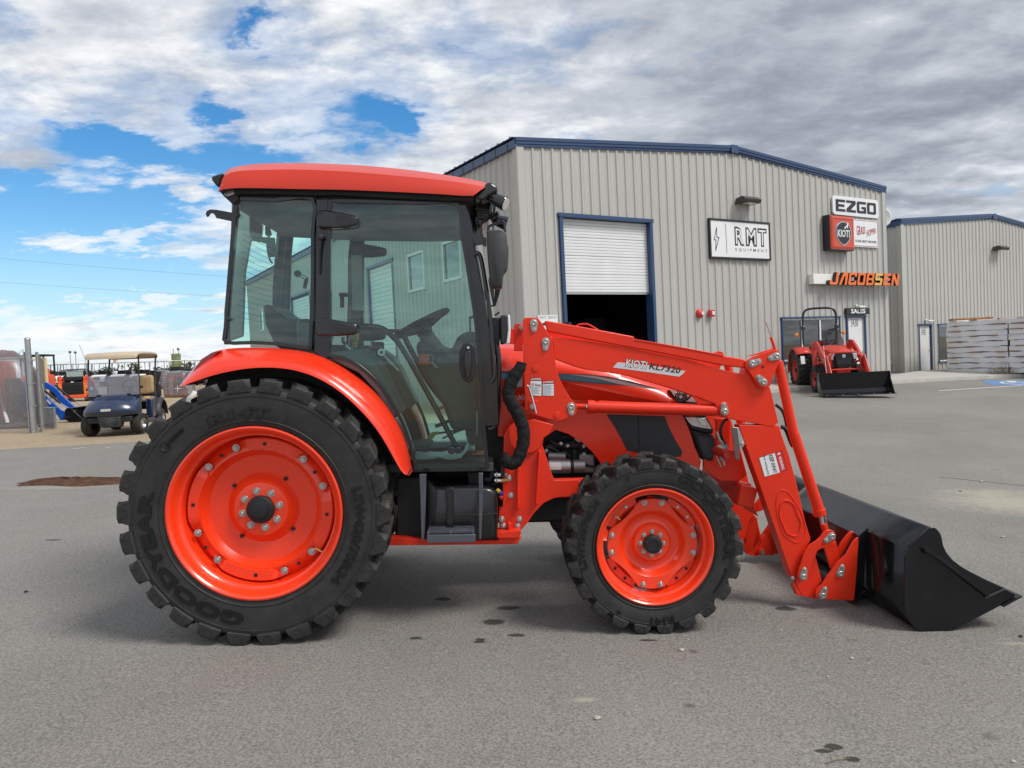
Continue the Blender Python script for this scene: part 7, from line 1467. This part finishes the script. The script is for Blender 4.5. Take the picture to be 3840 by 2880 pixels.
for k in range(9): m=MB(); q=(fe-loc)*(k+.5)/9+Vector((0,0,1.72)); m.tube([q+Vector((0,-.03,-.03)),q+Vector((0,-.03,.02)),q+Vector((0,.03,.02))],.004,GALV,5); m.build('tie',o)
ga=gp(154,1620)+Vector((0,.05,0)); gbk=gp(166,1600); gd=21.0; gbk=yl(167,gd)
o=thing('gate','open chain link gate leaf swung back into the yard beside the thick post','gate',tuple(ga)); loc=Vector(ga)
m=MB(); m.cyl((0,0,.05),(0,0,1.86),.034,GALV,16); m.build('hinge_post',o); m=MB(); e_=gbk-loc
m.cyl((0,0,1.80),e_+Vector((0,0,1.70)),.022,GALV,12); m.cyl((0,0,.10),e_+Vector((0,0,.10)),.022,GALV,12); m.cyl(e_+Vector((0,0,.06)),e_+Vector((0,0,1.72)),.026,GALV,12); m.build('gate_frame',o)
m=MB(); chain(m,ga,gbk,1.66,.10); mm=m.build('chain_mesh',o,smooth=0); mm.data.transform(Matrix.Translation(-loc))
# ---- film wrapped red machine behind the fence
p=gp(58,1618); p=yl(40,p.y-CAM.y+1.2); o=thing('wrapped_machine','red machine wrapped in dusty clear plastic film behind the chain link fence','machine',tuple(p),.1)
m=MB(); m.box((-.30,.3,.95),(.34,.5,1.5),MRED); m.box((-.05,.2,.7),(.18,.5,1.1),BLKM); m.box((.30,.3,.62),(.5,.4,.5),mat('wrapped_blue',(.05,.09,.25),.5)); m.box((-.55,.0,.6),(.16,.5,1.1),MRED); m.box((-.75,.2,.5),(.3,.6,.9),BLKM); m.build('machine_body',o,bevel=.05)
m=MB(); m.tube([(-.22,-.25,1.45),(-.12,-.3,.9),(.05,-.35,.15)],.04,OFFW,8); m.build('folded_strap',o)
rr=random.Random(11); rows=[]
for z,sx_,sy_ in ((0,.92,.62),(.3,.90,.60),(.7,.86,.58),(1.1,.80,.55),(1.5,.66,.50),(1.78,.45,.40),(1.92,.22,.2),(1.95,.01,.01)):
    rows.append([(-.22+sx_*(1+rr.uniform(-.06,.06))*cos(a)*1.0,.2+sy_*sin(a)*(1+rr.uniform(-.08,.08)),z+rr.uniform(-.04,.04)*(z>.1)) for a in [2*pi*k/26 for k in range(26)]])
m=MB(); m.loft(rows,FILM2,True); m.build('plastic_film',o,smooth=70)
# ---- crated red implements in film
def crate(u,v,w,h,dp,lb,rz=0.,hole=True):
    p=gp(u,v); o=thing('wrapped_crate',lb,'crate',tuple(p),rz,'film wrapped red implements on pallets'); R_=random.Random(int(u))
    m=MB(); m.box((0,dp/2,.06),(w,dp,.10),WOOD); m.build('pallet',o,bevel=.01)
    m=MB()
    for x in (-w*.42,-w*.1,w*.40): m.box((x,dp*.2,h*.5),(w*.10,.08,h*.82),MRED)
    m.box((0,dp*.25,h*.85),(w*.9,.08,h*.07),MRED); m.box((w*.15,dp*.3,h*.22),(w*.5,dp*.4,h*.25),MRED); m.box((w*.0,dp*.5,h*.5),(w*.3,dp*.3,h*.6),BLKM); m.build('implement',o,bevel=.02)
    m=MB()
    for z in (.35,.62): m.box((0,-.02,h*z),(w*.98,.01,.03),OFFW)
    m.box((w*.18,-.022,h*.5),(.03,.01,h*.8),OFFW); m.build('strap',o)
    rows=[]
    for z,s in ((.1,.56),(h*.3,.54),(h*.6,.55),(h*.9,.54),(h*1.02,.44),(h*1.04,.02)): rows.append([(w*s*max(-1,min(1,1.5*cos(a)))*(1+R_.uniform(-.05,.05)),dp/2+dp*s*max(-1,min(1,1.5*sin(a)))*(1+R_.uniform(-.05,.05)),z+R_.uniform(-.03,.03)) for a in [2*pi*k/20 for k in range(20)]])
    m=MB(); m.loft(rows,FILM,True); m.build('plastic_film',o,smooth=60); return o
crate(600,1458,.85,1.15,.8,'film wrapped red crate with white straps left of the taller crate',.1)
crate(655,1490,1.0,1.15,.9,'film wrapped red crate nearest the tractor fender, open corner showing red frame',-.1)
crate(500,1440,1.0,1.0,.8,'film wrapped red roller seen behind the navy cart windscreen',.1)
crate(405,1432,.8,.55,.6,'low film wrapped red crate behind the navy cart roof post',0)
# ---- poles, bale, flag, back fence, trees, wires
p=yl(331,44); o=thing('antenna_mast','thin grey mast with a long leaning whip rod','mast',tuple(p)); m=MB(); m.cyl((0,0,0),(-.05,0,1.75),.05,GALV,8); m.build('pole',o); m=MB(); m.tube([(-.05,0,1.7),(-.14,0,2.1),(-.40,0,2.85)],.022,GALV,6); m.build('whip_rod',o)
for u,d,lb,hh in ((269,70,'small solar light pole above the second white cart from the left',3.0),(289,70,'small solar light pole just right of another thin one at the left',2.95),(655,70,'small light pole left of the pair above the green bale',3.0),(674,70,'small solar light pole with tilted panel above the green bale',3.0)):
    p=yl(u,d); o=thing('light_pole',lb,'light pole',tuple(p)); m=MB(); m.cyl((0,0,0),(0,0,hh),.035,GALV,8); m.build('pole',o); m=MB(); m.box((0,0,hh),(.24 if u!=655 else .1,.05,.20 if u!=655 else .05),mat('solar_blue',(.03,.06,.14),.3),Matrix.Rotation(.5 if u in(674,289) else 0,3,'Y')); m.build('solar_panel',o)
p=yl(664,46); o=thing('wrapped_bale','stack of two fat rolls in camouflage green wrap behind the golf carts','bale',tuple(p)); 
for k,(z,r) in enumerate(((1.55,.30),(2.0,.28))): m=MB(); m.lathe([(z-.20,r*.85),(z-.18,r),(z+.18,r),(z+.20,r*.85),(z+.2,.0001)],(0,0,0),(0,0,1),SCREEN,20); m.build('roll',o,smooth=40)
m=MB(); m.box((0,0,.7),(.6,.6,1.3),BLKM); m.build('stand',o)
p=yl(443,58); o=thing('flag_pole','short pole with a small red, white and blue striped flag among the carts','flag',tuple(p)); m=MB(); m.cyl((0,0,0),(0,0,2.25),.02,GALV,6); m.build('pole',o); m=MB()
for k in range(6): m.box((-.12-.02*k,0,2.15-.06*k),(.24,.01,.06),MRED if k%2 else OFFW,Matrix.Rotation(.6,3,'Y'))
m.box((-.05,-.008,2.15),(.1,.01,.12),COND); m.build('flag',o)
bf0=yl(-120,84); o=thing('yard_fence','low galvanised wire fence along the far end of the yard','fence',tuple(bf0)); m=MB(); hp_pts=[]
for k in range(32):
    u=-120+34*k; p=yl(u,84); q=p-bf0; m2=MB(); m2.cyl(q,q+Vector((0,0,2.1)),.022,GALV,6); m2.build('post',o); hp_pts.append(q)
for z in (2.05,): m.tube([q+Vector((0,0,z)) for q in hp_pts],.007,GALV,4,False)
m.build('wire',o); 
film_=glassmat('fence_haze',(.80,.82,.82),.0); m=MB()
def tree(u,d,h,w,lb,seed,leafy=1.):
    R_=random.Random(seed); p=yl(u,d); o=thing('tree',lb,'tree',tuple(p)); m=MB(); m.tube([(0,0,-.2),(R_.uniform(-.1,.1),0,h*.35),(0,0,h*.6)],[.14,.10,.05],BARK,6)
    for k in range(9):
        a=R_.uniform(0,2*pi); z=h*R_.uniform(.2,.5); m.tube([(0,0,z),(w*.25*cos(a),w*.25*sin(a),z+h*.2),(w*.45*cos(a),w*.45*sin(a),z+h*R_.uniform(.25,.42))],[.05,.035,.012],BARK,5)
    m.build('trunk',o); m=MB()
    cl=[(R_.gauss(0,w*.26),R_.gauss(0,w*.26),h*R_.uniform(.35,.95)) for _ in range(14)]
    for k in range(int(420*leafy)):
        c=R_.choice(cl); q=Vector((c[0]+R_.gauss(0,w*.10),c[1]+R_.gauss(0,w*.10),c[2]+R_.gauss(0,h*.06))); s=R_.uniform(.10,.22); a=Vector((R_.uniform(-1,1),R_.uniform(-1,1),R_.uniform(-1,1))).normalized(); b=a.orthogonal().normalized()
        m.add([q+a*s,q+b*s*.6,q-a*s,q-b*s*.6],[(0,1,2,3)],LEAF)
    m.build('crown',o,smooth=0)
TL0=[(186,100,2.6,4.0,'olive green tree right of the gate at the horizon'),(245,110,2.8,3.0,'faint low tree behind the second white cart from the left'),(345,105,2.4,3.5,'low tree right of the leaning whip rod'),(398,100,2.9,3.0,'low dull tree left of the navy cart roof at the horizon'),(505,95,3.3,2.4,'sparse bare tree seen under the tan roof'),(640,100,2.6,4.5,'wide bushy tree behind the green bale'),(700,95,2.8,3.5,'bushy tree just left of the tractor fender at the horizon'),(775,98,2.7,4.0,'bushy tree behind the golf cart at the far right')]
for i,t in enumerate([(a_,b_,c_*.62,d_*.8,e_) for a_,b_,c_,d_,e_ in TL0]): tree(*t,20+i,.7 if 'sparse' not in t[4] else .35)
m=MB()
for u0,v0,u1,v1 in ((-60,965,1000,1046),(-60,1051,1000,1113)):
    pass
def wire(u0,v0,u1,v1,lb,d=75.):
    A_=CAM+ray(u0,v0)*d; B2_=CAM+ray(u1,v1)*d; m=MB(); m.tube([A_.lerp(B2_,k/16)+Vector((0,0,-.35*4*(k/16)*(1-k/16))) for k in range(17)],.008,BLKM,5,False); tag(m.build('power_line',origin=tuple(A_)),lb,'wire')
wire(-400,930,1500,1075,'upper thin power line crossing the blue sky at the left'); wire(-400,1025,1500,1140,'lower thin power line crossing the blue sky at the left')
